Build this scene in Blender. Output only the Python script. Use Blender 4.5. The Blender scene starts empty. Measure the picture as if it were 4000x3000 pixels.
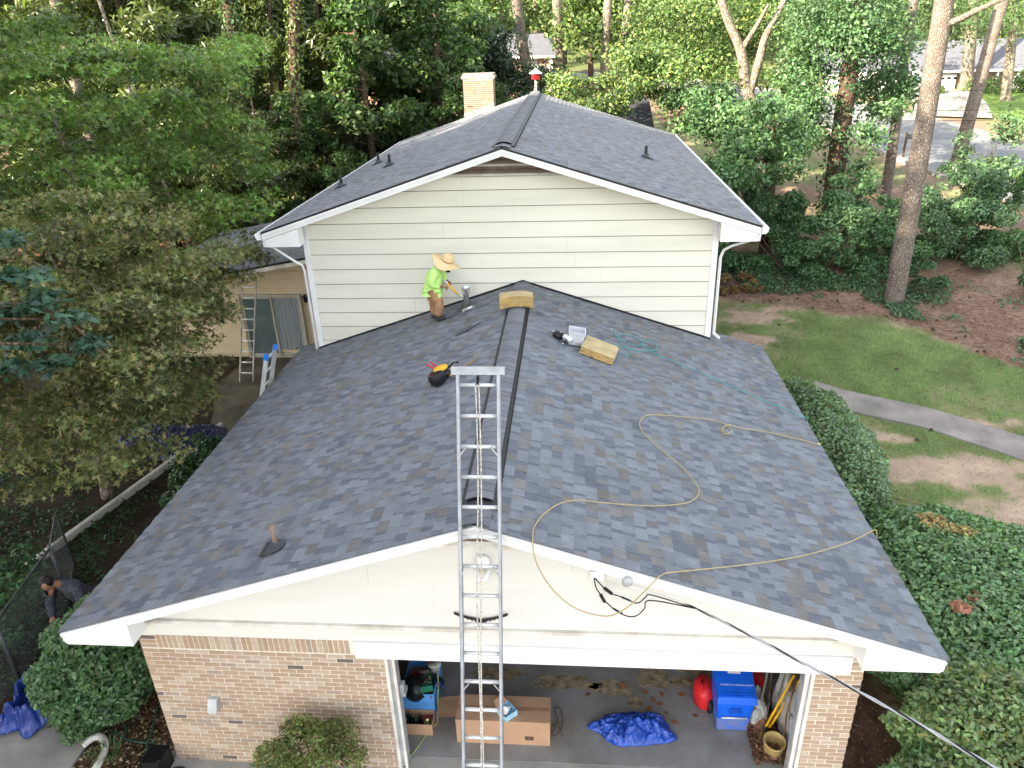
import bpy, math, random
import numpy as np
from mathutils import Vector, Matrix
# ------------------------------------------------------------------ camera, sky, sun, exposure
CAM = np.array([0.973, -6.077, 8.729]); YAW, PIT, ROL, FPX = 5.095, -25.34, -2.003, 2888.7
def _basis(y, p, r):
    y, p, r = np.radians([y, p, r])
    f = np.array([-np.sin(y)*np.cos(p), np.cos(y)*np.cos(p), np.sin(p)])
    rt = np.array([np.cos(y), np.sin(y), 0.0]); up = np.cross(rt, f)
    return f, rt*np.cos(r)+up*np.sin(r), -rt*np.sin(r)+up*np.cos(r)
CF, CR, CU = _basis(YAW, PIT, ROL)
scene = bpy.context.scene
col = scene.collection
cd = bpy.data.cameras.new('camera'); cam = bpy.data.objects.new('camera', cd); col.objects.link(cam)
cd.sensor_width = 36.0; cd.lens = FPX/4000*36; cd.clip_end = 1500; cd.clip_start = 0.05
cam.matrix_world = Matrix(((CR[0], CU[0], -CF[0], CAM[0]), (CR[1], CU[1], -CF[1], CAM[1]), (CR[2], CU[2], -CF[2], CAM[2]), (0, 0, 0, 1)))
scene.camera = cam
SUN_EL, SUN_AZ = math.radians(25), math.atan2(-0.62, -0.78)      # direction towards the sun (x, y): low, from front left
world = bpy.data.worlds.new('World'); scene.world = world; world.use_nodes = True
wn = world.node_tree; wn.nodes.clear()
wo = wn.nodes.new('ShaderNodeOutputWorld'); bg = wn.nodes.new('ShaderNodeBackground'); sky = wn.nodes.new('ShaderNodeTexSky'); hs = wn.nodes.new('ShaderNodeHueSaturation')
sky.sky_type = 'NISHITA'; sky.sun_disc = False; sky.sun_elevation = SUN_EL; sky.sun_rotation = math.pi/2-SUN_AZ
sky.air_density = 1.0; sky.dust_density = 1.2; sky.ozone_density = 0.6
hs.inputs['Saturation'].default_value = 0.30
bg.inputs['Strength'].default_value = 0.15
wn.links.new(sky.outputs[0], hs.inputs['Color']); wn.links.new(hs.outputs[0], bg.inputs[0]); wn.links.new(bg.outputs[0], wo.inputs[0])
sd = bpy.data.lights.new('sun', 'SUN'); sun = bpy.data.objects.new('sun', sd); col.objects.link(sun)
sd.energy = 5.0; sd.angle = math.radians(0.53); sd.color = (1.0, 0.86, 0.66)
sdir = Vector((math.cos(SUN_AZ)*math.cos(SUN_EL), math.sin(SUN_AZ)*math.cos(SUN_EL), math.sin(SUN_EL)))
sun.rotation_euler = sdir.to_track_quat('Z', 'Y').to_euler(); sun.location = (-30, -20, 40)
vs = scene.view_settings; vs.view_transform = 'Standard'; vs.look = 'None'; vs.gamma = 1.0; vs.use_curve_mapping = False
vs.exposure = 2.36
scene.cycles.max_bounces = 6; scene.cycles.transparent_max_bounces = 6
rng = np.random.default_rng(7); random.seed(5)
# ------------------------------------------------------------------ photo pixel (on a 2212 px wide view) -> direction
KP = 4000/2212.0
def ray(u, v): return CF+CR*(u*KP-2000)/FPX-CU*(v*KP-1500)/FPX
def onplane(u, v, n, p0):
    d = ray(u, v); n = np.array(n, float); return CAM+d*(((np.array(p0)-CAM)@n)/(d@n))
def atY(u, v, y): return onplane(u, v, (0, 1, 0), (0, y, 0))
def atX(u, v, x): return onplane(u, v, (1, 0, 0), (x, 0, 0))
def atZ(u, v, z): return onplane(u, v, (0, 0, 1), (0, 0, z))
def atD(u, v, d): return CAM+ray(u, v)*d
def topx(p):
    d = np.atleast_2d(p)-CAM; z = d@CF
    return np.stack([(2000+FPX*(d@CR)/z)/KP, (1500-FPX*(d@CU)/z)/KP], -1)
def tz(x, y):                      # the lot: level round the house, rising towards the back and the street
    x = np.asarray(x, float); y = np.asarray(y, float)
    k = np.clip((x+4.0)/9.0, 0, 1); y0 = 19-11*k*k*(3-2*k)
    t = y-y0
    return 0.06*(t+np.sqrt(t*t+16))/2-0.06*(np.sqrt((y0+3)**2+16)-(y0+3))/2
def onG(u, v):
    d = ray(u, v); ts = np.linspace(2, 220, 9000); P = CAM+d*ts[:, None]
    i = np.argmax(P[:, 2] < tz(P[:, 0], P[:, 1])); return P[i]
GW, GZR, GZE, GL, GL2 = 4.938, 4.277, 2.651, 8.045, 8.60          # garage roof half width, ridge z, eave z, house wall y, back y
GS = (GZR-GZE)/GW
def onroof(u, v):
    a = onplane(u, v, (GS, 0, 1), (0, 0, GZR))
    return a if a[0] >= 0 else onplane(u, v, (-GS, 0, 1), (0, 0, GZR))
def roofz(x): return GZR-GS*abs(x)
# ------------------------------------------------------------------ mesh and object helpers
class MB:
    def __init__(s): s.v = []; s.f = []; s.c = []
    def add(s, vs, fs, c=None, M=None):
        o = len(s.v)
        for p in vs:
            if M is not None: p = M @ Vector(p)
            s.v.append((float(p[0]), float(p[1]), float(p[2])))
        for f in fs: s.f.append(tuple(o+i for i in f)); s.c.append(c)
        return s
    def hexa(s, b, t, c=None, M=None):           # 4 bottom points ccw, 4 top points
        return s.add(list(b)+list(t), [(3, 2, 1, 0), (4, 5, 6, 7), (0, 1, 5, 4), (1, 2, 6, 5), (2, 3, 7, 6), (3, 0, 4, 7)], c, M)
    def box(s, x0, x1, y0, y1, z0, z1, c=None, M=None):
        return s.hexa([(x0, y0, z0), (x1, y0, z0), (x1, y1, z0), (x0, y1, z0)], [(x0, y0, z1), (x1, y0, z1), (x1, y1, z1), (x0, y1, z1)], c, M)
    def prism(s, poly, d, c=None, M=None):       # poly: 3D points, d: extrusion vector
        n = len(poly); p = [Vector(a) for a in poly]; d = Vector(d)
        return s.add(p+[a+d for a in p], [tuple(range(n))[::-1], tuple(range(n, 2*n))]+[(i, (i+1) % n, n+(i+1) % n, n+i) for i in range(n)], c, M)
    def tube(s, pts, r, n=8, c=None, M=None, cap=True, squash=1.0):
        P = [Vector(p) for p in pts]; m = len(P)
        R = [r]*m if np.isscalar(r) else list(r)
        T = [(P[min(i+1, m-1)]-P[max(i-1, 0)]).normalized() for i in range(m)]
        a = Vector((0, 0, 1)) if abs(T[0].z) < 0.9 else Vector((1, 0, 0))
        nrm = T[0].cross(a).normalized(); vs = []
        for i in range(m):
            nrm = (nrm-T[i]*nrm.dot(T[i])).normalized(); b = T[i].cross(nrm)
            for k in range(n):
                t = 2*math.pi*k/n; vs.append(P[i]+nrm*(R[i]*math.cos(t))+b*(R[i]*squash*math.sin(t)))
        fs = [(i*n+k, i*n+(k+1) % n, (i+1)*n+(k+1) % n, (i+1)*n+k) for i in range(m-1) for k in range(n)]
        if cap: fs += [tuple(range(n))[::-1], tuple(range((m-1)*n, m*n))]
        return s.add(vs, fs, c, M)
    def lathe(s, prof, n=16, c=None, M=None, cap=True):
        vs = [(r*math.cos(2*math.pi*k/n), r*math.sin(2*math.pi*k/n), z) for r, z in prof for k in range(n)]; m = len(prof)
        fs = [(i*n+k, i*n+(k+1) % n, (i+1)*n+(k+1) % n, (i+1)*n+k) for i in range(m-1) for k in range(n)]
        if cap: fs += [tuple(range(n))[::-1], tuple(range((m-1)*n, m*n))]
        return s.add(vs, fs, c, M)
    def mesh(s, name, mat, smooth=False):
        me = bpy.data.meshes.new(name); me.from_pydata(s.v, [], s.f)
        if any(c is not None for c in s.c):
            at = me.color_attributes.new('Col', 'FLOAT_COLOR', 'CORNER'); buf = []
            for f, c in zip(s.f, s.c):
                c = (1, 1, 1) if c is None else c; buf += [c[0], c[1], c[2], 1.0]*len(f)
            at.data.foreach_set('color', buf)
        if mat: me.materials.append(mat)
        if smooth: me.polygons.foreach_set('use_smooth', [True]*len(me.polygons))
        me.update(); return me
    def build(s, name, mat, parent=None, smooth=False, bevel=0, **tags):
        return link(name, s.mesh(name, mat, smooth), parent, bevel, **tags)
ORIG = {}
def link(name, me, parent=None, bevel=0, **tags):
    o = bpy.data.objects.new(name, me); col.objects.link(o)
    if parent is not None: attach(o, parent)
    if bevel:
        b = o.modifiers.new('bevel', 'BEVEL'); b.width = bevel; b.segments = 2; b.limit_method = 'ANGLE'
    for k, v in tags.items(): o[k] = v
    return o
def attach(o, parent):
    o.parent = parent; o.matrix_parent_inverse = Matrix.Translation(-Vector(ORIG.get(parent.name, (0, 0, 0))))
def thing(name, label, cat, loc=(0, 0, 0), group=None):
    o = bpy.data.objects.new(name, None); col.objects.link(o); o.location = loc; ORIG[o.name] = tuple(loc); o.empty_display_size = 0.2
    o['label'] = label; o['category'] = cat
    if group: o['group'] = group
    return o
def tag(o, label, cat, group=None):
    o['label'] = label; o['category'] = cat
    if group: o['group'] = group
    return o
def struct(o): o['kind'] = 'structure'; return o
def stuff(o): o['kind'] = 'stuff'; return o
def dup(root, dloc, rotz, scale=1.0, label=None):
    r = root.copy(); col.objects.link(r); r.location = dloc; r.rotation_euler = (0, 0, rotz); r.scale = (scale,)*3
    if label: r['label'] = label
    for ch in list(root.children):
        c = ch.copy(); col.objects.link(c); c.parent = r; c.matrix_parent_inverse = ch.matrix_parent_inverse.copy()
    return r
def np_mesh(name, V, loops, counts, mat, colors=None, smooth=False):
    me = bpy.data.meshes.new(name); nv, nf = len(V), len(counts)
    me.vertices.add(nv); me.vertices.foreach_set('co', np.ascontiguousarray(V, np.float32).ravel())
    me.loops.add(len(loops)); me.loops.foreach_set('vertex_index', np.ascontiguousarray(loops, np.int32))
    me.polygons.add(nf); st = np.zeros(nf, np.int32); st[1:] = np.cumsum(counts)[:-1]
    me.polygons.foreach_set('loop_start', st); me.polygons.foreach_set('loop_total', np.ascontiguousarray(counts, np.int32))
    me.update(calc_edges=True)
    if colors is not None:
        at = me.color_attributes.new('Col', 'FLOAT_COLOR', 'POINT'); c4 = np.ones((nv, 4), np.float32); c4[:, :3] = colors; at.data.foreach_set('color', c4.ravel())
    if smooth: me.polygons.foreach_set('use_smooth', np.ones(nf, bool))
    if mat: me.materials.append(mat)
    return me
def hashn(ix, iy, sd=0):
    h = (ix.astype(np.int64)*374761393+iy.astype(np.int64)*668265263+sd*1442695041) & 0x7fffffff
    h = ((h ^ (h >> 13))*1274126177) & 0x7fffffff
    return ((h ^ (h >> 16)) & 0xffff)/65535.0
def vnoise(x, y, sd=0):
    x = np.asarray(x, float); y = np.asarray(y, float)
    ix = np.floor(x); iy = np.floor(y); fx = x-ix; fy = y-iy; fx = fx*fx*(3-2*fx); fy = fy*fy*(3-2*fy); ix = ix.astype(np.int64); iy = iy.astype(np.int64)
    a = hashn(ix, iy, sd); b = hashn(ix+1, iy, sd); c = hashn(ix, iy+1, sd); d = hashn(ix+1, iy+1, sd)
    return (a*(1-fx)+b*fx)*(1-fy)+(c*(1-fx)+d*fx)*fy
def fbm(x, y, sd=0, oc=4): return sum(vnoise(x*2**k, y*2**k, sd+k)*0.5**k for k in range(oc))/(2-0.5**(oc-1))
# ------------------------------------------------------------------ materials
def mat(name, c=(0.5, 0.5, 0.5), rough=0.7, var=0.12, scale=6.0, bump=0.0, bscale=60.0, metal=0.0, spec=0.3, attr=False, stretch=(1, 1, 1), c2=None, trans=0.0, coat=0.0, fine=0.0):
    m = bpy.data.materials.new(name); m.use_nodes = True; nt = m.node_tree; N = nt.nodes; L = nt.links; p = N['Principled BSDF']
    p.inputs['Roughness'].default_value = rough; p.inputs['Metallic'].default_value = metal; p.inputs['Specular IOR Level'].default_value = spec
    if coat: p.inputs['Coat Weight'].default_value = coat
    if trans: p.inputs['Transmission Weight'].default_value = trans
    tc = N.new('ShaderNodeTexCoord'); mp = N.new('ShaderNodeMapping'); mp.inputs['Scale'].default_value = stretch
    L.new(tc.outputs['Object'], mp.inputs['Vector'])
    nz = N.new('ShaderNodeTexNoise'); nz.inputs['Scale'].default_value = scale; nz.inputs['Detail'].default_value = 5; nz.inputs['Roughness'].default_value = 0.62
    L.new(mp.outputs[0], nz.inputs['Vector'])
    mx = N.new('ShaderNodeMix'); mx.data_type = 'RGBA'
    c2 = c2 or tuple(max(0, k*(1-2.4*var)) for k in c); c1 = c if c2 is None else tuple(min(1, k*(1+var)) for k in c)
    mr = N.new('ShaderNodeMapRange'); mr.inputs['From Min'].default_value = 0.3; mr.inputs['From Max'].default_value = 0.7
    L.new(nz.outputs['Fac'], mr.inputs['Value']); L.new(mr.outputs[0], mx.inputs['Factor'])
    mx.inputs[6].default_value = (*c2, 1); mx.inputs[7].default_value = (*c1, 1)
    out = mx.outputs[2]
    if attr:
        at = N.new('ShaderNodeAttribute'); at.attribute_name = 'Col'; mu = N.new('ShaderNodeMix'); mu.data_type = 'RGBA'; mu.blend_type = 'MULTIPLY'; mu.inputs['Factor'].default_value = 1
        L.new(at.outputs['Color'], mu.inputs[6]); L.new(out, mu.inputs[7]); out = mu.outputs[2]
    if fine:
        n3 = N.new('ShaderNodeTexNoise'); n3.inputs['Scale'].default_value = 170; n3.inputs['Detail'].default_value = 3; L.new(tc.outputs['Object'], n3.inputs['Vector'])
        m3 = N.new('ShaderNodeMapRange'); m3.inputs['From Min'].default_value = 0.25; m3.inputs['From Max'].default_value = 0.75; m3.inputs['To Min'].default_value = 1-fine; m3.inputs['To Max'].default_value = 1+fine
        L.new(n3.outputs['Fac'], m3.inputs['Value'])
        mv = N.new('ShaderNodeVectorMath'); mv.operation = 'SCALE'; L.new(out, mv.inputs[0]); L.new(m3.outputs[0], mv.inputs['Scale']); out = mv.outputs[0]
    L.new(out, p.inputs['Base Color'])
    if bump:
        n2 = N.new('ShaderNodeTexNoise'); n2.inputs['Scale'].default_value = bscale; n2.inputs['Detail'].default_value = 4; L.new(mp.outputs[0], n2.inputs['Vector'])
        bp = N.new('ShaderNodeBump'); bp.inputs['Strength'].default_value = bump; bp.inputs['Distance'].default_value = 0.02; L.new(n2.outputs['Fac'], bp.inputs['Height']); L.new(bp.outputs[0], p.inputs['Normal'])
    return m
def leafmat(name, rough=0.5, tr=0.3, spec=0.35, tint=(1.25, 1.3, 0.55)):
    m = bpy.data.materials.new(name); m.use_nodes = True; nt = m.node_tree; N = nt.nodes; L = nt.links; p = N['Principled BSDF']; o = N['Material Output']
    p.inputs['Roughness'].default_value = rough; p.inputs['Specular IOR Level'].default_value = spec
    at = N.new('ShaderNodeAttribute'); at.attribute_name = 'Col'; L.new(at.outputs['Color'], p.inputs['Base Color'])
    t = N.new('ShaderNodeBsdfTranslucent'); mu = N.new('ShaderNodeMix'); mu.data_type = 'RGBA'; mu.blend_type = 'MULTIPLY'; mu.inputs['Factor'].default_value = 1; mu.inputs[7].default_value = (*[min(1.6, k) for k in tint], 1)
    L.new(at.outputs['Color'], mu.inputs[6]); L.new(mu.outputs[2], t.inputs['Color'])
    ms = N.new('ShaderNodeMixShader'); ms.inputs[0].default_value = tr; L.new(p.outputs[0], ms.inputs[1]); L.new(t.outputs[0], ms.inputs[2]); L.new(ms.outputs[0], o.inputs['Surface'])
    return m
def barkmat(name, c1, c2, sc=14, bump=1.0):
    m = bpy.data.materials.new(name); m.use_nodes = True; nt = m.node_tree; N = nt.nodes; L = nt.links; p = N['Principled BSDF']; p.inputs['Roughness'].default_value = 0.9; p.inputs['Specular IOR Level'].default_value = 0.1
    tc = N.new('ShaderNodeTexCoord'); mp = N.new('ShaderNodeMapping'); mp.inputs['Scale'].default_value = (1, 1, 0.5); L.new(tc.outputs['Object'], mp.inputs['Vector'])
    nz = N.new('ShaderNodeTexNoise'); nz.inputs['Scale'].default_value = 5; nz.inputs['Detail'].default_value = 4; L.new(mp.outputs[0], nz.inputs['Vector'])
    ad = N.new('ShaderNodeVectorMath'); ad.operation = 'MULTIPLY_ADD'; ad.inputs[1].default_value = (0.12,)*3; L.new(nz.outputs['Color'], ad.inputs[0]); L.new(mp.outputs[0], ad.inputs[2])
    vo = N.new('ShaderNodeTexVoronoi'); vo.feature = 'DISTANCE_TO_EDGE'; vo.inputs['Scale'].default_value = sc; L.new(ad.outputs[0], vo.inputs['Vector'])
    cr = N.new('ShaderNodeValToRGB'); cr.color_ramp.elements[0].position = 0.02; cr.color_ramp.elements[0].color = (*c2, 1); cr.color_ramp.elements[1].position = 0.30; cr.color_ramp.elements[1].color = (*c1, 1)
    L.new(vo.outputs['Distance'], cr.inputs[0])
    n2 = N.new('ShaderNodeTexNoise'); n2.inputs['Scale'].default_value = 3; L.new(tc.outputs['Object'], n2.inputs['Vector'])
    m3 = N.new('ShaderNodeMapRange'); m3.inputs['To Min'].default_value = 0.55; m3.inputs['To Max'].default_value = 1.4; L.new(n2.outputs['Fac'], m3.inputs['Value'])
    mv = N.new('ShaderNodeVectorMath'); mv.operation = 'SCALE'; L.new(cr.outputs[0], mv.inputs[0]); L.new(m3.outputs[0], mv.inputs['Scale']); L.new(mv.outputs[0], p.inputs['Base Color'])
    bp = N.new('ShaderNodeBump'); bp.inputs['Strength'].default_value = bump; bp.inputs['Distance'].default_value = 0.04; L.new(vo.outputs['Distance'], bp.inputs['Height']); L.new(bp.outputs[0], p.inputs['Normal'])
    return m
M_white = mat('white_paint', (0.79, 0.79, 0.785), 0.5, 0.045, 1.6)
M_whitedirty = mat('weathered_white_paint', (0.72, 0.70, 0.65), 0.6, 0.12, 3, c2=(0.5, 0.46, 0.4))
M_cream = mat('cream_siding_paint', (0.715, 0.695, 0.60), 0.6, 0.045, 0.9, bump=0.08, bscale=30, stretch=(0.4, 1, 3))
M_creamg = mat('pale_siding_paint', (0.68, 0.665, 0.62), 0.6, 0.04, 0.9, bump=0.08, bscale=30, stretch=(0.4, 1, 3))
M_tan = mat('tan_siding_paint', (0.55, 0.46, 0.31), 0.65, 0.06, 1.2)
M_shingle = mat('asphalt_shingle', (1, 1, 1), 0.92, 0.10, 5, bump=0.35, bscale=420, attr=True, fine=0.42, spec=0.2)
M_black = mat('black_plastic', (0.012, 0.012, 0.014), 0.5, 0.1)
M_darkedge = mat('dark_drip_edge', (0.02, 0.02, 0.022), 0.6, 0.1)
M_louver = mat('brown_louver_paint', (0.17, 0.125, 0.10), 0.75, 0.15, 5)
M_brick = mat('brick', (1, 1, 1), 0.9, 0.11, 14, bump=0.3, bscale=120, attr=True, fine=0.18, spec=0.15)
M_mortar = mat('mortar', (0.72, 0.67, 0.58), 0.95, 0.08, 12, bump=0.2)
M_alu = mat('aluminium', (0.72, 0.73, 0.75), 0.38, 0.08, 9, metal=0.45, stretch=(1, 1, 0.2))
M_alud = mat('dull_aluminium', (0.36, 0.38, 0.41), 0.5, 0.1, 7, metal=0.35)
M_steel = mat('steel', (0.5, 0.5, 0.52), 0.35, 0.1, 9, metal=0.9)
M_conc = mat('concrete', (0.30, 0.285, 0.255), 0.9, 0.16, 1.6, bump=0.2, bscale=50, fine=0.2)
M_concdark = mat('mossy_concrete', (0.15, 0.125, 0.085), 0.9, 0.25, 1.2, bump=0.2, bscale=50, fine=0.2)
M_glass = mat('dusty_glass', (0.05, 0.075, 0.08), 0.12, 0.35, 2.0, spec=0.6, c2=(0.12, 0.16, 0.16))
M_curtain = mat('grey_curtain', (0.36, 0.40, 0.42), 0.8, 0.1, 3, stretch=(14, 1, 0.3))
M_frame = mat('aluminium_door_frame', (0.42, 0.40, 0.34), 0.5, 0.1, metal=0.3)
M_foam = mat('yellow_foam', (1, 1, 1), 0.95, 0.12, 4, bump=0.5, bscale=45, c2=(0.62, 0.66, 0.72), attr=True)
M_card = mat('cardboard', (0.44, 0.27, 0.165), 0.85, 0.05, 4)
M_cardin = mat('cardboard_inside', (0.33, 0.2, 0.115), 0.9, 0.05, 4)
M_tarp = mat('blue_tarp', (0.018, 0.075, 0.42), 0.34, 0.18, 6, bump=0.3, bscale=25, spec=0.5)
M_tarpd = mat('navy_tarp', (0.010, 0.016, 0.085), 0.3, 0.2, 6, bump=0.3, bscale=25, spec=0.5)
M_binblue = mat('blue_bin_plastic', (0.005, 0.11, 0.68), 0.42, 0.06, 9, spec=0.4)
M_bindirt = mat('scuffed_blue_plastic', (0.03, 0.12, 0.5), 0.6, 0.2, 12, c2=(0.16, 0.17, 0.26))
M_red = mat('red_plastic', (0.6, 0.02, 0.025), 0.4, 0.08)
M_yellow = mat('yellow_paint', (0.75, 0.42, 0.02), 0.5, 0.08)
M_rust = mat('rusty_brown_metal', (0.20, 0.10, 0.06), 0.7, 0.25, 12)
M_pvc = mat('brown_stained_pipe', (0.23, 0.17, 0.135), 0.6, 0.12, 8)
M_rubber = mat('rubber_boot', (0.045, 0.05, 0.06), 0.5, 0.1)
M_hosey = mat('yellow_hose', (0.40, 0.315, 0.15), 0.45, 0.1, 30)
M_hoset = mat('teal_hose', (0.05, 0.28, 0.27), 0.45, 0.1, 30)
M_hoseg = mat('green_garden_hose', (0.03, 0.10, 0.065), 0.45, 0.15, 20)
M_brass = mat('brass', (0.75, 0.55, 0.18), 0.22, 0.1, metal=1.0)
M_skin = mat('skin', (0.28, 0.14, 0.085), 0.6, 0.06)
M_hivis = mat('lime_shirt', (0.52, 0.80, 0.24), 0.85, 0.06, 9, bump=0.7, bscale=9)
M_redcloth = mat('red_undershirt', (0.55, 0.16, 0.13), 0.9, 0.1)
M_jointshade = mat('joint_shade', (0.16, 0.15, 0.125), 0.9, 0.1)  # dark joint backing, also paints the shade under each board lip
M_trouser = mat('brown_work_trousers', (0.40, 0.225, 0.12), 0.9, 0.16, 7, bump=0.8, bscale=10)
M_straw = mat('straw_hat', (0.72, 0.54, 0.30), 0.8, 0.08, 30, bump=0.4, bscale=90)
M_shoe = mat('dark_work_shoe', (0.035, 0.035, 0.04), 0.6, 0.2)
M_hair = mat('black_hair', (0.008, 0.007, 0.007), 0.6, 0.2, 40)
M_camo = mat('dark_patterned_shirt', (0.07, 0.075, 0.095), 0.9, 0.2, 22, c2=(0.012, 0.013, 0.018))
M_clear = mat('milky_plastic', (0.56, 0.57, 0.61), 0.3, 0.03, spec=0.4)
M_rope = mat('rope', (0.62, 0.60, 0.54), 0.9, 0.3, 60, c2=(0.16, 0.15, 0.14), stretch=(1, 1, 1))
M_pink = mat('pink_insulation', (0.72, 0.36, 0.42), 0.95, 0.2, 9, bump=1.0, bscale=30)
M_greybox = mat('grey_metal', (0.45, 0.46, 0.47), 0.5, 0.1, metal=0.2)
M_pine = barkmat('pine_bark', (0.25, 0.215, 0.185), (0.105, 0.082, 0.066), 19, 1.0)
M_bark = barkmat('brown_bark', (0.15, 0.105, 0.07), (0.035, 0.025, 0.018), 18, 0.9)
M_barkpale = barkmat('pale_bark', (0.30, 0.26, 0.205), (0.10, 0.08, 0.06), 12, 0.6)
M_twig = mat('twig', (0.16, 0.11, 0.075), 0.9, 0.2, 20)
M_leaf = leafmat('leaf')
M_leafg = leafmat('glossy_leaf', 0.30, 0.28, 0.5)
M_leafh = leafmat('hedge_leaf', 0.36, 0.28, 0.5)
M_leafd = leafmat('dry_leaf', 0.8, 0.2, 0.1, (1.2, 1.0, 0.8))
# ------------------------------------------------------------------ ground, road, paths
def smooth(a, b, x): t = np.clip((x-a)/(b-a), 0, 1); return t*t*(3-2*t)
LAWN = np.array([(4.9, 19.2), (6.1, 17.6), (8.3, 16.9), (11.0, 15.6), (12.2, 13.6), (13.2, 11.9), (16, 9.0), (22, 3.0)])
ROADC = [(45, -8), (31, 12), (24.5, 28), (22.8, 38), (22.4, 46), (19, 58), (8, 74), (-14, 92)]
def lawn_y(x): return np.interp(x, LAWN[:, 0], LAWN[:, 1])
def polydist(x, y, pts):
    d = np.full(np.shape(x), 1e9)
    for (ax, ay), (bx, by) in zip(pts[:-1], pts[1:]):
        t = np.clip(((x-ax)*(bx-ax)+(y-ay)*(by-ay))/((bx-ax)**2+(by-ay)**2), 0, 1); d = np.minimum(d, np.hypot(x-ax-t*(bx-ax), y-ay-t*(by-ay)))
    return d
DIRT = [(6.6, 16.2, 1.3, .7), (6.3, 14.6, .9, .6), (8.6, 7.9, 1.9, .7), (10.0, 6.3, 1.8, .9), (10.5, 9.9, .8, .35), (8.0, 9.3, .7, .4), (9.5, 5.2, 1.2, .7), (7.9, 16.9, .8, .3), (12.5, 7.3, 1.2, .5)]
def lawn_mask(x, y):
    n = fbm(x*0.9, y*0.9, 3); ly = lawn_y(x)+(fbm(x*1.3, y*1.3, 11)-0.5)*1.6
    m = smooth(0.35, -0.35, y-ly)*smooth(4.6, 5.2, x)*smooth(4.4, 5.2, y+np.maximum(0, x-9.0)*3)
    for cx, cy, rx, ry in DIRT:
        r = np.hypot((x-cx)/rx, (y-cy)/ry)+(fbm(x*2.2, y*2.2, 21)-0.5)*1.5; m = m*(1-0.93*smooth(1.15, 0.55, r))
    dry = smooth(0.52, 0.70, fbm(x*0.55+3, y*0.8, 31)); dry = np.maximum(dry, smooth(10.5, 7.5, y)*0.75)
    m = m*(1-0.55*dry*smooth(0.45, 0.62, fbm(x*2.6, y*2.6, 41)+0.06))
    return m
def gaxis(a, b, fine0, fine1, st, far):
    c = np.arange(fine0, fine1+1e-6, st); lo = [fine0]; s = st
    while lo[-1] > a: s *= 1.35; lo.append(lo[-1]-min(s, far))
    hi = [fine1]; s = st
    while hi[-1] < b: s *= 1.35; hi.append(hi[-1]+min(s, far))
    return np.concatenate([lo[:0:-1], c, hi[1:]])
gx = gaxis(-260, 260, -13, 18, 0.13, 12); gy = gaxis(-60, 420, -3, 24, 0.13, 12)
X, Y = np.meshgrid(gx, gy); Z = tz(X, Y)
inhouse = (np.abs(X) < 4.2) & (Y > 0.6) & (Y < 20)
lump = (fbm(X*1.1, Y*1.1, 5)-0.5)*0.07*(np.abs(X) > 4.6)*(np.hypot(X-9.2, Y-9.9) > 0)
Z = Z+lump-0.03
Z = Z-0.12*((X > -6.9-2) & (X < 5.2) & (Y < 15))*(np.abs(X) < 5)
lm = lawn_mask(X, Y)
n1 = fbm(X*0.8, Y*0.8, 51)[..., None]; n2 = fbm(X*3.1, Y*3.1, 61)[..., None]; n3 = fbm(X*9, Y*9, 71)[..., None]
straw = np.array([0.245, 0.160, 0.118])*(0.65+0.7*n3)*(0.8+0.4*n1)
dirt = np.array([0.44, 0.315, 0.235])*(0.75+0.5*n2); drytan = np.array([0.27, 0.225, 0.13])*(0.7+0.6*n3)
grass = np.array([0.150, 0.205, 0.080])*(0.7+0.6*n2)
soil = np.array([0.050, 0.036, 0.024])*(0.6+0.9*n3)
C = straw
isl = (smooth(0.2, -0.2, Y-lawn_y(X))*smooth(4.6, 5.2, X))[..., None]
dm = np.zeros_like(X)
for cx, cy, rx, ry in DIRT: dm = np.maximum(dm, smooth(1.2, 0.5, np.hypot((X-cx)/rx, (Y-cy)/ry)+(fbm(X*2.2, Y*2.2, 21)-0.5)*1.5))
C = C*(1-isl)+(drytan*(1-dm[..., None])+dirt*dm[..., None])*isl
C = C*(1-lm[..., None])+grass*lm[..., None]
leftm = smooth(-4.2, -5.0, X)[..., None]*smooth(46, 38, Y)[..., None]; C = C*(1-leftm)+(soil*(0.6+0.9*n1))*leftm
backm = (smooth(20.5, 23, Y)*smooth(4, -2, X)*smooth(40, 34, Y))[..., None]; C = C*(1-backm)+np.array([0.15, 0.085, 0.05])*(0.5+0.9*n2)*backm
mul = (smooth(5.6, 5.2, X)*smooth(4.0, 4.2, X)*smooth(3.2, 2.4, Y))[..., None]; C = C*(1-mul)+np.array([0.085, 0.05, 0.034])*(0.5+n3)*mul
rd = polydist(X, Y, ROADC)
wg = (smooth(.40, .62, fbm(X*.35+4, Y*.35, 77))*smooth(18.5, 22, Y)*smooth(3, 6, X)*smooth(4.2, 5.5, rd))[..., None]; C = C*(1-wg)+np.array([.16, .19, .085])*(.6+.8*n2)*wg
lv = (smooth(.5, .62, fbm(X*1.7, Y*1.7, 78))*smooth(3, 5, X)*smooth(14, 18, Y))[..., None]*.45; C = C*(1-lv)+np.array([.30, .215, .165])*(.6+.8*n3)*lv
farl = (smooth(7.5, 9, rd)*((X > 24) | (Y > 62)))[..., None]*smooth(0.35, 0.5, fbm(X*0.12, Y*0.12, 90)+0.1)[..., None]
C = C*(1-farl)+np.array([0.14, 0.22, 0.055])*(0.7+0.6*n1)*farl
farw = smooth(75, 90, Y)[..., None]; C = C*(1-farw)+np.array([0.12, 0.15, 0.05])*farw
ny, nx = X.shape; idx = np.arange(nx*ny).reshape(ny, nx)
Q = np.stack([idx[:-1, :-1], idx[:-1, 1:], idx[1:, 1:], idx[1:, :-1]], -1).reshape(-1, 4)
M_ground = mat('ground_soil', (1, 1, 1), 0.95, 0.1, 9, bump=0.5, bscale=30, attr=True, fine=0.35, spec=0.1)
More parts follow.
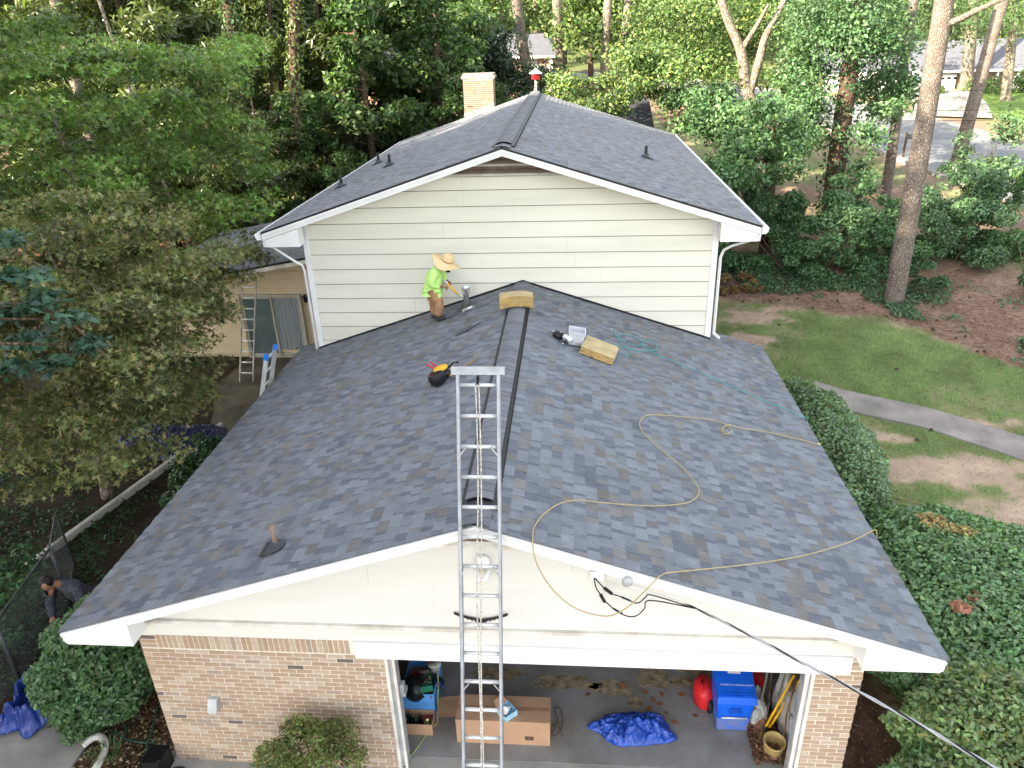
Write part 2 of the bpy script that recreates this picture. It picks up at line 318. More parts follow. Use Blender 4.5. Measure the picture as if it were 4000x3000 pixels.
me = np_mesh('ground', np.stack([X, Y, Z], -1).reshape(-1, 3), Q.ravel(), np.full(len(Q), 4), M_ground, C.reshape(-1, 3), True)
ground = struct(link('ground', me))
def ribbon(name, pts, w, mt, dz=0.012, z=None, thick=0.0, n=60):
    P = np.array(pts, float); t = np.linspace(0, len(P)-1, n); px_ = np.interp(t, range(len(P)), P[:, 0]); py_ = np.interp(t, range(len(P)), P[:, 1])
    for _ in range(6):
        px_[1:-1] = (px_[:-2]+px_[2:])/2*0.5+px_[1:-1]*0.5; py_[1:-1] = (py_[:-2]+py_[2:])/2*0.5+py_[1:-1]*0.5
    tx = np.gradient(px_); ty = np.gradient(py_); l = np.hypot(tx, ty); nx_, ny_ = -ty/l, tx/l
    w = np.asarray(w, float); mb = MB(); vs = []; K = 5
    for i in range(n):
        for k in range(K):
            o = (k/(K-1)-0.5)*w; x = px_[i]+nx_[i]*o; y = py_[i]+ny_[i]*o
            vs.append((x, y, (tz(x, y) if z is None else z)+dz))
    fs = [(i*K+k, i*K+k+1, (i+1)*K+k+1, (i+1)*K+k) for i in range(n-1) for k in range(K-1)]
    if thick:
        o0 = len(vs)
        for i in range(n):
            for k in (0, K-1): a = vs[i*K+k]; vs.append((a[0], a[1], a[2]-thick))
        for i in range(n-1):
            fs += [(i*K, (i+1)*K, o0+2*(i+1), o0+2*i), (i*K+K-1, o0+2*i+1, o0+2*(i+1)+1, (i+1)*K+K-1)]
    mb.add(vs, fs); return struct(mb.build(name, mt))
M_asph = mat('asphalt', (0.19, 0.195, 0.205), 0.9, 0.08, 0.6, fine=0.2)
ribbon('road', ROADC, 7.6, M_asph, 0.05, thick=0.3, n=90)
for sgn in (-1, 1):
    pts = []
    R = np.array(ROADC, float); tx = np.gradient(R[:, 0]); ty = np.gradient(R[:, 1]); l = np.hypot(tx, ty)
    pts = np.stack([R[:, 0]-ty/l*sgn*3.95, R[:, 1]+tx/l*sgn*3.95], -1)
    ribbon('kerb', pts, 0.42, M_conc, 0.14, thick=0.3, n=90)
# garden walk on the right: three poured slabs with joints
walk = ribbon('walk', [(7.0, 11.55), (7.62, 11.02), (9.37, 10.14), (10.9, 8.82), (13.4, 6.0), (15, 3.5)], 1.02, mat('walk_concrete', (0.25, 0.225, 0.20), 0.9, 0.16, 1.5, bump=0.2, bscale=60, fine=0.25), 0.014, thick=0.15, n=60)
# slab in and in front of the garage
M_floor = mat('worn_grey_floor', (0.235, 0.24, 0.245), 0.75, 0.22, 1.3, c2=(0.17, 0.15, 0.12), fine=0.12)
mb = MB(); mb.box(-4.25, 4.25, 0.62, 7.9, -0.3, 0.0); gf = struct(mb.build('garage_floor', M_floor))
stain = MB()
def blot(cx, cy, rx, ry, z=0.003, n=26, sd=1):
    r = np.random.default_rng(sd); p = []
    for k in range(n):
        a = 2*math.pi*k/n; q = 0.65+0.6*r.random(); p.append((cx+rx*q*math.cos(a), cy+ry*q*math.sin(a), z))
    stain.add([(cx, cy, z)]+p, [(0, 1+k, 1+(k+1) % n) for k in range(n)])
for i, a in enumerate([(0.9, 1.95, .55, .14), (1.55, 1.9, .3, .16), (2.2, 2.1, .25, .2), (2.6, 2.05, .16, .12), (-.1, 2.1, .4, .12), (1.9, 1.65, .1, .12), (2.9, 2.3, .3, .15)]): blot(*a, sd=i)
stain.build('paint_stain', mat('tan_paint_residue', (0.34, 0.27, 0.17), 0.9, 0.3, 9), gf)
ap = MB(); ap.box(-4.6, 6.2, -7, 0.615, -0.3, -0.012)
apo = struct(ap.build('driveway', mat('driveway_concrete', (0.33, 0.315, 0.275), 0.9, 0.2, 1.2, c2=(0.23, 0.23, 0.235), fine=0.2, bump=0.2)))
struct(MB().box(-7.15, -5.72, -5, 3.2, -0.25, 0.02).build('side_path', M_conc))
pt = MB(); pt.prism([(-8.9, 14.15, 0.02), (-9.0, 12.0, 0.02), (-8.35, 10.4, 0.02), (-8.0, 9.3, 0.02), (-5.2, 8.6, 0.02), (-5.2, 14.15, 0.02)], (0, 0, -0.2)); struct(pt.build('patio', M_concdark))
# ------------------------------------------------------------------ the house
house = thing('house', 'pale yellow two storey house with new grey shingle roofs and brick garage wing in front', 'house', (0, 8, 0))
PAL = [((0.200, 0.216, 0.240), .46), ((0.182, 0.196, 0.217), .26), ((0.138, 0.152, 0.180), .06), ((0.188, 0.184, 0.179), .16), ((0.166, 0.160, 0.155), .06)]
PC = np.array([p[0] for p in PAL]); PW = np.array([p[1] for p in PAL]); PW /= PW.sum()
EXP = 0.143
def shingle_cells(p00, ey, et, ln, sl, rs, desat=0.0):
    """laminated shingles: courses of tabs, every second piece proud; returns list of (8 corner points, colour)"""
    nrm = np.cross(ey, et); nrm = nrm*np.sign(nrm[2]); out = []; r = np.random.default_rng(rs); nc = int(math.ceil(sl/EXP))
    for k in range(nc):
        t0 = k*EXP; t1 = min(t0+EXP+0.02, sl); s = -r.random()*0.3; proud = r.random() < 0.5
        while s < ln:
            proud = not proud; w = (r.choice([0.10, 0.14, 0.18, 0.22], p=[.25, .3, .28, .17]) if proud else r.choice([0.045, 0.075, 0.11, 0.16], p=[.34, .36, .2, .1]))*(0.85+0.3*r.random())
            a, b = max(s, 0), min(s+w, ln); s += w
            if b-a < 0.012: continue
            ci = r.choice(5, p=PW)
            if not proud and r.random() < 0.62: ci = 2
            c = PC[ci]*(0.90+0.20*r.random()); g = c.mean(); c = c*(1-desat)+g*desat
            h0 = 0.014 if proud else 0.008; h1 = 0.004
            j = (r.random()-0.5)*0.004
            P = lambda s_, t_, h: p00+ey*s_+et*t_+nrm*h
            out.append(([P(a, t0+j, 0), P(b, t0+j, 0), P(b, t1, 0), P(a, t1, 0), P(a+.0015, t0+j, h0), P(b-.0015, t0+j, h0), P(b-.0015, t1, h1), P(a+.0015, t1, h1)], c))
    return out
SF = [(4, 5, 6, 7), (0, 1, 5, 4), (1, 2, 6, 5), (3, 0, 4, 7)]
def shingles_mesh(cells, name, flip):
    mb = MB()
    for pts, c in cells: mb.add(pts, SF if not flip else [f[::-1] for f in SF], tuple(c))
    return mb
ee = np.array([0, 1.0, 0]); TH = 0.016
gl = math.hypot(GW, GZR-GZE); cells = []
for sd_, sg in ((1, -1), (2, 1)):
    et = np.array([-sg*GW, 0, GZR-GZE])/gl; p00 = np.array([sg*GW, 0, GZE-TH])
    cs = shingle_cells(p00, ee, et, GL2 if sg > 0 else GL2, gl-0.02, sd_)
    cs = [(p, c) for p, c in cs if not (p[0][1] > GL+0.02 and -4.3 < p[0][0] < 3.72)]
    cells += [(p, c, sg) for p, c in cs]
areas = []
for p, c, sg in cells:
    q = topx(np.array(p[4:8])); x, y = q[:, 0], q[:, 1]; areas.append(abs(np.dot(x, np.roll(y, 1))-np.dot(y, np.roll(x, 1))))
order = np.argsort(-np.array(areas)); single = set(order[:300].tolist())
groof = MB()
for sg in (-1, 1):
    y1 = GL2
    b = [(sg*(GW-0.02), 0.012, GZE-0.06), (0, 0.012, GZR-0.06), (0, y1, GZR-0.06), (sg*(GW-0.02), y1, GZE-0.06)]; t = [(x, y, z+0.06-TH-0.002+0*x) for x, y, z in b]
    groof.hexa(b if sg < 0 else b[::-1], t if sg < 0 else t[::-1])
groof_o = groof.build('garage_roof', M_darkedge, house)
mbs = {-1: MB(), 1: MB()}
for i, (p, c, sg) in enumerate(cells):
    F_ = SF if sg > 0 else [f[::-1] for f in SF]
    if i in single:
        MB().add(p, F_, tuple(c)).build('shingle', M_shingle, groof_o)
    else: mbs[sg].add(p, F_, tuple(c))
allm = MB()
for sg in (-1, 1): allm.add(mbs[sg].v, mbs[sg].f); allm.c[-len(mbs[sg].f):] = mbs[sg].c
# main roof goes into the same field of small shingles
HX, HW, HZR, HZE, HYF, HYB = -0.284, 4.723, 6.92, 5.439, 7.595, 21.0
HS = (HZR-HZE)/HW; hl = math.hypot(HW, HZR-HZE)
for sd_, sg in ((3, -1), (4, 1)):
    et = np.array([-sg*HW, 0, HZR-HZE])/hl; p00 = np.array([HX+sg*HW, HYF, HZE-TH])
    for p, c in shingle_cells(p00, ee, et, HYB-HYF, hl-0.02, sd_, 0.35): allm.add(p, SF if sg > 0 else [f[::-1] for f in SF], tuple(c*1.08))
# left wing roof (low slope falling to the left)
WS = 0.175
def wz(x): return 3.2+WS*(x+6.68)
et = np.array([1, 0, WS]); et = et/np.linalg.norm(et)
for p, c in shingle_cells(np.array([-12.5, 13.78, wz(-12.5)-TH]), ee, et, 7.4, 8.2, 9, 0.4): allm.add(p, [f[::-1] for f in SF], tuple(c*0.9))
stuff(allm.build('shingle_field', M_shingle, house))
mroof = MB()
for sg in (-1, 1):
    b = [(HX+sg*(HW-0.015), HYF-0.012, HZE-0.07), (HX, HYF-0.012, HZR-0.07), (HX, HYB, HZR-0.07), (HX+sg*(HW-0.015), HYB, HZE-0.07)]; t = [(x, y, z+0.07-TH-0.002) for x, y, z in b]
    mroof.hexa(b if sg < 0 else b[::-1], t if sg < 0 else t[::-1])
mroof_o = mroof.build('main_roof', M_darkedge, house)
wroof = MB(); b = [(-12.48, 13.79, wz(-12.48)-0.08), (-4.36, 13.79, wz(-4.36)-0.08), (-4.36, 21.1, wz(-4.36)-0.08), (-12.48, 21.1, wz(-12.48)-0.08)]; wroof.hexa(b, [(x, y, z+0.08-TH-0.002) for x, y, z in b]); wroof_o = wroof.build('wing_roof', M_darkedge, house)
# ridge vents with cap shingles
def ridge(x, zr, s, y0, y1, v0, v1, par, hw=0.150, desat=0.0, step=EXP, seed=3):
    r = np.random.default_rng(seed); vent = MB(); vh = 0.030
    for sg in (-1, 1):
        a = hw+0.045
        b = [(x, v0, zr-0.015), (x+sg*a, v0, zr-s*a-0.012), (x+sg*a, v1, zr-s*a-0.012), (x, v1, zr-0.015)]; t = [(q[0], q[1], q[2]+vh+.006) for q in b]
        vent.hexa(b if sg > 0 else b[::-1], t if sg > 0 else t[::-1])
        for k in range(int((v1-v0)/0.06)):
            yy = v0+0.03+k*0.06; vent.box(x+sg*a-0.006, x+sg*a+0.012, yy-0.006, yy+0.006, zr-s*a-0.012, zr-s*a+vh-0.02)
    vo_ = vent.build('ridge_vent', M_black, par)
    y = y0
    while y < y1-0.02:
        on = v0-0.02 <= y < v1-0.03
        h = (vh if on else 0.0); c = np.array([0.175, 0.184, 0.204])*(0.88+0.24*r.random()); c = c*(1-desat)+c.mean()*desat; ye = min(y+step+0.02, y1)
        prof = [(q*hw, -s*hw*(math.sqrt(q*q+.25)-.5)*1.25) for q in (-1, -.75, -.5, -.25, 0, .25, .5, .75, 1)]
        mb = MB(); n = len(prof); lo, hi, th = h+0.012, h+0.004, 0.007
        vs = [(x+px_, y, zr+pz+lo) for px_, pz in prof]+[(x+px_, ye, zr+pz+hi) for px_, pz in prof]+[(x+px_, y, zr+pz+lo-th) for px_, pz in prof]
        fs = [(i, i+1, n+i+1, n+i) for i in range(n-1)]+[(2*n+i, 2*n+i+1, i+1, i) for i in range(n-1)]+[(0, n, 2*n), (n-1, 3*n-1, 2*n-1)]
        mb.add(vs, fs, tuple(c)).build('ridge_cap', M_shingle, par); y += step
ridge(0.0, GZR, GS, 0.0, GL-0.03, 0.33, 7.05, groof_o)
ridge(HX, HZR, HS, HYF, HYB, HYF+0.3, HYB-0.25, mroof_o, 0.155, 0.4, 0.19, 4)
# ------------------------------------------------------------------ gable trim, fascia, boxed eave ends
def rake(name, x, zr, s, hw, y0, mt, par, top=0.03, h1=0.04, h2=0.09):
    for sg in (-1, 1):
        m = MB(); xe = x+sg*hw
        def quad(za, zb, ya, yb, xo=0.0):
            m.prism([(x, ya, zr-za), (xe, ya, zr-s*hw-za), (xe, ya, zr-s*hw-zb), (x, ya, zr-zb)][::sg], (0, yb-ya, 0))
        quad(top, top+h1, y0-0.018, y0+0.03); quad(top+h1-0.002, top+h1+h2, y0, y0+0.03)
        m.build(name, mt, par)
def porkchop(x, z_top_at, s, sg, xin, xout, y0, y1, par, zb, mt=M_white):
    # triangle between the sloping fascia and a level bottom, plus the level soffit behind it
    m = MB(); zt = lambda xx: z_top_at-s*abs(xx-xin)
    m.prism([(xin, y0, zt(xin)+.1), (xout, y0, zt(xout)+.1), (xout, y0, zb), (xin, y0, zb)][::sg], (0, y1-y0, 0)); return m.build('eave_return', mt, par)
rake('rake_board', 0.0, GZR, GS, GW-0.03, 0.0, M_white, house)
gzb = GZE-0.20
for sg in (-1, 1):
    porkchop(0, GZR-GS*4.08-0.2, GS, sg, sg*4.08, sg*(GW-0.05), 0.012, 0.30, house, gzb)
    m = MB(); m.box(min(sg*4.33, sg*(GW-0.04)), max(sg*4.33, sg*(GW-0.04)), 0.30, GL2-0.02, gzb, gzb+0.02); m.build('soffit', M_white, house)
    m = MB(); xf = sg*(GW-0.045); m.box(min(xf, xf+sg*0.03), max(xf, xf+sg*0.03), 0.03, GL2-0.01, gzb, GZE-0.065); m.build('fascia', M_white, house)
    m = MB(); a = [(sg*0.0, 0.03, GZR-0.10), (sg*4.2, 0.03, GZR-GS*4.2-0.10), (sg*4.2, 0.44, GZR-GS*4.2-0.10), (0, 0.44, GZR-0.10)]; m.prism(a[::-sg], (0, 0, -0.012)); m.build('soffit', M_white, house)
rake('rake_board', HX, HZR, HS, HW-0.03, HYF, M_white, house, 0.052, 0.045, 0.075)
hzb = HZE-0.30
for sg in (-1, 1):
    xi = HX+sg*3.98
    porkchop(0, HZR-HS*3.98-0.28, HS, sg, xi, HX+sg*(HW-0.06), HYF+0.012, HYF+0.30, house, hzb)
    m = MB(); x0, x1 = sorted((HX+sg*4.02, HX+sg*(HW-0.04))); m.box(x0, x1, HYF+0.30, HYB-0.02, hzb, hzb+0.02); m.build('soffit', M_white, house)
    m = MB(); xf = HX+sg*(HW-0.045); m.box(min(xf, xf+sg*0.03), max(xf, xf+sg*0.03), HYF+0.03, HYB-0.01, hzb, HZE-0.07); m.build('fascia', M_white, house)
    m = MB(); a = [(HX, HYF+0.03, HZR-0.12), (HX+sg*4.0, HYF+0.03, HZR-HS*4.0-0.12), (HX+sg*4.0, GL, HZR-HS*4.0-0.12), (HX, GL, HZR-0.12)]; m.prism(a[::-sg], (0, 0, -0.012)); m.build('soffit', M_white, house)
    # gutter: open K profile along the eave with end cap
    g = MB(); gx0 = HX+sg*(HW-0.012); pr = [(0, 0), (0, -0.115), (0.075, -0.115), (0.105, -0.07), (0.12, -0.005), (0.112, -0.005), (0.098, -0.066), (0.070, -0.107), (0.008, -0.107), (0.008, 0)]
    zg = HZE-0.035
    g.prism([(gx0+sg*a, HYF-0.02, zg+b) for a, b in pr][::-sg], (0, HYB-HYF+0.04, 0))
    g.prism([(gx0+sg*a, HYF-0.024, zg+b) for a, b in [(0, 0), (0, -0.117), (0.076, -0.117), (0.107, -0.07), (0.122, -0.004)]][::-sg], (0, 0.006, 0)); g.build('gutter', M_white, house)
# ------------------------------------------------------------------ siding
def lap_boards(poly_x, z0, z1, expo, y, mt, par, gapz=0.016, seed=1, butts=True, name='siding_board'):
    r = random.Random(seed); z = z0
    while z < z1-0.01:
        zt = min(z+expo, z1); xl, xr = poly_x(z+0.001); xl2, xr2 = poly_x(zt)
        if xr-xl > 0.05:
            cuts = [0, 1]
            if butts and xr-xl > 3: cuts = [0, r.uniform(.22, .78), 1]
            for a, b in zip(cuts[:-1], cuts[1:]):
                g = 0.0012
                A = xl+(xr-xl)*a+g; B = xl+(xr-xl)*b-g; A2 = max(A, xl2) if a else xl2+g; B2 = min(B, xr2) if b < 1 else xr2-g
                if B2 <= A2: A2 = B2 = (A2+B2)/2; B2 += 0.01
                m = MB(); m.hexa([(A, y-0.016, z), (B, y-0.016, z), (B, y, z), (A, y, z)], [(A2, y-0.006, zt-gapz), (B2, y-0.006, zt-gapz), (B2, y, zt-gapz), (A2, y, zt-gapz)]); m.build(name, mt, par)
        z = zt
xl, xr = -4.35, 3.752
def house_x(z):
    d = max(0, (HZR-0.13-z)/HS); return max(xl+0.11, HX-d), min(xr-0.11, HX+d)
body = MB()
zt_ = HZR-HS*4.0-0.15
body.prism([(xl, GL+0.02, 0), (xr, GL+0.02, 0), (xr, GL+0.02, zt_), (HX, GL+0.02, HZR-0.14), (xl, GL+0.02, zt_)], (0, 12.4, 0))
wall_o = body.build('house_wall', M_jointshade, house)
lap_boards(house_x, 2.42, 6.335, 0.305, GL+0.018, M_cream, wall_o, seed=4)
# louvre in the main gable
def louvre(x, zr, s, z0, y, n, par, hwf=None):
    f = MB(); hwid = (zr-z0)/s
    f.prism([(x-hwid, y, z0), (x+hwid, y, z0), (x, y, zr)], (0, 0.03, 0)); lo = f.build('gable_louvre', M_louver, par)
    for k in range(n):
        z = z0+(zr-z0)*k/n; w = (zr-z)/s-0.10
        if w < 0.05: continue
        m = MB(); hgt = (zr-z0)/n*0.42; m.hexa([(x-w, y-0.05, z), (x+w, y-0.05, z), (x+w, y-0.02, z), (x-w, y-0.02, z)], [(x-w, y-0.04, z+hgt*.4), (x+w, y-0.04, z+hgt*.4), (x+w, y-0.004, z+hgt), (x-w, y-0.004, z+hgt)]); m.build('slat', M_whitedirty if k in (0, 2) else M_louver, lo)
louvre(HX, HZR-0.14, HS, 6.34, GL-0.01, 5, house)
for x0 in (xl, xr-0.11):
    m = MB(); m.box(x0, x0+0.11, GL-0.015, GL+0.02, 2.4, zt_-0.0); m.build('corner_board', M_white, house)
# step flashing where the garage roof meets the wall
m = MB()
for sg, xe in ((-1, xl), (1, xr)): m.prism([(0, GL-0.022, GZR+0.03), (xe, GL-0.022, roofz(xe)+0.03), (xe, GL-0.022, roofz(xe)-0.03), (0, GL-0.022, GZR-0.03)][::sg], (0, 0.02, 0))
m.build('flashing', M_black, house)
# garage gable
GY = 0.44
def gar_x(z):
    d = max(0, (GZR-0.13-z)/GS); return max(-4.33, -d), min(4.33, d)
gw = MB(); gw.prism([(-4.33, GY+0.02, 2.2), (4.33, GY+0.02, 2.2), (4.33, GY+0.02, GZR-GS*4.33-0.13), (0, GY+0.02, GZR-0.13), (-4.33, GY+0.02, GZR-GS*4.33-0.13)], (0, 0.12, 0))
gw_o = gw.build('garage_gable', M_jointshade, house)
lap_boards(gar_x, 2.485, 3.64, 0.289, GY+0.018, M_creamg, gw_o, gapz=.009, seed=9)
m = MB(); m.box(-4.25, 4.25, GY-0.045, GY+0.018, 2.44, 2.485); m.build('drip_ledge', M_whitedirty, house)
m = MB(); m.box(-4.33, 4.33, GY-0.012, GY+0.018, 2.235, 2.438); m.build('frieze_board', M_creamg, house)
louvre(0, GZR-0.13, GS, 3.66, GY-0.005, 3, house)
m = MB(); m.box(-1.62, 4.16, GY-0.04, GY+0.14, 1.975, 2.232); m.build('garage_header', M_white, house)
# brick
bc = [(0.44, 0.31, 0.215), (0.47, 0.345, 0.25), (0.41, 0.285, 0.20), (0.52, 0.41, 0.315), (0.39, 0.295, 0.235), (0.17, 0.13, 0.12)]
bw = [.34, .24, .16, .17, .075, .015]
bl, bh, mj = 0.201, 0.0545, 0.0130; course = bh+mj
rb = random.Random(12); bricks = []
def brick_run(x0, x1, z0, n, y=GY, off=0, flip=0):
    for k in range(n):
        z = z0+k*course; x = x0-(0.5 if (k+flip) % 2 else 0)*(bl+mj)
        while x < x1-0.02:
            a, b = max(x, x0), min(x+bl, x1)
            if b-a > 0.03: bricks.append((a, b, z, z+bh, y))
            x += bl+mj
brick_run(-4.33, -1.27, -0.098, 31)
nsol = int((4.33-0.45-1.27)/(bh+mj))
for k in range(nsol):
    a = -4.33+0.225+k*(bh+mj)
    if a+bh < -1.64: bricks.append((a, a+bh, 2.008, 2.008+0.203, GY))
for k in range(3): bricks.append((-4.33, -4.33+0.21, 2.008+k*course, 2.008+k*course+bh, GY))
brick_run(3.80, 4.33, -0.098, 31, flip=1); brick_run(4.165, 4.33, 2.008, 3)
wallm = MB(); wallm.box(-4.325, -1.26, GY+0.002, GY+0.14, -0.2, 2.23); wallm.box(3.79, 4.325, GY+0.002, GY+0.14, -0.2, 2.23)
wallm.box(-4.325, -4.2, GY+0.14, GL2-0.4, -0.2, 2.6); wallm.box(4.2, 4.325, GY+0.14, GL2-0.4, -0.2, 2.6); wallm.box(-4.2, 4.2, 7.85, 7.98, -0.2, 2.6)
bwall = wallm.build('brick_wall', M_mortar, house)
variants = {}
def brick_mesh(L_, H_, ci):
    k = (round(L_, 3), round(H_, 3), ci)
    if k not in variants:
        c = np.array(bc[ci]); m = MB(); m.box(-L_/2, L_/2, -0.0, 0.03, -H_/2, H_/2, tuple(c)); variants[k] = m.mesh('brick', M_brick)
    return variants[k]
ba = []
for (a, b, z0, z1, y) in bricks:
    q = topx([(a, y, z0), (b, y, z0), (b, y, z1), (a, y, z1)]); vis = 0 <= q[:, 0].mean() <= 2212 and 0 <= q[:, 1].mean() <= 1659
    ba.append((abs(q[1, 0]-q[0, 0])*abs(q[3, 1]-q[0, 1])) if vis else 0)
bo = set(np.argsort(-np.array(ba))[:300].tolist()); rest = MB()
for i, (a, b, z0, z1, y) in enumerate(bricks):
    ci = rb.choices(range(6), bw)[0]; dy = rb.uniform(-0.0045, -0.0015)
    if i in bo:
        o = link('brick', brick_mesh(b-a, z1-z0, ci), bwall); o.location = ((a+b)/2, y+dy, (z0+z1)/2)
    else: rest.box(a, b, y+dy, y+dy+0.03, z0, z1, tuple(np.array(bc[ci])*rb.uniform(.9, 1.1)))
stuff(rest.build('brick_field', M_brick, house))
# garage interior and door jambs
m = MB(); m.box(-4.2, 4.2, 0.6, 7.85, 2.42, 2.46); m.build('garage_ceiling', mat('garage_ceiling_board', (0.5, 0.48, 0.44), 0.9, 0.06), house)
for x0, x1 in ((-1.27, -1.165), (3.70, 3.79)):
    m = MB(); m.box(x0, x1, GY+0.03, GY+0.17, 0, 1.98); j = m.build('door_jamb', M_greybox, house)
    m = MB(); m.box(x0-0.012, x0+0.028, GY-0.006, GY+0.03, 0, 1.976); m.box(x1-0.028, x1+0.006, GY+0.005, GY+0.03, 0, 1.976); m.build('stop_moulding', M_whitedirty, j)
m = MB(); m.box(-1.16, -1.11, 0.52, 0.60, 1.22, 1.42); m.box(-1.11, -1.09, 0.50, 0.62, 1.25, 1.32); m.build('latch_box', M_greybox, house)
# wall fittings
p = atY(465, 1515, GY); m = MB(); x, z = p[0], p[2]
m.hexa([(x-.06, GY-.13, z-.07), (x+.06, GY-.13, z-.07), (x+.07, GY, z-.09), (x-.07, GY, z-.09)], [(x-.06, GY-.05, z+.09), (x+.06, GY-.05, z+.09), (x+.07, GY, z+.10), (x-.07, GY, z+.10)]); m.build('vent_hood', M_greybox, house)
fl = MB(); T = Matrix.Translation((0.0, GY-0.005, 3.47)) @ Matrix.Rotation(math.radians(90), 4, 'X')
fl.lathe([(0.085, 0), (0.088, 0.03), (0.06, 0.055), (0.02, 0.06)], 18, M=T); flo = fl.build('floodlight', M_white, house, True)
for a in (-1, 0, 1):
    m = MB(); T = Matrix.Translation((a*0.06, GY-0.10, 3.37)) @ Matrix.Rotation(math.radians(a*35), 4, 'Y') @ Matrix.Rotation(math.radians(150), 4, 'X')
    m.lathe([(0.02, -.05), (0.03, 0), (0.05, 0.06), (0.052, 0.10), (0.03, 0.09)], 14, M=T); m.build('lamp_head', M_white if a else mat('sensor_lens', (.7, .65, .45), .3), flo, True)
# plumbing vents
def vent_pipe(p, h, r, s, mt=M_black, base=True):
    m = MB(); m.tube([p+np.array([0, 0, -0.05]), p+np.array([0, 0, h])], r, 14); m.tube([p+np.array([0, 0, h-.001]), p+np.array([0, 0, h+.002])], r*0.8, 14); o = m.build('vent_pipe', mt, house, True)
    b = MB(); T = Matrix.Translation(p) @ Matrix.Rotation(math.atan(s), 4, 'Y')
    b.lathe([(r*3.3, 0.0), (r*3.4, .025), (r*2.9, .035), (r*2.5, .035), (r*2.2, .05), (r*1.6, .06), (r*1.3, .09), (r*1.1, .1)], 24, M=T); e_ = math.copysign(1, s); b.box(min(0, e_*.17), max(0, e_*.17), -.13, .13, .014, .020, M=T); b.build('boot', M_rubber, o, True)
vent_pipe(np.array([-2.40, 0.56, roofz(2.40)]), 0.30, 0.034, -GS, M_pvc)
for u, v, sg in ((738, 403, -1), (818, 352, -1), (842, 357, -1), (1395, 340, 1)):
    p = onplane(u, v, (sg*HS, 0, 1), (HX, 0, HZR)); vent_pipe(p, 0.26, 0.036, sg*HS)
p = np.array([-1.08, 7.56, roofz(1.08)])
m = MB(); T = Matrix.Translation(p) @ Matrix.Rotation(-math.atan(GS), 4, 'Y'); m.box(-.16, .16, -.16, .16, .004, .014, M=T); T2 = Matrix.Translation(p); m.lathe([(.10, -.03), (.075, .1), (.055, .13), (.055, .25)], 18, M=T2); fo = m.build('flue_base', mat('flue_base_metal', (.12, .115, .115), .6), house, True)
m = MB(); m.lathe([(.045, .24), (.045, .36), (.075, .37), (.08, .39), (.08, .43), (.06, .445), (.01, .45)], 18, M=T2); m.build('flue_cap', M_alu, fo, True)
for a in range(4):
    m = MB(); c_, s_ = math.cos(a*math.pi/2+.4), math.sin(a*math.pi/2+.4); m.tube([(p[0]+c_*.045, p[1]+s_*.045, p[2]+.24), (p[0]+c_*.072, p[1]+s_*.072, p[2]+.3), (p[0]+c_*.072, p[1]+s_*.072, p[2]+.38)], .008, 6); m.build('bracket', M_steel, fo)
# downspouts
def pipe(name, pts, w=0.062, mt=M_white): m = MB(); m.tube(pts, w*0.62, 4, squash=0.75); return m.build(name, mt, house)
pipe('downspout', [(HX-HW-0.03, HYF+.22, HZE-.12), (HX-HW-.03, HYF+.24, HZE-.25), (HX-HW+.05, HYF+.28, HZE-.34), (xl-.22, GL-.06, HZE-.68), (xl-.10, GL+.0, HZE-.78), (xl-.07, GL+.02, HZE-.92), (xl-.06, GL+.02, 2.9), (xl-.06, GL+.02, 0.3)])
pipe('downspout', [(HX+HW+0.02, HYF+.22, HZE-.12), (HX+HW+.02, HYF+.24, HZE-.24), (HX+HW-.06, HYF+.28, HZE-.33), (xr+.25, GL+.0, HZE-.50), (xr+.12, GL+.02, HZE-.58), (xr+.07, GL+.03, HZE-.72), (xr+.07, GL+.03, 3.25), (xr+.07, GL+.01, 3.15), (xr+.17, GL-.08, 3.08)])
# chimney against the back gable
ch = MB(); ch.box(-2.76, -1.74, 21.02, 21.75, 0, 7.42); cho = ch.build('chimney', M_mortar, house)
rest2 = MB(); rb2 = random.Random(3)
for k in range(28):
    z = 5.45+k*course; x = -2.77-(0.5 if k % 2 else 0)*(bl+mj)
    while x < -1.75:
        a, b = max(x, -2.77), min(x+bl, -1.735)
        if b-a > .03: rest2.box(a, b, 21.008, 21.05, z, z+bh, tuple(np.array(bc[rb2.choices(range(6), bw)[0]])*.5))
        x += bl+mj
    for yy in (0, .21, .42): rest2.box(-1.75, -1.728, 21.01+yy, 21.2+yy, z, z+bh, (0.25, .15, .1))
stuff(rest2.build('chimney_brick', M_brick, cho))
m = MB(); m.box(-2.82, -1.68, 20.97, 21.8, 7.38, 7.46); m.box(-2.78, -1.72, 21.0, 21.77, 7.46, 7.53); m.build('chimney_crown', mat('chimney_crown_mortar', (.36, .29, .22), .9, .2), cho)
m = MB(); m.prism([(-2.78, 20.99, 6.12), (-1.72, 20.99, 6.45), (-1.72, 20.99, 6.60), (-2.78, 20.99, 6.27)], (0, 0.016, 0)); m.build('chimney_flashing', mat('weathered_flashing', (.30, .27, .23), .6, .2, metal=.3), cho)
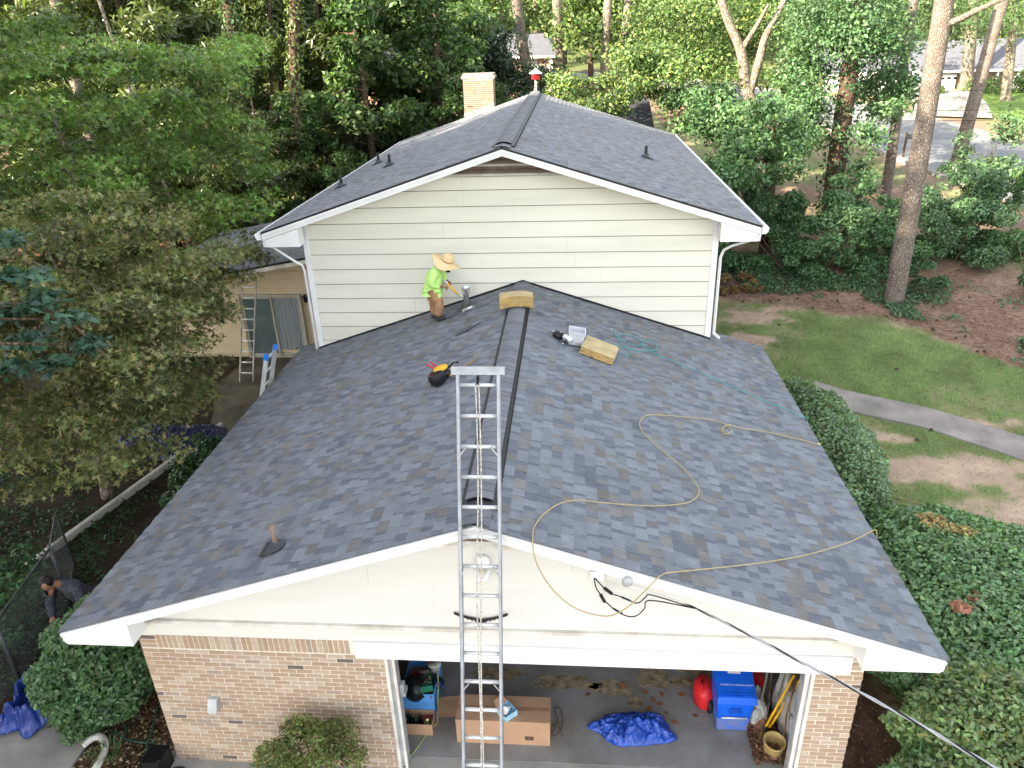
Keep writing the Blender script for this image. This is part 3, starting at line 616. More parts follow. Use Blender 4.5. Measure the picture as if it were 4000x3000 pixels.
# left wing
ww = MB(); ww.prism([(-12, 14.2, -0.2), (-4.34, 14.2, -0.2), (-4.34, 14.2, wz(-4.34)-.12), (-12, 14.2, wz(-12)-.12)], (0, 6.6, 0)); wwo = ww.build('wing_wall', M_tan, house)
def wing_x(z): return (max(-12.0, -6.68+(z+.14-3.2)/WS) if z > 2.2 else -12.0), -4.36
lap_boards(lambda z: (wing_x(z)[0], -4.5), 0.12, 3.2, 0.26, 14.19, M_tan, wwo, seed=6)
m = MB(); m.prism([(-12.5, 13.8, wz(-12.5)-.03), (-4.4, 13.8, wz(-4.4)-.03), (-4.4, 13.8, wz(-4.4)-.2), (-12.5, 13.8, wz(-12.5)-.2)][::-1], (0, .03, 0)); m.build('rake_board', M_whitedirty, house)
m = MB(); m.prism([(-12.5, 13.83, wz(-12.5)-.1), (-4.4, 13.83, wz(-4.4)-.1), (-4.4, 14.2, wz(-4.4)-.1), (-12.5, 14.2, wz(-12.5)-.1)], (0, 0, .015)); m.build('soffit', M_whitedirty, house)
dr = MB()
for a, b, c, d in ((-8.86, -6.97, 1.96, 2.02), (-8.86, -6.97, 0.0, 0.07)): dr.box(a, b, 14.08, 14.2, c, d)
for a in (-8.86, -7.02): dr.box(a, a+.05, 14.08, 14.2, 0.07, 1.96)
dro = dr.build('sliding_door', M_frame, house)
for (a, b, y, mm) in ((-8.80, -7.86, 14.12, M_glass), (-7.94, -7.03, 14.15, M_curtain)):
    f = MB(); f.box(a, a+.055, y-.02, y+.02, .075, 1.95); f.box(b-.055, b, y-.02, y+.02, .075, 1.95); f.box(a+.055, b-.055, y-.02, y+.02, .075, .14); f.box(a+.055, b-.055, y-.02, y+.02, 1.89, 1.95); fo = f.build('door_panel', M_frame, dro)
    if mm is M_glass: MB().box(a+.05, b-.05, y-.004, y+.004, .12, 1.9).build('pane', mm, fo)
    else:
        c = MB(); n = 60; vs = []
        for i in range(n+1):
            x = a+.05+(b-a-.1)*i/n; o = .018*math.sin(i*1.9)+.01*math.sin(i*.7); zb = .26+.03*math.sin(i*.9); vs += [(x, y+o, zb), (x, y+o, 1.9)]
        c.add(vs, [(2*i, 2*i+2, 2*i+3, 2*i+1) for i in range(n)]); c.build('curtain', mm, fo, True)
wl = MB(); pw = atY(659, 643, 14.1); T = Matrix.Translation((pw[0], 14.1, pw[2]))
wl.box(-.05, .05, .02, .1, -.1, .08, M=T); wl.lathe([(.03, .1), (.06, .06), (.085, .03), (.02, .02)], 8, M=T); wl.lathe([(.055, -.12), (.07, .02)], 6, M=T); wl.lathe([(.02, -.16), (.06, -.12)], 6, M=T); wl.build('wall_lantern', M_black, house)
mm = MB(); mm.box(-7.3, -6.7, 13.4, 13.9, .022, .035); tag(mm.build('door_mat', M_black), 'black rubber mat on the patio before the sliding door', 'mat')
# ------------------------------------------------------------------ ladders
def unit(v): v = Vector(v); return v.normalized()
def ladder(name, label, base, top, width_dir, w, nr0, nr1, mt, rung_mt, rail=(0.03, 0.07), spacing=0.3048, off=0.25, group=None):
    B, T_ = Vector(base), Vector(top); d = (T_-B); L_ = d.length; d.normalize(); wd = unit(width_dir); wd = (wd-d*wd.dot(d)).normalized(); nn = d.cross(wd)
    o = thing(name, label, 'ladder', tuple(base), group); M = Matrix((wd, nn, d)).transposed().to_4x4(); M.translation = B
    for s in (-1, 1):
        m = MB(); x0, x1 = sorted((s*w/2, s*(w/2-rail[0]))); t = 0.005; xo = s*w/2
        m.box(min(xo, xo-s*t), max(xo, xo-s*t), -rail[1]/2, rail[1]/2, 0, L_, M=M)
        for yy in (-rail[1]/2, rail[1]/2-t): m.box(x0, x1, yy, yy+t, 0.0, L_, M=M)
        m.build('rail', mt, o)
    k = off
    while k < L_-0.06:
        a, b = B+d*k-wd*(w/2-.004), B+d*k+wd*(w/2-.004); m = MB(); m.tube([a, b], 0.020, 8); m.build('rung', rung_mt, o, True); k += spacing
    return o, M, L_
A = math.radians(18.615); dz_ = Vector((0, math.sin(A), math.cos(A)))
pk = Vector((0.07, -0.10, GZR)); base = pk-dz_*((GZR+0.0)/math.cos(A)); top = pk+dz_*(0.081+4.5*0.3048+0.135)
L0 = (pk-base).length+0.081+4.5*0.3048; off = L0-int(L0/0.3048)*0.3048
lad, LM, LL = ladder('extension_ladder', 'tall aluminium extension ladder with rope leaning on the garage gable peak', base, top, (1, 0, 0), 0.43, 0, 0, M_alud, M_alu, (0.032, 0.075), off=off)
m = MB(); m.box(-.26, .26, -.045, .03, LL-.03, LL+.045, M=LM); m.build('top_bar', M_alud, lad)
m = MB(); Tp = LM @ Matrix.Translation((0.0, -.03, LL-.09)) @ Matrix.Rotation(math.radians(90), 4, 'Y'); m.lathe([(.04, -.012), (.028, 0), (.04, .012)], 14, M=Tp); m.tube([LM @ Vector((0, -.03, LL-.09)), LM @ Vector((0, -.01, LL-.02))], .008, 6); m.build('pulley', M_black, lad, True)
for k in (2, 6, 10):
    zz = L0-0.3048*k
    for s in (-1, 1):
        m = MB(); m.tube([LM @ Vector((s*.20, -.02, zz-.10)), LM @ Vector((s*.13, -.035, zz-.01)), LM @ Vector((s*.135, -.035, zz+.01))], .009, 6); m.build('rung_lock', M_steel, lad)
for dx, z0, z1 in ((0.012, 0.3, LL-.10), (-0.02, 1.6, LL-.12)):
    m = MB(); n = 160
    for sft in (0, math.pi):
        pts = [LM @ Vector((dx+.004*math.sin(i*2.0+sft)+.012*math.sin(i*.06), -.045+.004*math.cos(i*2.0+sft), z0+(z1-z0)*i/n)) for i in range(n+1)]; m.tube(pts, .0055, 5, c=(1, 1, 1) if sft else (.75, .72, .66))
    m.build('rope', M_rope, lad, True)
m = MB()
for s in (-1, 1): m.box(s*.215-.03, s*.215+.03, -.06, .05, -.01, .05, M=LM)
m.build('foot', M_black, lad)
# tall ladder at the wing
fl_, fr_ = atZ(519, 823, .025), atZ(546, 826, .025); tl = atY(526, 588, 13.72); mid = (fl_+fr_)/2; tm = np.array([(tl[0]+atY(553, 583, 13.72)[0])/2, 13.72, tl[2]+.06])
lad2, _, _ = ladder('straight_ladder', 'old straight aluminium ladder standing on the patio before the sliding door', mid, tm, (1, 0, 0), 0.42, 0, 0, mat('old_aluminium', (.55, .52, .47), .5, .2, metal=.5), M_alu, (0.03, 0.06))
# ladder with blue tips at the garage eave
e0 = Vector((-5.02, 6.74, 2.66)); dd = unit((0.27, 0.02, 0.96)); top3 = e0+dd*0.70; base3 = e0-dd*(2.66/0.96)
lad3, M3, L3 = ladder('step_ladder', 'aluminium ladder with blue rail tips leaning on the left garage eave', base3, top3, (0, 1, 0), 0.50, 0, 0, M_alu, M_alu, (0.03, 0.085), off=0.02)
for s in (-1, 1):
    m = MB(); m.box(s*.25-.02, s*.25+.02, -.05, .05, L3-.11, L3+.02, M=M3); m.build('tip_cover', mat('blue_tip_plastic', (.02, .2, .7), .5), lad3, bevel=.008)
    for k in range(3):
        m = MB(); m.box(s*.25-.004, s*.25+.004, -.02, .02, L3-.27-k*.3048, L3-.23-k*.3048, M=M3); m.build('rivet_plate', M_white, lad3)
# ------------------------------------------------------------------ things on the roof
def on(x, y, h=0.0): return Vector((x, y, roofz(x)+h+0.010))
def slopeM(x, y, rz=0.0, h=0.0):
    s = -math.atan(GS) if x < 0 else math.atan(GS)
    return Matrix.Translation(on(x, y, h)) @ Matrix.Rotation(s, 4, 'Y') @ Matrix.Rotation(rz, 4, 'Z')
def block(name, label, M, sx, sy, sz, seed, bend=0.0):
    r = np.random.default_rng(seed); nx_, ny_, nz_ = 22, 12, 5; V = []; Fs = []
    def surf(fn, a, b):
        o = len(V)
        for i in range(a+1):
            for j in range(b+1):
                p = np.array(fn(i/a, j/b)); n = vnoise(p[0]*30+seed, p[1]*30+p[2]*47, seed)-.5; n2 = vnoise(p[0]*9+seed, p[1]*9+p[2]*13, seed+3)-.5
                e = 0.012*n+.02*n2; p = p*(1+0*e); q = np.array([p[0]*sx, p[1]*sy, p[2]*sz]); nd = p*2; nd[2] = (p[2]-.5)*2
                q = q+nd*e*np.array([1, 1, .5]); q[2] = max(q[2]+bend*(1-4*(p[0])**2), 0.0 if not bend else -1); V.append(M @ Vector(q))
        for i in range(a):
            for j in range(b): Fs.append((o+i*(b+1)+j, o+(i+1)*(b+1)+j, o+(i+1)*(b+1)+j+1, o+i*(b+1)+j+1))
    surf(lambda a, b: (a-.5, b-.5, 1), nx_, ny_); surf(lambda a, b: (a-.5, .5-b, 0), nx_, ny_)
    surf(lambda a, b: (a-.5, -.5, b), nx_, nz_); surf(lambda a, b: (.5-a, .5, b), nx_, nz_); surf(lambda a, b: (-.5, .5-a, b), ny_, nz_); surf(lambda a, b: (.5, a-.5, b), ny_, nz_)
    mb = MB(); mb.add(V, Fs); nt_ = 2*nx_*ny_; mb.c = [(.52, .405, .215)]*nt_+[(.46, .31, .125)]*(len(Fs)-nt_); o = mb.build(name, M_foam); return tag(o, label, 'foam block')
T = Matrix.Translation((-0.02, 6.52, GZR+0.02)) @ Matrix.Rotation(math.radians(5), 4, 'Z')
block('foam_block', 'bent yellow foam block lying across the garage ridge cap', T, 0.60, 0.30, 0.20, 3, bend=0.035)
block('foam_block', 'torn yellow foam block on the right slope beside the white tub', slopeM(1.42, 5.48, math.radians(-12)), 0.58, 0.60, 0.12, 8)
# white tub
M = slopeM(1.03, 5.62, math.radians(4)); R_ = Matrix.Translation(M.translation) @ Matrix.Rotation(math.atan(GS)*.55, 4, 'Y')
tub = thing('plastic_tub', 'white translucent plastic tub on the roof beside a yellow foam block', 'tub', tuple(M.translation))
m = MB(); a, b, h = .135, .135, .24
for (s0, s1, z0, z1) in ((.86, 1.0, 0, h),):
    P0 = [(-a*s0, -b*s0, z0), (a*s0, -b*s0, z0), (a*s0, b*s0, z0), (-a*s0, b*s0, z0)]; P1 = [(-a, -b, h), (a, -b, h), (a, b, h), (-a, b, h)]; I0 = [(x*.95, y*.95, .01) for x, y, z in P0]; I1 = [(x*.95, y*.95, h) for x, y, z in P1]
    m.add(P0+P1+I0+I1, [(3, 2, 1, 0), (0, 1, 5, 4), (1, 2, 6, 5), (2, 3, 7, 6), (3, 0, 4, 7), (8, 9, 10, 11), (9, 8, 12, 13), (10, 9, 13, 14), (11, 10, 14, 15), (8, 11, 15, 12), (4, 5, 13, 12), (5, 6, 14, 13), (6, 7, 15, 14), (7, 4, 12, 15)], M=R_)
m.build('tub_body', M_clear, tub, bevel=.006)
m = MB()
for z in (h-.006, h-.04):
    for (x0, x1, y0, y1) in ((-a*1.06, a*1.06, -b*1.06, -b*.97), (-a*1.06, a*1.06, b*.97, b*1.06), (-a*1.06, -a*.97, -b*.97, b*.97), (a*.97, a*1.06, -b*.97, b*.97)): m.box(x0, x1, y0, y1, z-.008, z+.006, M=R_)
m.build('rim', M_clear, tub)
m = MB(); m.box(.02, .09, -b*.93-.006, -b*.9, .03, .055, M=R_); m.build('sticker', M_greybox, tub)
# nail gun
M = slopeM(0.76, 5.60, math.radians(-38)) @ Matrix.Scale(1.25, 4); ng = thing('nail_gun', 'black and silver coil nail gun lying beside the white tub', 'nail gun', tuple(M.translation))
m = MB(); m.lathe([(.07, 0.01), (.078, .02), (.078, .05), (.06, .075), (.02, .08)], 18, M=M @ Matrix.Translation((-.03, 0, 0))); m.build('magazine', M_black, ng, True)
m = MB(); m.lathe([(.033, 0), (.042, .02), (.045, .12), (.035, .14)], 16, M=M @ Matrix.Translation((.06, 0, .065)) @ Matrix.Rotation(math.radians(90), 4, 'Y')); m.build('cylinder_head', M_alu, ng, True)
m = MB(); m.tube([M @ Vector(p) for p in ((.12, 0, .06), (.15, -.06, .04), (.17, -.13, .03))], [.022, .02, .022], 10); m.build('handle', M_black, ng, True)
m = MB(); m.tube([M @ Vector(p) for p in ((-.02, .03, .07), (-.09, .06, .05), (-.14, .09, .03))], [.022, .016, .01], 10); m.tube([M @ Vector(p) for p in ((-.10, .02, .05), (-.15, .03, .03))], .012, 8); m.build('nose', M_alu, ng, True)
m = MB(); m.tube([M @ Vector(p) for p in ((.17, -.13, .03), (.18, -.165, .03))], .014, 8); m.build('air_fitting', M_steel, ng, True)
# tool belt
M = slopeM(-0.93, 4.18, math.radians(20)) @ Matrix.Scale(1.4, 4); tb = thing('tool_belt', 'black and yellow tool belt lying coiled on the left roof slope', 'tool belt', tuple(M.translation))
m = MB(); pts = [M @ Vector((.17*math.cos(t), .15*math.sin(t)+.03, .05+.03*math.sin(3*t))) for t in np.linspace(.3, 5.6, 26)]; m.tube(pts, .035, 8, squash=.3); m.build('strap', M_black, tb, True)
for (x, y, sx, sy, h, mt, nm) in ((-.12, -.12, .09, .07, .13, M_black, 'pouch'), (-.04, .04, .08, .09, .10, M_black, 'pouch')):
    m = MB(); T = M @ Matrix.Translation((x, y, 0)); m.lathe([(.6, 0), (1.0, .2), (1.05, .7), (.95, 1.0), (.7, 1.0), (.72, .35)], 14, M=T @ Matrix.Diagonal((sx, sy, h, 1))); m.build(nm, mt, tb, True)
m = MB(); m.lathe([(.98, .82), (1.07, .84), (1.0, .96)], 14, M=M @ Matrix.Translation((-.04, .04, .01)) @ Matrix.Diagonal((.082, .092, .11, 1))); m.box(-.10, .02, .0, .10, .085, .105, M=M); m.build('lining', M_yellow, tb, True)
m = MB(); m.box(-.19, -.15, -.09, -.04, .05, .12, M=M); m.tube([M @ Vector((-.10, .12, .10)), M @ Vector((-.16, .17, .17))], .012, 6); m.tube([M @ Vector((-.06, .13, .10)), M @ Vector((-.11, .19, .17))], .012, 6); m.build('plier_handle', M_red, tb)
m = MB(); m.tube([M @ Vector((.02, -.08, .03)), M @ Vector((.16, -.10, .03))], .013, 8, c=(1, 1, 1)); m.build('knife', M_yellow, tb)
M = slopeM(-0.66, 4.33, math.radians(38)); rh = thing('roofing_hatchet', 'steel roofing hatchet lying behind the ladder top next to the tool belt', 'hatchet', tuple(M.translation))
m = MB(); m.tube([M @ Vector((-.18, 0, .03)), M @ Vector((.2, 0, .03))], .014, 8); m.build('handle', mat('worn_wood_handle', (.3, .2, .1), .7), rh, True)
m = MB(); m.hexa([M @ Vector(p) for p in ((-.20, -.05, .02), (-.14, -.02, .02), (-.14, .07, .02), (-.22, .10, .02))], [M @ Vector(p) for p in ((-.20, -.05, .045), (-.14, -.02, .045), (-.14, .07, .045), (-.22, .10, .045))]); m.build('head', M_steel, rh)
# sealant tube, loose shingles
M = slopeM(-1.0, 7.27, math.radians(22)); st = thing('sealant_tube', 'silver sealant cartridge lying on the roof below the flue', 'sealant tube', tuple(M.translation))
Mt = M @ Matrix.Translation((-.13, 0, .03)) @ Matrix.Rotation(math.radians(90), 4, 'Y'); m = MB(); m.lathe([(.001, 0), (.026, 0), (.026, .2), (.02, .215), (.012, .22), (.006, .26)], 14, M=Mt); m.build('cartridge', M_alu, st, True); m = MB(); m.lathe([(.0265, .03), (.0268, .12)], 14, M=Mt, cap=False); m.build('label_band', mat('printed_band', (.1, .1, .11), .5, .4, 50, c2=(.6, .6, .6)), st)
for i, (x, y, rz, sx, sy, lab) in enumerate(((-0.93, 6.12, 25, .30, .14, 'slate shingle offcut lying loose between worker and ridge'), (-0.80, 6.23, 25, .26, .10, 'pale shingle offcut overlapping the slate offcut between worker and ridge'), (-1.36, 7.28, 30, .2, .07, 'thin shingle strip on the roof before the worker shoes'))):
    M = slopeM(x, y, math.radians(rz), .004+.006*i); m = MB(); m.hexa([M @ Vector(p) for p in ((-sx/2-.05, -sy/2, 0), (sx/2-.05, -sy/2, 0), (sx/2+.05, sy/2, .02), (-sx/2+.05, sy/2, .0))], [M @ Vector(p) for p in ((-sx/2-.05, -sy/2, .008), (sx/2-.05, -sy/2, .008), (sx/2+.05, sy/2, .028), (-sx/2+.05, sy/2, .008))], (.10, .115, .14) if i == 0 else (.2, .22, .25)); tag(m.build('shingle_offcut', M_shingle), lab, 'shingle offcut')
# hoses
def spl(P, n=8):
    P = [np.array(p, float) for p in P]; out = []
    for i in range(len(P)-1):
        p0, p1, p2, p3 = P[max(i-1, 0)], P[i], P[i+1], P[min(i+2, len(P)-1)]
        for k in range(n): t = k/n; out.append(0.5*((2*p1)+(-p0+p2)*t+(2*p0-5*p1+4*p2-p3)*t*t+(-p0+3*p1-3*p2+p3)*t**3))
    out.append(P[-1]); return out
def hose_pts(px, h): return [onroof(u, v)+np.array([0, 0, h]) for u, v in px]
ya = [(1765, 962), (1700, 946), (1640, 934), (1600, 928), (1575, 921), (1560, 929), (1567, 941), (1580, 935), (1570, 921), (1540, 911), (1500, 906), (1450, 902), (1405, 900), (1386, 908), (1382, 925), (1400, 950), (1440, 985), (1475, 1015), (1500, 1045), (1510, 1065), (1500, 1082), (1475, 1092), (1420, 1097), (1360, 1095), (1300, 1090), (1250, 1085), (1210, 1092), (1175, 1115), (1156, 1140), (1151, 1160)]
yb = [(1153, 1195), (1165, 1230), (1185, 1262), (1210, 1290), (1245, 1315), (1285, 1328), (1320, 1330), (1355, 1312), (1385, 1285), (1408, 1262)]
yc = [(1432, 1245), (1470, 1239), (1550, 1231), (1650, 1219), (1740, 1203), (1820, 1180), (1860, 1163), (1884, 1150)]
hp = hose_pts(ya, .028)+[atY(u, v, -.07-.10*math.sin(math.pi*i/9)) for i, (u, v) in enumerate(yb)]+hose_pts(yc, .028)
hp += [np.array([GW+.05, hp[-1][1]+.02, GZE-.02]), np.array([GW+.12, hp[-1][1], GZE-.5]), np.array([GW+.2, hp[-1][1], GZE-1.3])]
ho = thing('air_hose', 'yellow air hose looping over the right roof slope and gable edge', 'hose', tuple(hp[0])); MB().tube(spl(hp, 5), .0070, 7).build('tubing', M_hosey, ho, True); MB().tube([hp[0], hp[0]+(hp[0]-hp[1])*.1], .014, 8).build('coupler', M_brass, ho, True)
zt = [(1285, 435), (1340, 500), (1400, 560), (1500, 620), (1600, 665), (1700, 685), (1790, 680), (1815, 650), (1790, 605), (1700, 550), (1600, 515), (1500, 497), (1430, 500), (1395, 530), (1385, 560), (1430, 620), (1500, 690), (1570, 760), (1600, 810), (1570, 850), (1500, 858), (1420, 835), (1340, 790), (1300, 750), (1350, 715), (1450, 720), (1600, 745), (1750, 770), (1870, 785), (1980, 775), (2050, 750), (2070, 715), (2040, 665), (1970, 615), (1880, 590), (1800, 590), (1765, 610), (1770, 645), (1830, 700), (1900, 745), (1990, 800), (2100, 860), (2212, 910)]
tp = [((2100+a*.226)/KP, (1200+b*.226)/KP) for a, b in zt]+[(1500, 803), (1580, 838), (1650, 868), (1700, 888), (1730, 902)]
hp = hose_pts(tp, .028); hp += [np.array([GW+.04, hp[-1][1], GZE-.03]), np.array([GW+.1, hp[-1][1], GZE-.6])]
ho = thing('air_hose', 'teal air hose coiled behind the torn foam block and running to the right eave', 'hose', tuple(hp[0])); MB().tube(spl(hp, 5), .0075, 7).build('tubing', M_hoset, ho, True); MB().tube([hp[0]+np.array([0, 0, .005]), hp[0]+(hp[0]-hp[1])*.5+np.array([0, 0, .01])], .013, 8).build('coupler', M_steel, ho, True)
# ------------------------------------------------------------------ people
def skin_obj(name, J, E_, mt, parent, root, sub=2):
    keys = list(J); me = bpy.data.meshes.new(name); me.from_pydata([tuple(J[k][0]) for k in keys], [(keys.index(a), keys.index(b)) for a, b in E_], [])
    o = link(name, me, parent); sk = o.modifiers.new('skin', 'SKIN'); sk.use_smooth_shade = True; sk.branch_smoothing = 0.6
    for i, k in enumerate(keys):
        r = J[k][1]; me.skin_vertices[0].data[i].radius = (r, r) if np.isscalar(r) else r
        me.skin_vertices[0].data[i].use_root = (k == root)
    s = o.modifiers.new('sub', 'SUBSURF'); s.levels = sub; s.render_levels = sub
    me.materials.append(mt); return o
def V3(a): return np.array(a, float)
def head_mesh(c, fwd, up, s=1.0):
    """egg shaped head with brow, nose, mouth, chin and ears"""
    c = V3(c); f = V3(fwd)/np.linalg.norm(fwd); u = V3(up); u = u-f*(u@f); u /= np.linalg.norm(u); r = np.cross(f, u); mb = MB(); n, m_ = 18, 13; vs = []
    for i in range(m_):
        ph = -math.pi/2+math.pi*i/(m_-1)
        for k in range(n):
            th = 2*math.pi*k/n; x = math.cos(ph)*math.sin(th); y = math.cos(ph)*math.cos(th); z = math.sin(ph)
            w = .075*(1-.18*max(0, -z)); d = .098; 
            yy = y*d+(.012 if y > .6 and z < -.5 else 0)-(.006 if y > .7 and -.05 < z < .25 else 0); vs.append(c+r*x*w*s+f*yy*s+u*z*.118*s)
    mb.add(vs, [(i*n+k, i*n+(k+1) % n, (i+1)*n+(k+1) % n, (i+1)*n+k) for i in range(m_-1) for k in range(n)])
    P = lambda x, y, z: c+r*x*s+f*y*s+u*z*s
    mb.add([P(-.014, .09, -.02), P(.014, .09, -.02), P(0, .09, .03), P(0, .122, -.018)], [(0, 1, 3), (1, 2, 3), (2, 0, 3)])
    for sg in (-1, 1): mb.tube([P(sg*.072, 0, -.03), P(sg*.08, -.005, 0), P(sg*.074, 0, .025)], [.01, .018, .012], 6)
    return mb, P
def hand(mb, wrist, d, n, sp, curl=0.5, s=1.0):
    """palm and five curled fingers; d = pointing dir, n = palm side, sp = towards the thumb"""
    w = Vector(wrist); d = unit(d); n = unit(n); sp = unit(sp)
    mb.tube([w-d*.03*s, w+d*.02*s, w+d*.075*s], [.028*s, .034*s, .032*s], 8, squash=.55)
    for i, (o, L_) in enumerate(((-.030, .060), (-.010, .076), (.010, .080), (.030, .072))):
        a = w+d*.07*s+sp*o*s; b = a+(d*(1-curl*.4)+n*curl*.6).normalized()*L_*.45*s; c = b+(d*(1-curl*1.3)+n*curl*1.2).normalized()*L_*.35*s; e = c+(n*.9-d*curl*.6).normalized()*L_*.3*s
        mb.tube([a, b, c, e], [.0095*s, .009*s, .008*s, .006*s], 6)
    a = w+sp*.03*s+d*.015*s; mb.tube([a, a+(sp*.7+d*.6+n*.3).normalized()*.035*s, a+(sp*.5+d*.9+n*.7).normalized()*.065*s], [.012*s, .011*s, .008*s], 6)
YW = 7.32
def rp(u, v, dy=0.0, dx=0.0): p = atY(u, v, YW); return np.array([p[0]+dx, YW+dy, p[2]])
roofer = thing('person', 'person in lime shirt and straw hat bending over the roof flue', 'person', tuple(on(-1.6, YW)))
hipN, hipF = rp(938, 631, -.09), rp(937, 629, .09); kneeN, kneeF = rp(952, 651, -.12), rp(934, 657, .12); ankN, ankF = rp(948, 683, -.10), rp(934, 679, .14)
ankN[2] = roofz(ankN[0])+.10; ankF[2] = roofz(ankF[0])+.10
pel = rp(936, 629); wst = rp(934, 616); chs = rp(938, 594); shd = rp(945, 579); nck = rp(954, 573.5); hd = rp(960, 573)
shN, shF = rp(942, 583, -.17), rp(948, 582, .17); elN, elF = rp(934, 609, -.24), rp(955, 604, .20); wrN, wrF = rp(957, 616.5, -.10), rp(963, 611, .06)
BJ = dict(pel=(pel, .11), wst=(wst, .11), chs=(chs, .12), shd=(shd, .10), nck=(nck, .055), skl=(hd, .06), shN=(shN, .05), elN=(elN, .038), wrN=(wrN, .027), shF=(shF, .05), elF=(elF, .038), wrF=(wrF, .027), hN=(hipN, .085), kN=(kneeN, .058), aN=(ankN, .042), hF=(hipF, .085), kF=(kneeF, .058), aF=(ankF, .042))
BE = [('pel', 'wst'), ('wst', 'chs'), ('chs', 'shd'), ('shd', 'nck'), ('nck', 'skl'), ('shd', 'shN'), ('shN', 'elN'), ('elN', 'wrN'), ('shd', 'shF'), ('shF', 'elF'), ('elF', 'wrF'), ('pel', 'hN'), ('hN', 'kN'), ('kN', 'aN'), ('pel', 'hF'), ('hF', 'kF'), ('kF', 'aF')]
body_o = skin_obj('body', BJ, BE, M_skin, roofer, 'pel')
hf = V3((.88, -.12, -.46)); hu = V3((.42, -.1, .9)); hm, HP = head_mesh(hd+np.array([.035, -.01, .015]), hf, hu, 1.05); hm.build('head', M_skin, body_o, True)
hm = MB(); hand(hm, wrN, (.95, .2, -.25), (.2, .6, -.3), (0, .3, .9), .8); hand(hm, wrF, (.9, -.35, -.15), (.2, -.6, -.3), (0, -.2, .9), .8); hm.build('hand', M_skin, body_o, True)
b = MB(); b.lathe([(.001, -.04), (.04, -.03), (.045, .0), (.02, .02)], 10, M=Matrix.Translation(Vector(HP(0, .075, -.085)))); b.build('beard', M_hair, body_o, True)
SJ = dict(low=(rp(934, 625.5), (.178, .188)), wst=(wst, (.175, .185)), chs=(chs, (.168, .19)), shd=(shd, (.13, .14)), nck=(rp(951, 575), .075), shN=(shN, .092), elN=(elN, .076), wrN=(wrN-np.array([.035, 0, -.005]), .046), shF=(shF, .075), elF=(elF, .062), wrF=(wrF-np.array([.03, 0, -.005]), .045))
SE = [('low', 'wst'), ('wst', 'chs'), ('chs', 'shd'), ('shd', 'nck'), ('shd', 'shN'), ('shN', 'elN'), ('elN', 'wrN'), ('shd', 'shF'), ('shF', 'elF'), ('elF', 'wrF')]
skin_obj('shirt', SJ, SE, M_hivis, roofer, 'wst')
skin_obj('undershirt', dict(a=(rp(934.5, 628), (.165, .175)), b=(rp(935, 634), (.182, .19))), [('a', 'b')], M_redcloth, roofer, 'a')
TJ = dict(pel=(rp(936, 631), (.125, .13)), hN=(hipN, .118), kN=(kneeN, .10), mN=((kneeN+ankN)/2, .092), aN=(ankN+np.array([0, 0, -.02]), .092), hF=(hipF, .118), kF=(kneeF, .098), mF=((kneeF+ankF)/2, .082), aF=(ankF+np.array([0, 0, -.02]), .085))
skin_obj('trousers', TJ, [('pel', 'hN'), ('hN', 'kN'), ('kN', 'mN'), ('mN', 'aN'), ('pel', 'hF'), ('hF', 'kF'), ('kF', 'mF'), ('mF', 'aF')], M_trouser, roofer, 'pel')
for a, y in ((ankN, -.03), (ankF, -.03)):
    z = roofz(a[0])+.03; x = a[0]; skin_obj('shoe', dict(h=((x-.06, a[1], z+.02), (.05, .045)), m=((x+.06, a[1]+y, roofz(x+.06)+.04), (.048, .042)), t=((x+.17, a[1]+y*2, roofz(x+.17)+.035), (.045, .03))), [('h', 'm'), ('m', 't')], M_shoe, roofer, 'm')
# straw hat
hz = V3(hu)/np.linalg.norm(hu); q = Vector(hz).to_track_quat('Z', 'X').to_matrix().to_4x4(); HT = Matrix.Translation(Vector(HP(0, -.01, .055))) @ q
m = MB(); n = 40; prof = [(.27, -.02), (.24, -.022), (.19, -.006), (.13, .004), (.108, .012), (.105, .05), (.098, .11), (.085, .145), (.05, .155), (.001, .150)]
vs = []
for r_, z in prof:
    for k in range(n):
        t = 2*math.pi*k/n; wob = (.045*math.cos(2*t+.4)+.02*math.sin(3*t))*max(0, (r_-.12)/.15); vs.append((r_*math.cos(t)*(1.08 if r_ > .15 else 1), r_*math.sin(t), z+wob))
mm = [(i*n+k, i*n+(k+1) % n, (i+1)*n+(k+1) % n, (i+1)*n+k) for i in range(len(prof)-1) for k in range(n)]
m.add(vs, mm, M=HT); hat = m.build('straw_hat', M_straw, roofer, True); sol = hat.modifiers.new('solid', 'SOLIDIFY'); sol.thickness = .008
m = MB(); m.lathe([(.1085, .012), (.1085, .035)], 30, M=HT, cap=False); m.build('hat_band', mat('brown_hat_band', (.3, .17, .08), .7), hat)
# caulking gun held in both hands
g0, g1 = Vector(rp(963.5, 608.5, -.02)), Vector(rp(990, 636, -.02)); gd = (g1-g0).normalized()
cg = thing('caulking_gun', 'orange caulking gun held by the person in the straw hat', 'caulking gun', tuple(g0))
MB().tube([g0+gd*.03, g1], .027, 12).build('cartridge', mat('orange_cartridge', (.75, .33, .06), .5, .1, 20, c2=(.45, .42, .1)), cg, True)
m = MB(); m.tube([g1, g1+gd*.03, g1+gd*.1], [.02, .009, .004], 8); m.build('nozzle', M_steel, cg, True)
m = MB(); m.tube([g0-gd*.18, g0+gd*.05], .006, 6); up_ = Vector((gd.z, 0, -gd.x)); up_ = -up_ if up_.z < 0 else up_
m.tube([g0-gd*.18, g0-gd*.20+up_*.03, g0-gd*.17+up_*.055], .006, 6); m.tube([g0-gd*.02, g0-up_*.06-gd*.05, g0-up_*.13-gd*.05], .011, 6); m.tube([g0+gd*.03, g0-up_*.05, g0-up_*.12-gd*.01], .009, 6); m.lathe([(.03, -.02), (.03, .03)], 10, M=Matrix.Translation(g0) @ gd.to_track_quat('Z', 'Y').to_matrix().to_4x4()); m.build('frame', M_steel, cg)
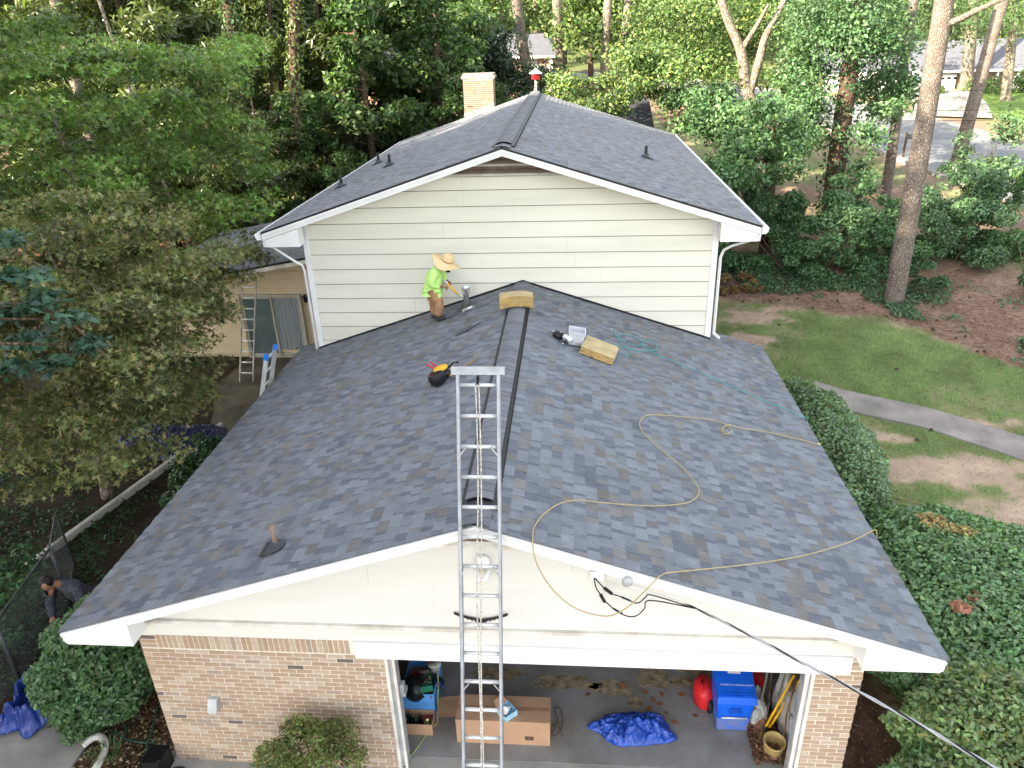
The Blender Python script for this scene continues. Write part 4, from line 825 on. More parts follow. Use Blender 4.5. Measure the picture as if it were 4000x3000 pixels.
# second person, bending by the hedge and the open gate
p2 = thing('person', 'person with black hair in dark patterned shirt bending between hedge and wire fence', 'person', (-6.75, 2.35, 0.0))
ho_ = V3((-6.82, 2.30, 0)); z = 0.02
J2 = dict(pel=((-6.66, 2.50, .88), .09), wst=((-6.69, 2.44, 1.05), .08), chs=((-6.74, 2.36, 1.22), .09), shd=((-6.78, 2.28, 1.34), .06), nck=((-6.81, 2.20, 1.42), .05), skl=((-6.83, 2.14, 1.46), .045), sL=((-6.97, 2.31, 1.30), .05), eL=((-7.02, 2.2, 1.04), .04), wL=((-6.86, 1.98, .95), .03), sR=((-6.56, 2.27, 1.30), .05), eR=((-6.42, 2.12, 1.03), .04), wR=((-6.55, 1.93, .9), .03), hL=((-6.72, 2.64, .82), .09), kL=((-6.76, 2.5, .45), .06), aL=((-6.78, 2.56, .1), .045), hR=((-6.52, 2.6, .82), .09), kR=((-6.5, 2.45, .45), .06), aR=((-6.5, 2.52, .1), .045))
E2 = [('pel', 'wst'), ('wst', 'chs'), ('chs', 'shd'), ('shd', 'nck'), ('nck', 'skl'), ('shd', 'sL'), ('sL', 'eL'), ('eL', 'wL'), ('shd', 'sR'), ('sR', 'eR'), ('eR', 'wR'), ('pel', 'hL'), ('hL', 'kL'), ('kL', 'aL'), ('pel', 'hR'), ('hR', 'kR'), ('kR', 'aR')]
b2 = skin_obj('body', J2, E2, M_skin, p2, 'pel')
sh2 = {k: (J2[k][0], {'pel': .15, 'wst': .16, 'chs': .17, 'shd': .13}.get(k, J2[k][1]*1.75)) for k in ('pel', 'wst', 'chs', 'shd', 'nck', 'sL', 'eL', 'sR', 'eR', 'wL', 'wR')}; sh2['nck'] = (np.array(J2['nck'][0])*.6+np.array(J2['shd'][0])*.4, .085); sh2['shd'] = (J2['shd'][0], .15)
skin_obj('shirt', sh2, [('pel', 'wst'), ('wst', 'chs'), ('chs', 'shd'), ('shd', 'nck'), ('shd', 'sL'), ('sL', 'eL'), ('eL', 'wL'), ('shd', 'sR'), ('sR', 'eR'), ('eR', 'wR')], M_camo, p2, 'wst')
tr2 = {k: (J2[k][0], J2[k][1]*1.4) for k in ('pel', 'hL', 'kL', 'aL', 'hR', 'kR', 'aR')}; tr2['pel'] = (J2['pel'][0], .14)
skin_obj('trousers', tr2, [('pel', 'hL'), ('hL', 'kL'), ('kL', 'aL'), ('pel', 'hR'), ('hR', 'kR'), ('kR', 'aR')], mat('dark_jeans', (.03, .035, .05), .9), p2, 'pel')
hm, HP2 = head_mesh((-6.85, 2.10, 1.50), (.25, -.75, -.55), (.1, -.55, .8)); hm.build('head', M_skin, b2, True)
m = MB(); vs = []; m.lathe([(.001, .10), (.045, .09), (.08, .055), (.098, .0), (.09, -.05), (.07, -.07)], 18, M=Matrix.Translation(Vector(HP2(0, -.025, .035))) @ Vector((-.05, -.15, .9)).to_track_quat('Z', 'X').to_matrix().to_4x4()); m.build('hair', M_hair, p2, True)
m = MB(); hand(m, J2['wL'][0], (.3, -.8, -.3), (.5, 0, -.5), (.6, 0, .6), .6); hand(m, J2['wR'][0], (-.3, -.8, -.3), (-.5, 0, -.5), (-.6, 0, .6), .6); m.build('hand', M_skin, b2, True)
for k in ('aL', 'aR'):
    a = J2[k][0]; skin_obj('shoe', dict(h=((a[0], a[1]+.04, .055), (.045, .04)), m=((a[0], a[1]-.08, .055), (.045, .038)), t=((a[0], a[1]-.18, .05), (.042, .03))), [('h', 'm'), ('m', 't')], M_shoe, p2, 'm')
# ------------------------------------------------------------------ wall ornament, service cable
bird = MB()
for sg in (-1, 1):
    out = [(0, 0), (.06, .02), (.14, .035), (.24, .075), (.31, .105), (.315, .085), (.25, .05), (.2, .022), (.19, .035), (.15, .005), (.14, .018), (.10, -.012), (.09, .004), (.05, -.03), (.0, -.035)]
    bird.prism([(sg*a-.06, GY-.03, 2.62+b) for a, b in out][::sg], (0, .018, 0))
bird.tube([(-.06, GY-.04, 2.53), (-.06, GY-.045, 2.58), (-.06, GY-.05, 2.65)], [.012, .03, .016], 8); bird.prism([(-.10, GY-.03, 2.53), (-.02, GY-.03, 2.53), (-.06, GY-.03, 2.6)], (0, .015, 0))
tag(bird.build('eagle_ornament', mat('black_iron', (.035, .025, .025), .5)), 'black spread eagle ornament on the pale garage gable', 'ornament')
sv = thing('service_cable', 'grey twisted service cable running from the garage gable towards the street', 'cable', (1.53, -.02, 3.66))
att = Vector((1.55, -.03, 3.62)); T = Matrix.Translation(att) @ Matrix.Rotation(math.radians(90), 4, 'X'); m = MB(); m.lathe([(.03, -.03), (.055, 0), (.055, .03), (.03, .045)], 16, M=T); m.build('insulator_knob', M_greybox, sv, True)
far_ = [atD(1480, 1305, 8.0), atD(1600, 1362, 7.3), atD(1750, 1440, 6.55), atD(1950, 1545, 5.75), atD(2150, 1659, 5.0), atD(2400, 1800, 4.3)]
dirv = (far_[-1]-far_[-2]); far_ += [far_[-1]+dirv*k for k in (2, 5, 9)]
path = spl([att+Vector((0, -.04, -.02))]+far_, 10)
MB().tube(path[:14], .009, 7).build('white_grip', M_white, sv, True)
for ph in (0, 2.1, 4.2):
    pts = [np.array(p)+np.array([.009*math.cos(i*.9+ph), 0, .009*math.sin(i*.9+ph)]) for i, p in enumerate(path[10:])]; MB().tube(pts, .008, 6).build('conductor', M_black if ph == 0 else M_greybox, sv, True)
bx = Vector((1.26, GY-.05, 3.33)); m = MB(); m.box(1.19, 1.33, GY-.07, GY, 3.27, 3.40); m.build('weather_box', M_white, sv)
for i, pp in enumerate((([(1283, 1250), (1288, 1270), (1297, 1284), (1306, 1300)], [(1312, 1303), (1330, 1319), (1355, 1331), (1375, 1330), (1392, 1315), (1405, 1297), (1425, 1291)]), ([(1285, 1249), (1297, 1262), (1305, 1270), (1322, 1283)], [(1325, 1284), (1350, 1292), (1370, 1302), (1382, 1301), (1395, 1290), (1410, 1286), (1425, 1288)]))):
    a = [atY(u, v, GY-.08-.02*k) for k, (u, v) in enumerate(pp[0])]; b = [atY(u, v, GY-.16-.05*k) for k, (u, v) in enumerate(pp[1])]; b[-1] = np.array(path[12])
    MB().tube(spl(a+b, 6), .007, 6).build('lead', M_black, sv, True)
    MB().tube([a[2], a[3]], .019, 8).build('splice_cover', M_black, sv); MB().tube([b[1]*.7+b[0]*.3, b[1]*.4+b[2]*.6], .011, 8).build('splice_sleeve', M_black, sv)
# ------------------------------------------------------------------ crumpled sheets
def tarp(name, label, mt, cx, cy, rx, ry, h, seed, rot=0, gz=0.0, n=64, ring=False, sag=1.0):
    u = np.linspace(-1, 1, n); U_, V_ = np.meshgrid(u, u); r = np.maximum(np.abs(U_), np.abs(V_)); th = np.arctan2(V_, U_)
    k = np.where(r > 0, r/np.maximum(np.hypot(U_, V_), 1e-6), 1); xx, yy = U_*k, V_*k
    edge = 0.78+0.42*(vnoise(np.cos(th)*2.2+5, np.sin(th)*2.2+5, seed))
    px_, py_ = xx*edge*rx, yy*edge*ry
    wx, wy = (fbm(px_*3, py_*3, seed+20)-.5)*.4, (fbm(px_*3+7, py_*3, seed+21)-.5)*.4; a = np.abs(fbm((px_+wx)*4.5+seed, (py_+wy)*3.2, seed, 3)-.5)*2.6; b = np.abs(fbm((px_+wx)*11+9+seed, (py_+wy)*7, seed+4, 3)-.5)*3.4
    rr = np.hypot(xx, yy); prof = (1-rr**2) if not ring else np.exp(-((rr-.72)/.2)**2)
    z = h*(prof*(0.35+1.1*fbm(px_*2+3, py_*2, seed+8, 2))*(1-.75*a)+.42*(1-b)*(1-rr**8)*sag)+.012
    c_, s_ = math.cos(rot), math.sin(rot); px_ = px_+.06*(fbm(px_*7, py_*7, 3)-.5); X_ = cx+px_*c_-py_*s_; Y_ = cy+px_*s_+py_*c_
    zz = np.maximum(z, .008)+gz; idx = np.arange(n*n).reshape(n, n); Q_ = np.stack([idx[:-1, :-1], idx[:-1, 1:], idx[1:, 1:], idx[1:, :-1]], -1).reshape(-1, 4)
    me = np_mesh(name, np.stack([X_, Y_, zz], -1).reshape(-1, 3), Q_.ravel(), np.full(len(Q_), 4), mt); o = link(name, me); s = o.modifiers.new('solid', 'SOLIDIFY'); s.thickness = .004; s.offset = 1
    return tag(o, label, 'tarp')
tarp('tarp', 'crumpled bright blue tarp lying on the garage floor between carton and bin', M_tarp, 1.84, 1.20, .56, .30, .17, 4, n=110)
tarp('tarp', 'navy tarp spread under the maple beside the patio', M_tarpd, -8.75, 8.85, 1.6, .95, .30, 7, rot=.1, n=90)
tarp('tarp', 'blue tarp bundle around pink insulation on the side path', mat('deep_blue_tarp', (.014, .045, .25), .34, .2, 6, bump=.3, bscale=25, spec=.5), -6.72, 1.22, .46, .62, .34, 12, gz=.02, ring=True, rot=-.15, n=80)
m = MB(); r = np.random.default_rng(2)
for k in range(16): x, y = -6.68+r.normal()*.10, 1.22+r.normal()*.16; m.lathe([(.01, 0), (.07, .02), (.08, .07), (.03, .11), (.001, .12)], 8, M=Matrix.Translation((x, y, .03)) @ Matrix.Rotation(r.random()*3, 4, 'Z') @ Matrix.Diagonal((1.2, .7, 1, 1)))
tag(m.build('insulation', M_pink, None, True), 'scraps of pink insulation heaped inside the blue tarp bundle', 'insulation')
m = MB(); m.box(-6.62, -6.52, 1.3, 1.75, .1, .13, M=None); m.box(-6.98, -6.9, 1.25, 1.8, .1, .14); tag(m.build('board', M_greybox), 'grey boards lying in the blue tarp bundle by the hedge', 'board')
# ------------------------------------------------------------------ in the garage
cb = thing('cardboard_box', 'long brown cardboard carton on the garage floor behind the ladder', 'carton', (0.06, 1.1, 0))
x0, x1, y0, y1, h = -.57, .70, .87, 1.29, .44
m = MB(); m.box(x0, x1, y0, y1, 0, h-.01); m.build('carton_body', M_card, cb, bevel=.004)
MB().box(x0, x1, y0-.002, (y0+y1)/2-.006, h-.008, h).build('flap', M_card, cb); MB().box(x0, x1, (y0+y1)/2+.006, y1+.002, h-.008, h).build('flap', M_card, cb)
m = MB(); m.hexa([(x0-.30, y0+.16, h-.17), (x0, y0+.05, h-.005), (x0, y0+.06, h-.011), (x0-.30, y0+.17, h-.176)], [(x0-.30, y1+.06, h-.14), (x0, y1-.02, h-.005), (x0, y1-.03, h-.011), (x0-.30, y1+.05, h-.146)]); m.build('flap', M_cardin, cb)
MB().box(.36, .48, y0-.004, y0-.001, .10, .17).build('printed_mark', mat('brown_print', (.12, .07, .05), .9), cb)
MB().box(x0+.01, x1-.01, (y0+y1)/2-.03, (y0+y1)/2+.03, h+.0005, h+.002).build('tape', mat('brown_tape', (.34, .18, .11), .35), cb)
sb = thing('small_carton', 'small open white and blue box sitting on the long carton', 'box', (.1, 1.0, .45)); T = Matrix.Translation((.12, .99, h+.001)) @ Matrix.Rotation(math.radians(42), 4, 'Z')
m = MB()
for (a, b, c, d) in ((-.10, .10, -.10, -.096), (-.10, .10, .096, .10), (-.10, -.096, -.096, .096), (.096, .10, -.096, .096)): m.box(a, b, c, d, 0, .09, M=T)
m.box(-.096, .096, -.096, .096, 0, .004, M=T); m.build('box_body', mat('white_blue_card', (.5, .68, .78), .6, .2, 30, c2=(.08, .35, .55)), sb)
m = MB(); m.hexa([T @ Vector(p) for p in ((-.10, .10, .088), (.10, .10, .088), (.10, .104, .088), (-.10, .104, .088))], [T @ Vector(p) for p in ((-.07, .2, .12), (.07, .2, .12), (.07, .204, .122), (-.07, .204, .122))]); m.build('lid_flap', M_card, sb)
m = MB(); m.tube([T @ Vector((-.05, -.02, .03)), T @ Vector((.0, .02, .08)), T @ Vector((.06, .03, .05))], [.04, .05, .03], 7); m.build('paper', M_white, sb)
bn = thing('recycling_bin', 'blue wheeled recycling bin with white lettering in the garage', 'bin', (3.17, 1.4, 0))
bx0, bz = 3.17, 1.0
m = MB(); m.hexa([(bx0-.205, 1.22, .02), (bx0+.205, 1.22, .02), (bx0+.205, 1.58, .02), (bx0-.205, 1.58, .02)], [(bx0-.22, 1.195, .27), (bx0+.22, 1.195, .27), (bx0+.22, 1.64, .27), (bx0-.22, 1.64, .27)]); m.build('lower_body', M_bindirt, bn, bevel=.02)
m = MB(); m.hexa([(bx0-.22, 1.195, .272), (bx0+.22, 1.195, .272), (bx0+.22, 1.64, .272), (bx0-.22, 1.64, .272)], [(bx0-.245, 1.16, .66), (bx0+.245, 1.16, .66), (bx0+.245, 1.72, .82), (bx0-.245, 1.72, .82)]); m.build('body', M_binblue, bn, bevel=.015)
LT = Matrix.Translation((bx0, 1.10, .63)) @ Matrix.Rotation(math.radians(16), 4, 'X')
m = MB(); m.hexa([LT @ Vector(p) for p in ((-.265, 0, 0), (.265, 0, 0), (.265, .66, .02), (-.265, .66, .02))], [LT @ Vector(p) for p in ((-.25, .06, .085), (.25, .06, .085), (.255, .65, .085), (-.255, .65, .085))]); lido = m.build('lid', M_binblue, bn, bevel=.015)
for yy in (.085, .115): MB().box(-.21, .21, yy, yy+.008, .084, .092, M=LT).build('lid_rib', M_binblue, lido)
MB().box(-.08, .09, .40, .52, .0855, .088, M=LT).build('paper_label', mat('paper_label', (.7, .7, .72), .6, .1, 40), lido)
m = MB(); m.hexa([(bx0-.09, 1.165, .40), (bx0+.09, 1.165, .40), (bx0+.09, 1.20, .38), (bx0-.09, 1.20, .38)], [(bx0-.07, 1.15, .50), (bx0+.07, 1.15, .50), (bx0+.07, 1.19, .51), (bx0-.07, 1.19, .51)]); m.build('grip_recess', mat('shaded_bin_blue', (.004, .07, .45), .5), bn, bevel=.01)  # raised block; its darker blue paints the shade of the grip hollow
m = MB(); m.tube([(bx0-.17, 1.17, .32), (bx0+.17, 1.17, .32)], .013, 8); m.build('lift_bar', M_alu, bn, True)
for s in (-1, 1):
    m = MB(); m.lathe([(.05, -.025), (.125, -.025), (.13, 0), (.125, .025), (.05, .025)], 20, M=Matrix.Translation((bx0+s*.255, 1.56, .13)) @ Matrix.Rotation(math.radians(90), 4, 'Y')); m.build('wheel', M_black, bn, True)
def text(s, size, M, mt, parent, name='lettering'):
    cu = bpy.data.curves.new(name, 'FONT'); cu.body = s; cu.size = size; cu.align_x = 'CENTER'; cu.extrude = .0006; t = bpy.data.objects.new(name, cu); col.objects.link(t)
    dg = bpy.context.evaluated_depsgraph_get(); me = bpy.data.meshes.new_from_object(t.evaluated_get(dg)); bpy.data.objects.remove(t); me.transform(M); me.materials.clear(); me.materials.append(mt); return link(name, me, parent)
text('PROPERTY OF DEKALB COUNTY', .030, LT @ Matrix.Translation((0.02, .23, .0862)), M_white, lido)
gc = MB(); gc.lathe([(.12, 0), (.19, .05), (.20, .26), (.15, .36), (.04, .40)], 16, M=Matrix.Translation((2.86, 1.72, 0)) @ Matrix.Diagonal((.75, 1.1, 1, 1))); gc.tube([(2.82, 1.72, .38), (2.80, 1.62, .45), (2.80, 1.52, .47)], .02, 8); tag(gc.build('fuel_can', M_red, None, True), 'red plastic fuel can left of the blue bin', 'fuel can')
gc = MB(); gc.box(3.50, 3.68, 1.75, 2.0, 0, .42); gc.tube([(3.5, 1.8, .44), (3.6, 1.86, .48), (3.66, 1.95, .44)], .015, 6); tag(gc.build('gas_can', M_red, None, bevel=.03), 'small red can right of the blue bin by the wall', 'can')
def tool(name, label, cat, pts, r, mt, extra=None):
    o = thing(name, label, cat, tuple(pts[0])); MB().tube(pts, r, 8).build('shaft', mt, o, True)
    if extra: extra(o)
    return o
P = lambda u, v, z: Vector(atZ(u, v, z))
def blade(o):
    m = MB(); c = Vector((3.50, 1.28, .10)); out = [(-.11, -.14), (.11, -.14), (.12, .05), (.06, .14), (-.06, .14), (-.12, .05)]
    T = Matrix.Translation(c) @ Matrix.Rotation(math.radians(-25), 4, 'Z') @ Matrix.Rotation(math.radians(30), 4, 'X'); m.prism([T @ Vector((a, b, .02*math.cos(a*14))) for a, b in out], T.to_3x3() @ Vector((0, 0, .006))); m.build('blade', M_rust, o, bevel=.002)
tool('shovel', 'rusty shovel leaning beside the blue bin', 'shovel', [(3.53, 1.35, .12), (3.62, 1.5, .7), (3.70, 1.72, 1.5)], .016, mat('grey_shaft', (.2, .18, .16), .7), blade)
def pruner(o):
    m = MB(); m.tube([lt0, lt0+Vector((-.03, -.05, -.07))], [.035, .012], 8); m.build('pivot', M_black, o)
    MB().tube([Vector(atZ(1662, 1572, .12)), Vector(atZ(1692, 1525, .45)), Vector(atY(1728, 1470, 1.15))], .018, 8).build('shaft', M_yellow, o, True); MB().box(-.05, .03, -.06, 0, -.02, .02, M=Matrix.Translation(lt0+Vector((-.03, -.05, -.06)))).build('jaw', M_yellow, o)
lt0, lt1 = Vector(atZ(1654, 1570, .12)), Vector(atY(1716, 1458, 1.30))
tool('lopper', 'long yellow handled lopper leaning in the garage corner', 'lopper', [lt0, (lt0+lt1)/2, lt1], .019, M_yellow, pruner)
tool('iron_bar', 'thin rusty iron bar leaning against the garage jamb', 'bar', [Vector(atZ(1688, 1622, .01)), Vector(atY(1700, 1540, 1.0)), Vector(atY(1718, 1475, 1.15))], .012, M_rust)
tool('broom_handle', 'dark wooden pole behind the yellow lopper', 'pole', [(3.66, 1.3, .01), (3.68, 1.5, .8), (3.69, 1.75, 1.6)], .014, M_bark)
m = MB(); m.lathe([(.10, 0), (.12, .02), (.135, .24), (.145, .25), (.145, .265), (.125, .265), (.11, .03), (.001, .03)], 20, M=Matrix.Translation((3.64, .92, 0)) @ Matrix.Rotation(math.radians(8), 4, 'X')); tag(m.build('bucket', mat('tan_bucket', (.5, .36, .14), .6, .12), None, True), 'tan bucket beside the right garage jamb', 'bucket')
bgm = tarp('debris_bag', 'pale crumpled plastic bag between blue bin and shovel', mat('pale_plastic_bag', (.45, .45, .44), .4, .15, 20), 3.56, 1.50, .18, .22, .42, 22, n=36); bgm['category'] = 'bag'
tarp('leaf_bag', 'grey plastic sheet hanging along the right garage wall', mat('grey_sheet', (.40, .40, .38), .5), 3.92, 1.35, .16, .5, .9, 31, n=30)['category'] = 'sheet'
# left corner clutter
b1 = thing('blue_crate', 'blue cardboard box heaped with household goods by the left jamb', 'box', (-1.15, 1.5, 0))
def openbox(o, x0, x1, y0, y1, z0, z1, mo, mi):
    m = MB(); t = .008
    for (a, b, c, d) in ((x0, x1, y0, y0+t), (x0, x1, y1-t, y1), (x0, x0+t, y0+t, y1-t), (x1-t, x1, y0+t, y1-t)): m.box(a, b, c, d, z0, z1)
    m.build('side_panel', mo, o); MB().box(x0+t, x1-t, y0+t, y1-t, z0, z0+t).build('box_bottom', mi, o)
M_bluecard = mat('blue_card', (.10, .33, .72), .6, .08, 8)
openbox(b1, -1.38, -.92, 1.22, 1.86, 0.0, .49, M_bluecard, M_cardin)
MB().box(-1.24, -1.14, 1.214, 1.219, .40, .47).build('torn_tape', M_card, b1); MB().box(-.965, -.94, 1.214, 1.219, .42, .47).build('print_mark', M_rust, b1); MB().box(-1.37, -.93, 1.23, 1.85, .008, .33).build('packing', M_cardin, b1)
m = MB(); m.lathe([(.05, 0), (.17, .03), (.20, .15), (.14, .27), (.03, .30)], 16, M=Matrix.Translation((-1.23, 1.36, .34)) @ Matrix.Rotation(.3, 4, 'Y')); tag(m.build('black_bag', mat('glossy_black_bag', (.012, .012, .014), .22, .2, 14, bump=.6, bscale=12), None, True), 'glossy black bag heaped in the blue box', 'bag')
T = Matrix.Translation((-1.06, 1.42, .52)) @ Matrix.Rotation(math.radians(15), 4, 'Z') @ Matrix.Rotation(math.radians(-12), 4, 'X'); gt = thing('gift_box', 'green patterned gift box lying in the blue box', 'box', tuple(T.translation)); MB().box(-.085, .085, -.19, .19, -.04, .05, M=T).build('carton_body', mat('green_gift_card', (.01, .16, .09), .5, .1), gt)
r = np.random.default_rng(4); m = MB()
for k in range(26): x, y = r.uniform(-.07, .07), r.uniform(-.14, .14); m.lathe([(.001, 0), (.011, .001), (.001, .002)], 6, c=[(.7, .5, .1), (.75, .72, .65), (.6, .1, .06)][k % 3], M=T @ Matrix.Translation((x, y, .0505)))
m.build('printed_flower', mat('gift_print', (1, 1, 1), .6, 0, attr=True), gt); MB().box(-.07, .06, .12, .18, .0503, .053, M=T).build('price_tag', M_greybox, gt)
m = MB(); m.lathe([(.07, 0), (.085, .2), (.095, .2), (.098, .225), (.001, .23)], 18, M=Matrix.Translation((-.99, 1.66, .34)) @ Matrix.Rotation(-.25, 4, 'X')); tag(m.build('paint_pail', mat('white_pail', (.6, .6, .58), .5), None, True), 'white lidded pail standing in the blue box', 'pail')
m = MB(); m.lathe([(.07, 0), (.08, .16), (.001, .17)], 16, M=Matrix.Translation((-.97, 1.47, .35)) @ Matrix.Rotation(.6, 4, 'Y')); tag(m.build('navy_jar', M_tarpd, None, True), 'navy tin beside the green gift box', 'tin')
m = MB(); m.box(-1.42, -1.3, 1.9, 2.1, 0, .85); m.box(-1.28, -1.2, 1.95, 2.1, 0, .8); tag(m.build('red_cooler', M_red, None, bevel=.03), 'red case standing behind the blue box', 'case')
b3 = thing('open_carton', 'shallow brown carton with bottles in front of the blue box', 'box', (-1.1, 1.1, 0)); openbox(b3, -1.36, -.92, .96, 1.21, 0, .20, M_card, M_cardin)
m = MB(); m.lathe([(.04, 0), (.07, .03), (.075, .09), (.05, .12), (.055, .14), (.045, .14), (.04, .12)], 18, M=Matrix.Translation((-1.0, 1.06, .01))); tag(m.build('brass_pot', M_brass, None, True), 'round brass pot in the shallow brown carton', 'pot')
for i, (x, y) in enumerate(((-1.29, 1.04), (-1.22, 1.10), (-1.28, 1.15), (-1.16, 1.04), (-1.12, 1.13))):
    m = MB(); m.lathe([(.001, 0), (.03, 0), (.03, .13), (.012, .17), (.012, .21), (.001, .21)], 12, M=Matrix.Translation((x, y, .01))); tag(m.build('bottle', mat('dark_green_glass', (.01, .03, .015), .15, .1, spec=.6), None, True), 'dark green glass bottle in the shallow brown carton', 'bottle', 'bottles in the shallow carton')
m = MB(); m.box(-1.10, -.96, 1.12, 1.19, .01, .13); tag(m.build('red_tin', mat('dark_red_tin', (.25, .05, .05), .5), None, bevel=.005), 'dark red tin behind the brass pot', 'tin')
cp = [atZ(u, v, .012) for u, v in ((862, 1659), (880, 1642), (905, 1610), (925, 1580))]+[np.array([-.89, 1.15, .03]), np.array([-.885, 1.3, .3]), np.array([-.9, 1.5, .56]), np.array([-1.0, 1.75, .62]), np.array([-1.15, 2.0, .4]), np.array([-1.2, 2.3, .02])]
cp = [np.array([-1.6, -.3, 0]), np.array([-1.38, .2, 0])]+cp; tag(MB().tube(spl(cp, 8), .006, 6).build('lime_flex', mat('lime_cord', (.45, .6, .15), .5), None, True), 'lime green electric flex running over the blue box and driveway', 'flex')
wr = [atZ(u, v, .01) for u, v in ((1192, 1585), (1205, 1560), (1200, 1530), (1212, 1535), (1215, 1570), (1200, 1590), (1190, 1575), (1203, 1565), (1216, 1590))]; tag(MB().tube(spl(wr, 6), .006, 5).build('wire_coil', M_twig, None, True), 'loose twine tangle beside the long carton', 'twine')
# ------------------------------------------------------------------ left yard
gu0, gu1 = Vector(atZ(482, 917, .10)), Vector(atZ(58, 1226, .10)); d = (gu1-gu0); L_ = d.length; d.normalize(); sx = Vector((-d.y, d.x, 0))
if sx.x > 0: sx = -sx
gt_ = thing('gutter_length', 'long white gutter section lying on its back beside the maple', 'gutter', tuple(gu0))
pr = [(0, 0), (.0, .13), (-.03, .15), (-.09, .15), (-.10, .14), (-.09, .135), (-.035, .138), (-.012, .122), (-.012, .012), (-.10, .012), (-.10, 0)]
m = MB(); m.prism([gu0+sx*(-a)*1.0+Vector((0, 0, b-.10)) for a, b in pr], d*L_); m.build('trough', M_whitedirty, gt_)
fn = thing('chain_link_fence', 'dark chain link fence with open gate beside the side path', 'fence', (-7.7, 3.3, 0))
def netting(m, A_, B_, h, st=.07, r=.0028):
    A_, B_ = Vector(A_), Vector(B_); d = B_-A_; L_ = d.length; n = int(L_/st); k = int(h/st)
    for i in range(-k, n+1):
        for sg in (1, -1):
            a = i*st if sg > 0 else (i+k)*st; s0, z0, s1, z1 = a, 0, a+sg*k*st, k*st
            lo, hi = 0, L_
            def clip(s0, z0, s1, z1):
                t0, t1 = 0, 1; ds = s1-s0
                for lim, side in ((lo, 1), (hi, -1)):
                    f0, f1 = side*(s0-lim), side*(s1-lim)
                    if f0 < 0 and f1 < 0: return None
                    if f0 < 0: t0 = max(t0, f0/(f0-f1))
                    if f1 < 0: t1 = min(t1, f0/(f0-f1))
                return (t0, t1) if t1 > t0 else None
            c = clip(s0, z0, s1, z1)
            if not c: continue
            pa, pb = [A_+d*((s0+(s1-s0)*t)/L_)+Vector((0, 0, .03+z0+(z1-z0)*t)) for t in c]; m.tube([pa, pb], r, 3, cap=False)
pA, pB, pC = Vector((-7.71, 3.3, 0)), Vector((-7.42, 1.6, 0)), Vector((-8.27, 4.3, 0)); pD = Vector((-7.30, -1.5, 0))
M_fence = mat('dark_galvanised_wire', (.11, .12, .115), .5, .2, metal=.4)
for q in (pA, pB, pD): MB().tube([q, q+Vector((0, 0, 1.27))], .03, 10).build('post', M_fence, fn, True)
MB().tube([pA+Vector((0, 0, 1.2)), pB+Vector((0, 0, 1.2)), pD+Vector((0, 0, 1.2))], .02, 8).build('top_rail', M_fence, fn, True)
m = MB(); netting(m, pA, pB, 1.19); netting(m, pB, pD, 1.19); m.build('wire_netting', M_fence, fn)
gt2 = MB(); gt2.tube([pC+Vector((0, 0, .08)), pC+Vector((0, 0, 1.2)), pA+Vector((-.04, .05, 1.2)), pA+Vector((-.04, .05, .08)), pC+Vector((0, 0, .08))], .016, 8); go = gt2.build('gate', M_fence, fn, True); m = MB(); netting(m, pC, pA+Vector((-.04, .05, 0)), 1.12, .06); m.build('gate_netting', M_fence, go)
# hose, downspout elbow, floor grille by the brick wall
hz = [(340, 1528), (330, 1570), (318, 1610), (325, 1640), (338, 1665)]; h2 = [(337, 1604), (300, 1600), (262, 1592), (240, 1575), (236, 1548), (244, 1530), (258, 1555), (262, 1575), (272, 1596)]
loop = [(272, 1580), (262, 1597), (248, 1606), (236, 1596), (231, 1575), (236, 1555), (244, 1545)]
tag(MB().tube(spl([atZ(u, v, .015) for u, v in [(337, 1604), (310, 1604), (285, 1600), (262, 1592), (250, 1580), (238, 1590), (250, 1605), (268, 1594), (272, 1572), (262, 1552), (244, 1550), (234, 1570), (238, 1592)]], 6), .013, 8).build('garden_hose', M_hoseg, None, True), 'green garden hose looped on the mulch beside the brick wall', 'hose')
tag(MB().tube(spl([atZ(u, v, .02) for u, v in hz], 6), .014, 8).build('garden_hose', M_hoseg, None, True), 'green garden hose running along the brick corner to the black grille', 'hose')
el = spl([(-5.72, .52, .06), (-5.66, .62, .07), (-5.56, .66, .07), (-5.44, .58, .06), (-5.36, .40, .05), (-5.33, .1, .05)], 10); m = MB(); m.tube(el, [.050+(.004 if i % 2 and i < 32 else 0) for i in range(len(el))], 10, squash=.8); tag(m.build('downspout_elbow', M_whitedirty), 'white corrugated downspout elbow lying on the mulch by the path', 'downspout')
gr = thing('floor_grille', 'black wire crate standing at the brick wall corner', 'crate', (-4.45, .25, 0)); x0, x1, y0, y1 = -4.62, -4.36, .12, .40
for k in range(9): MB().tube([(x0+(x1-x0)*k/8, y0, .30), (x0+(x1-x0)*k/8, y1, .30)], .006, 5).build('wire', M_black, gr)
MB().box(x0, x1, y0, y0+.01, 0, .30).build('panel', M_black, gr); MB().box(x0, x0+.01, y0, y1, 0, .3).build('panel', M_black, gr); MB().box(x1-.01, x1, y0, y1, 0, .3).build('panel', M_black, gr); MB().box(x0, x1, y1-.01, y1, 0, .3).build('panel', M_black, gr)
tp = MB(); tp.lathe([(.09, 0), (.14, .04), (.14, .09), (.09, .12), (.07, .06)], 18, M=Matrix.Translation((-4.18, .12, 0))); tag(tp.build('tyre', M_black, None, True), 'small black tyre on the ground before the brick wall', 'tyre')
# splash board and black post in the right bed
m = MB(); m.box(4.50, 4.68, .1, .95, .05, .09, M=Matrix.Rotation(math.radians(-6), 4, 'Z')); tag(m.build('splash_board', M_conc), 'weathered grey board lying beside the brick pier', 'board')
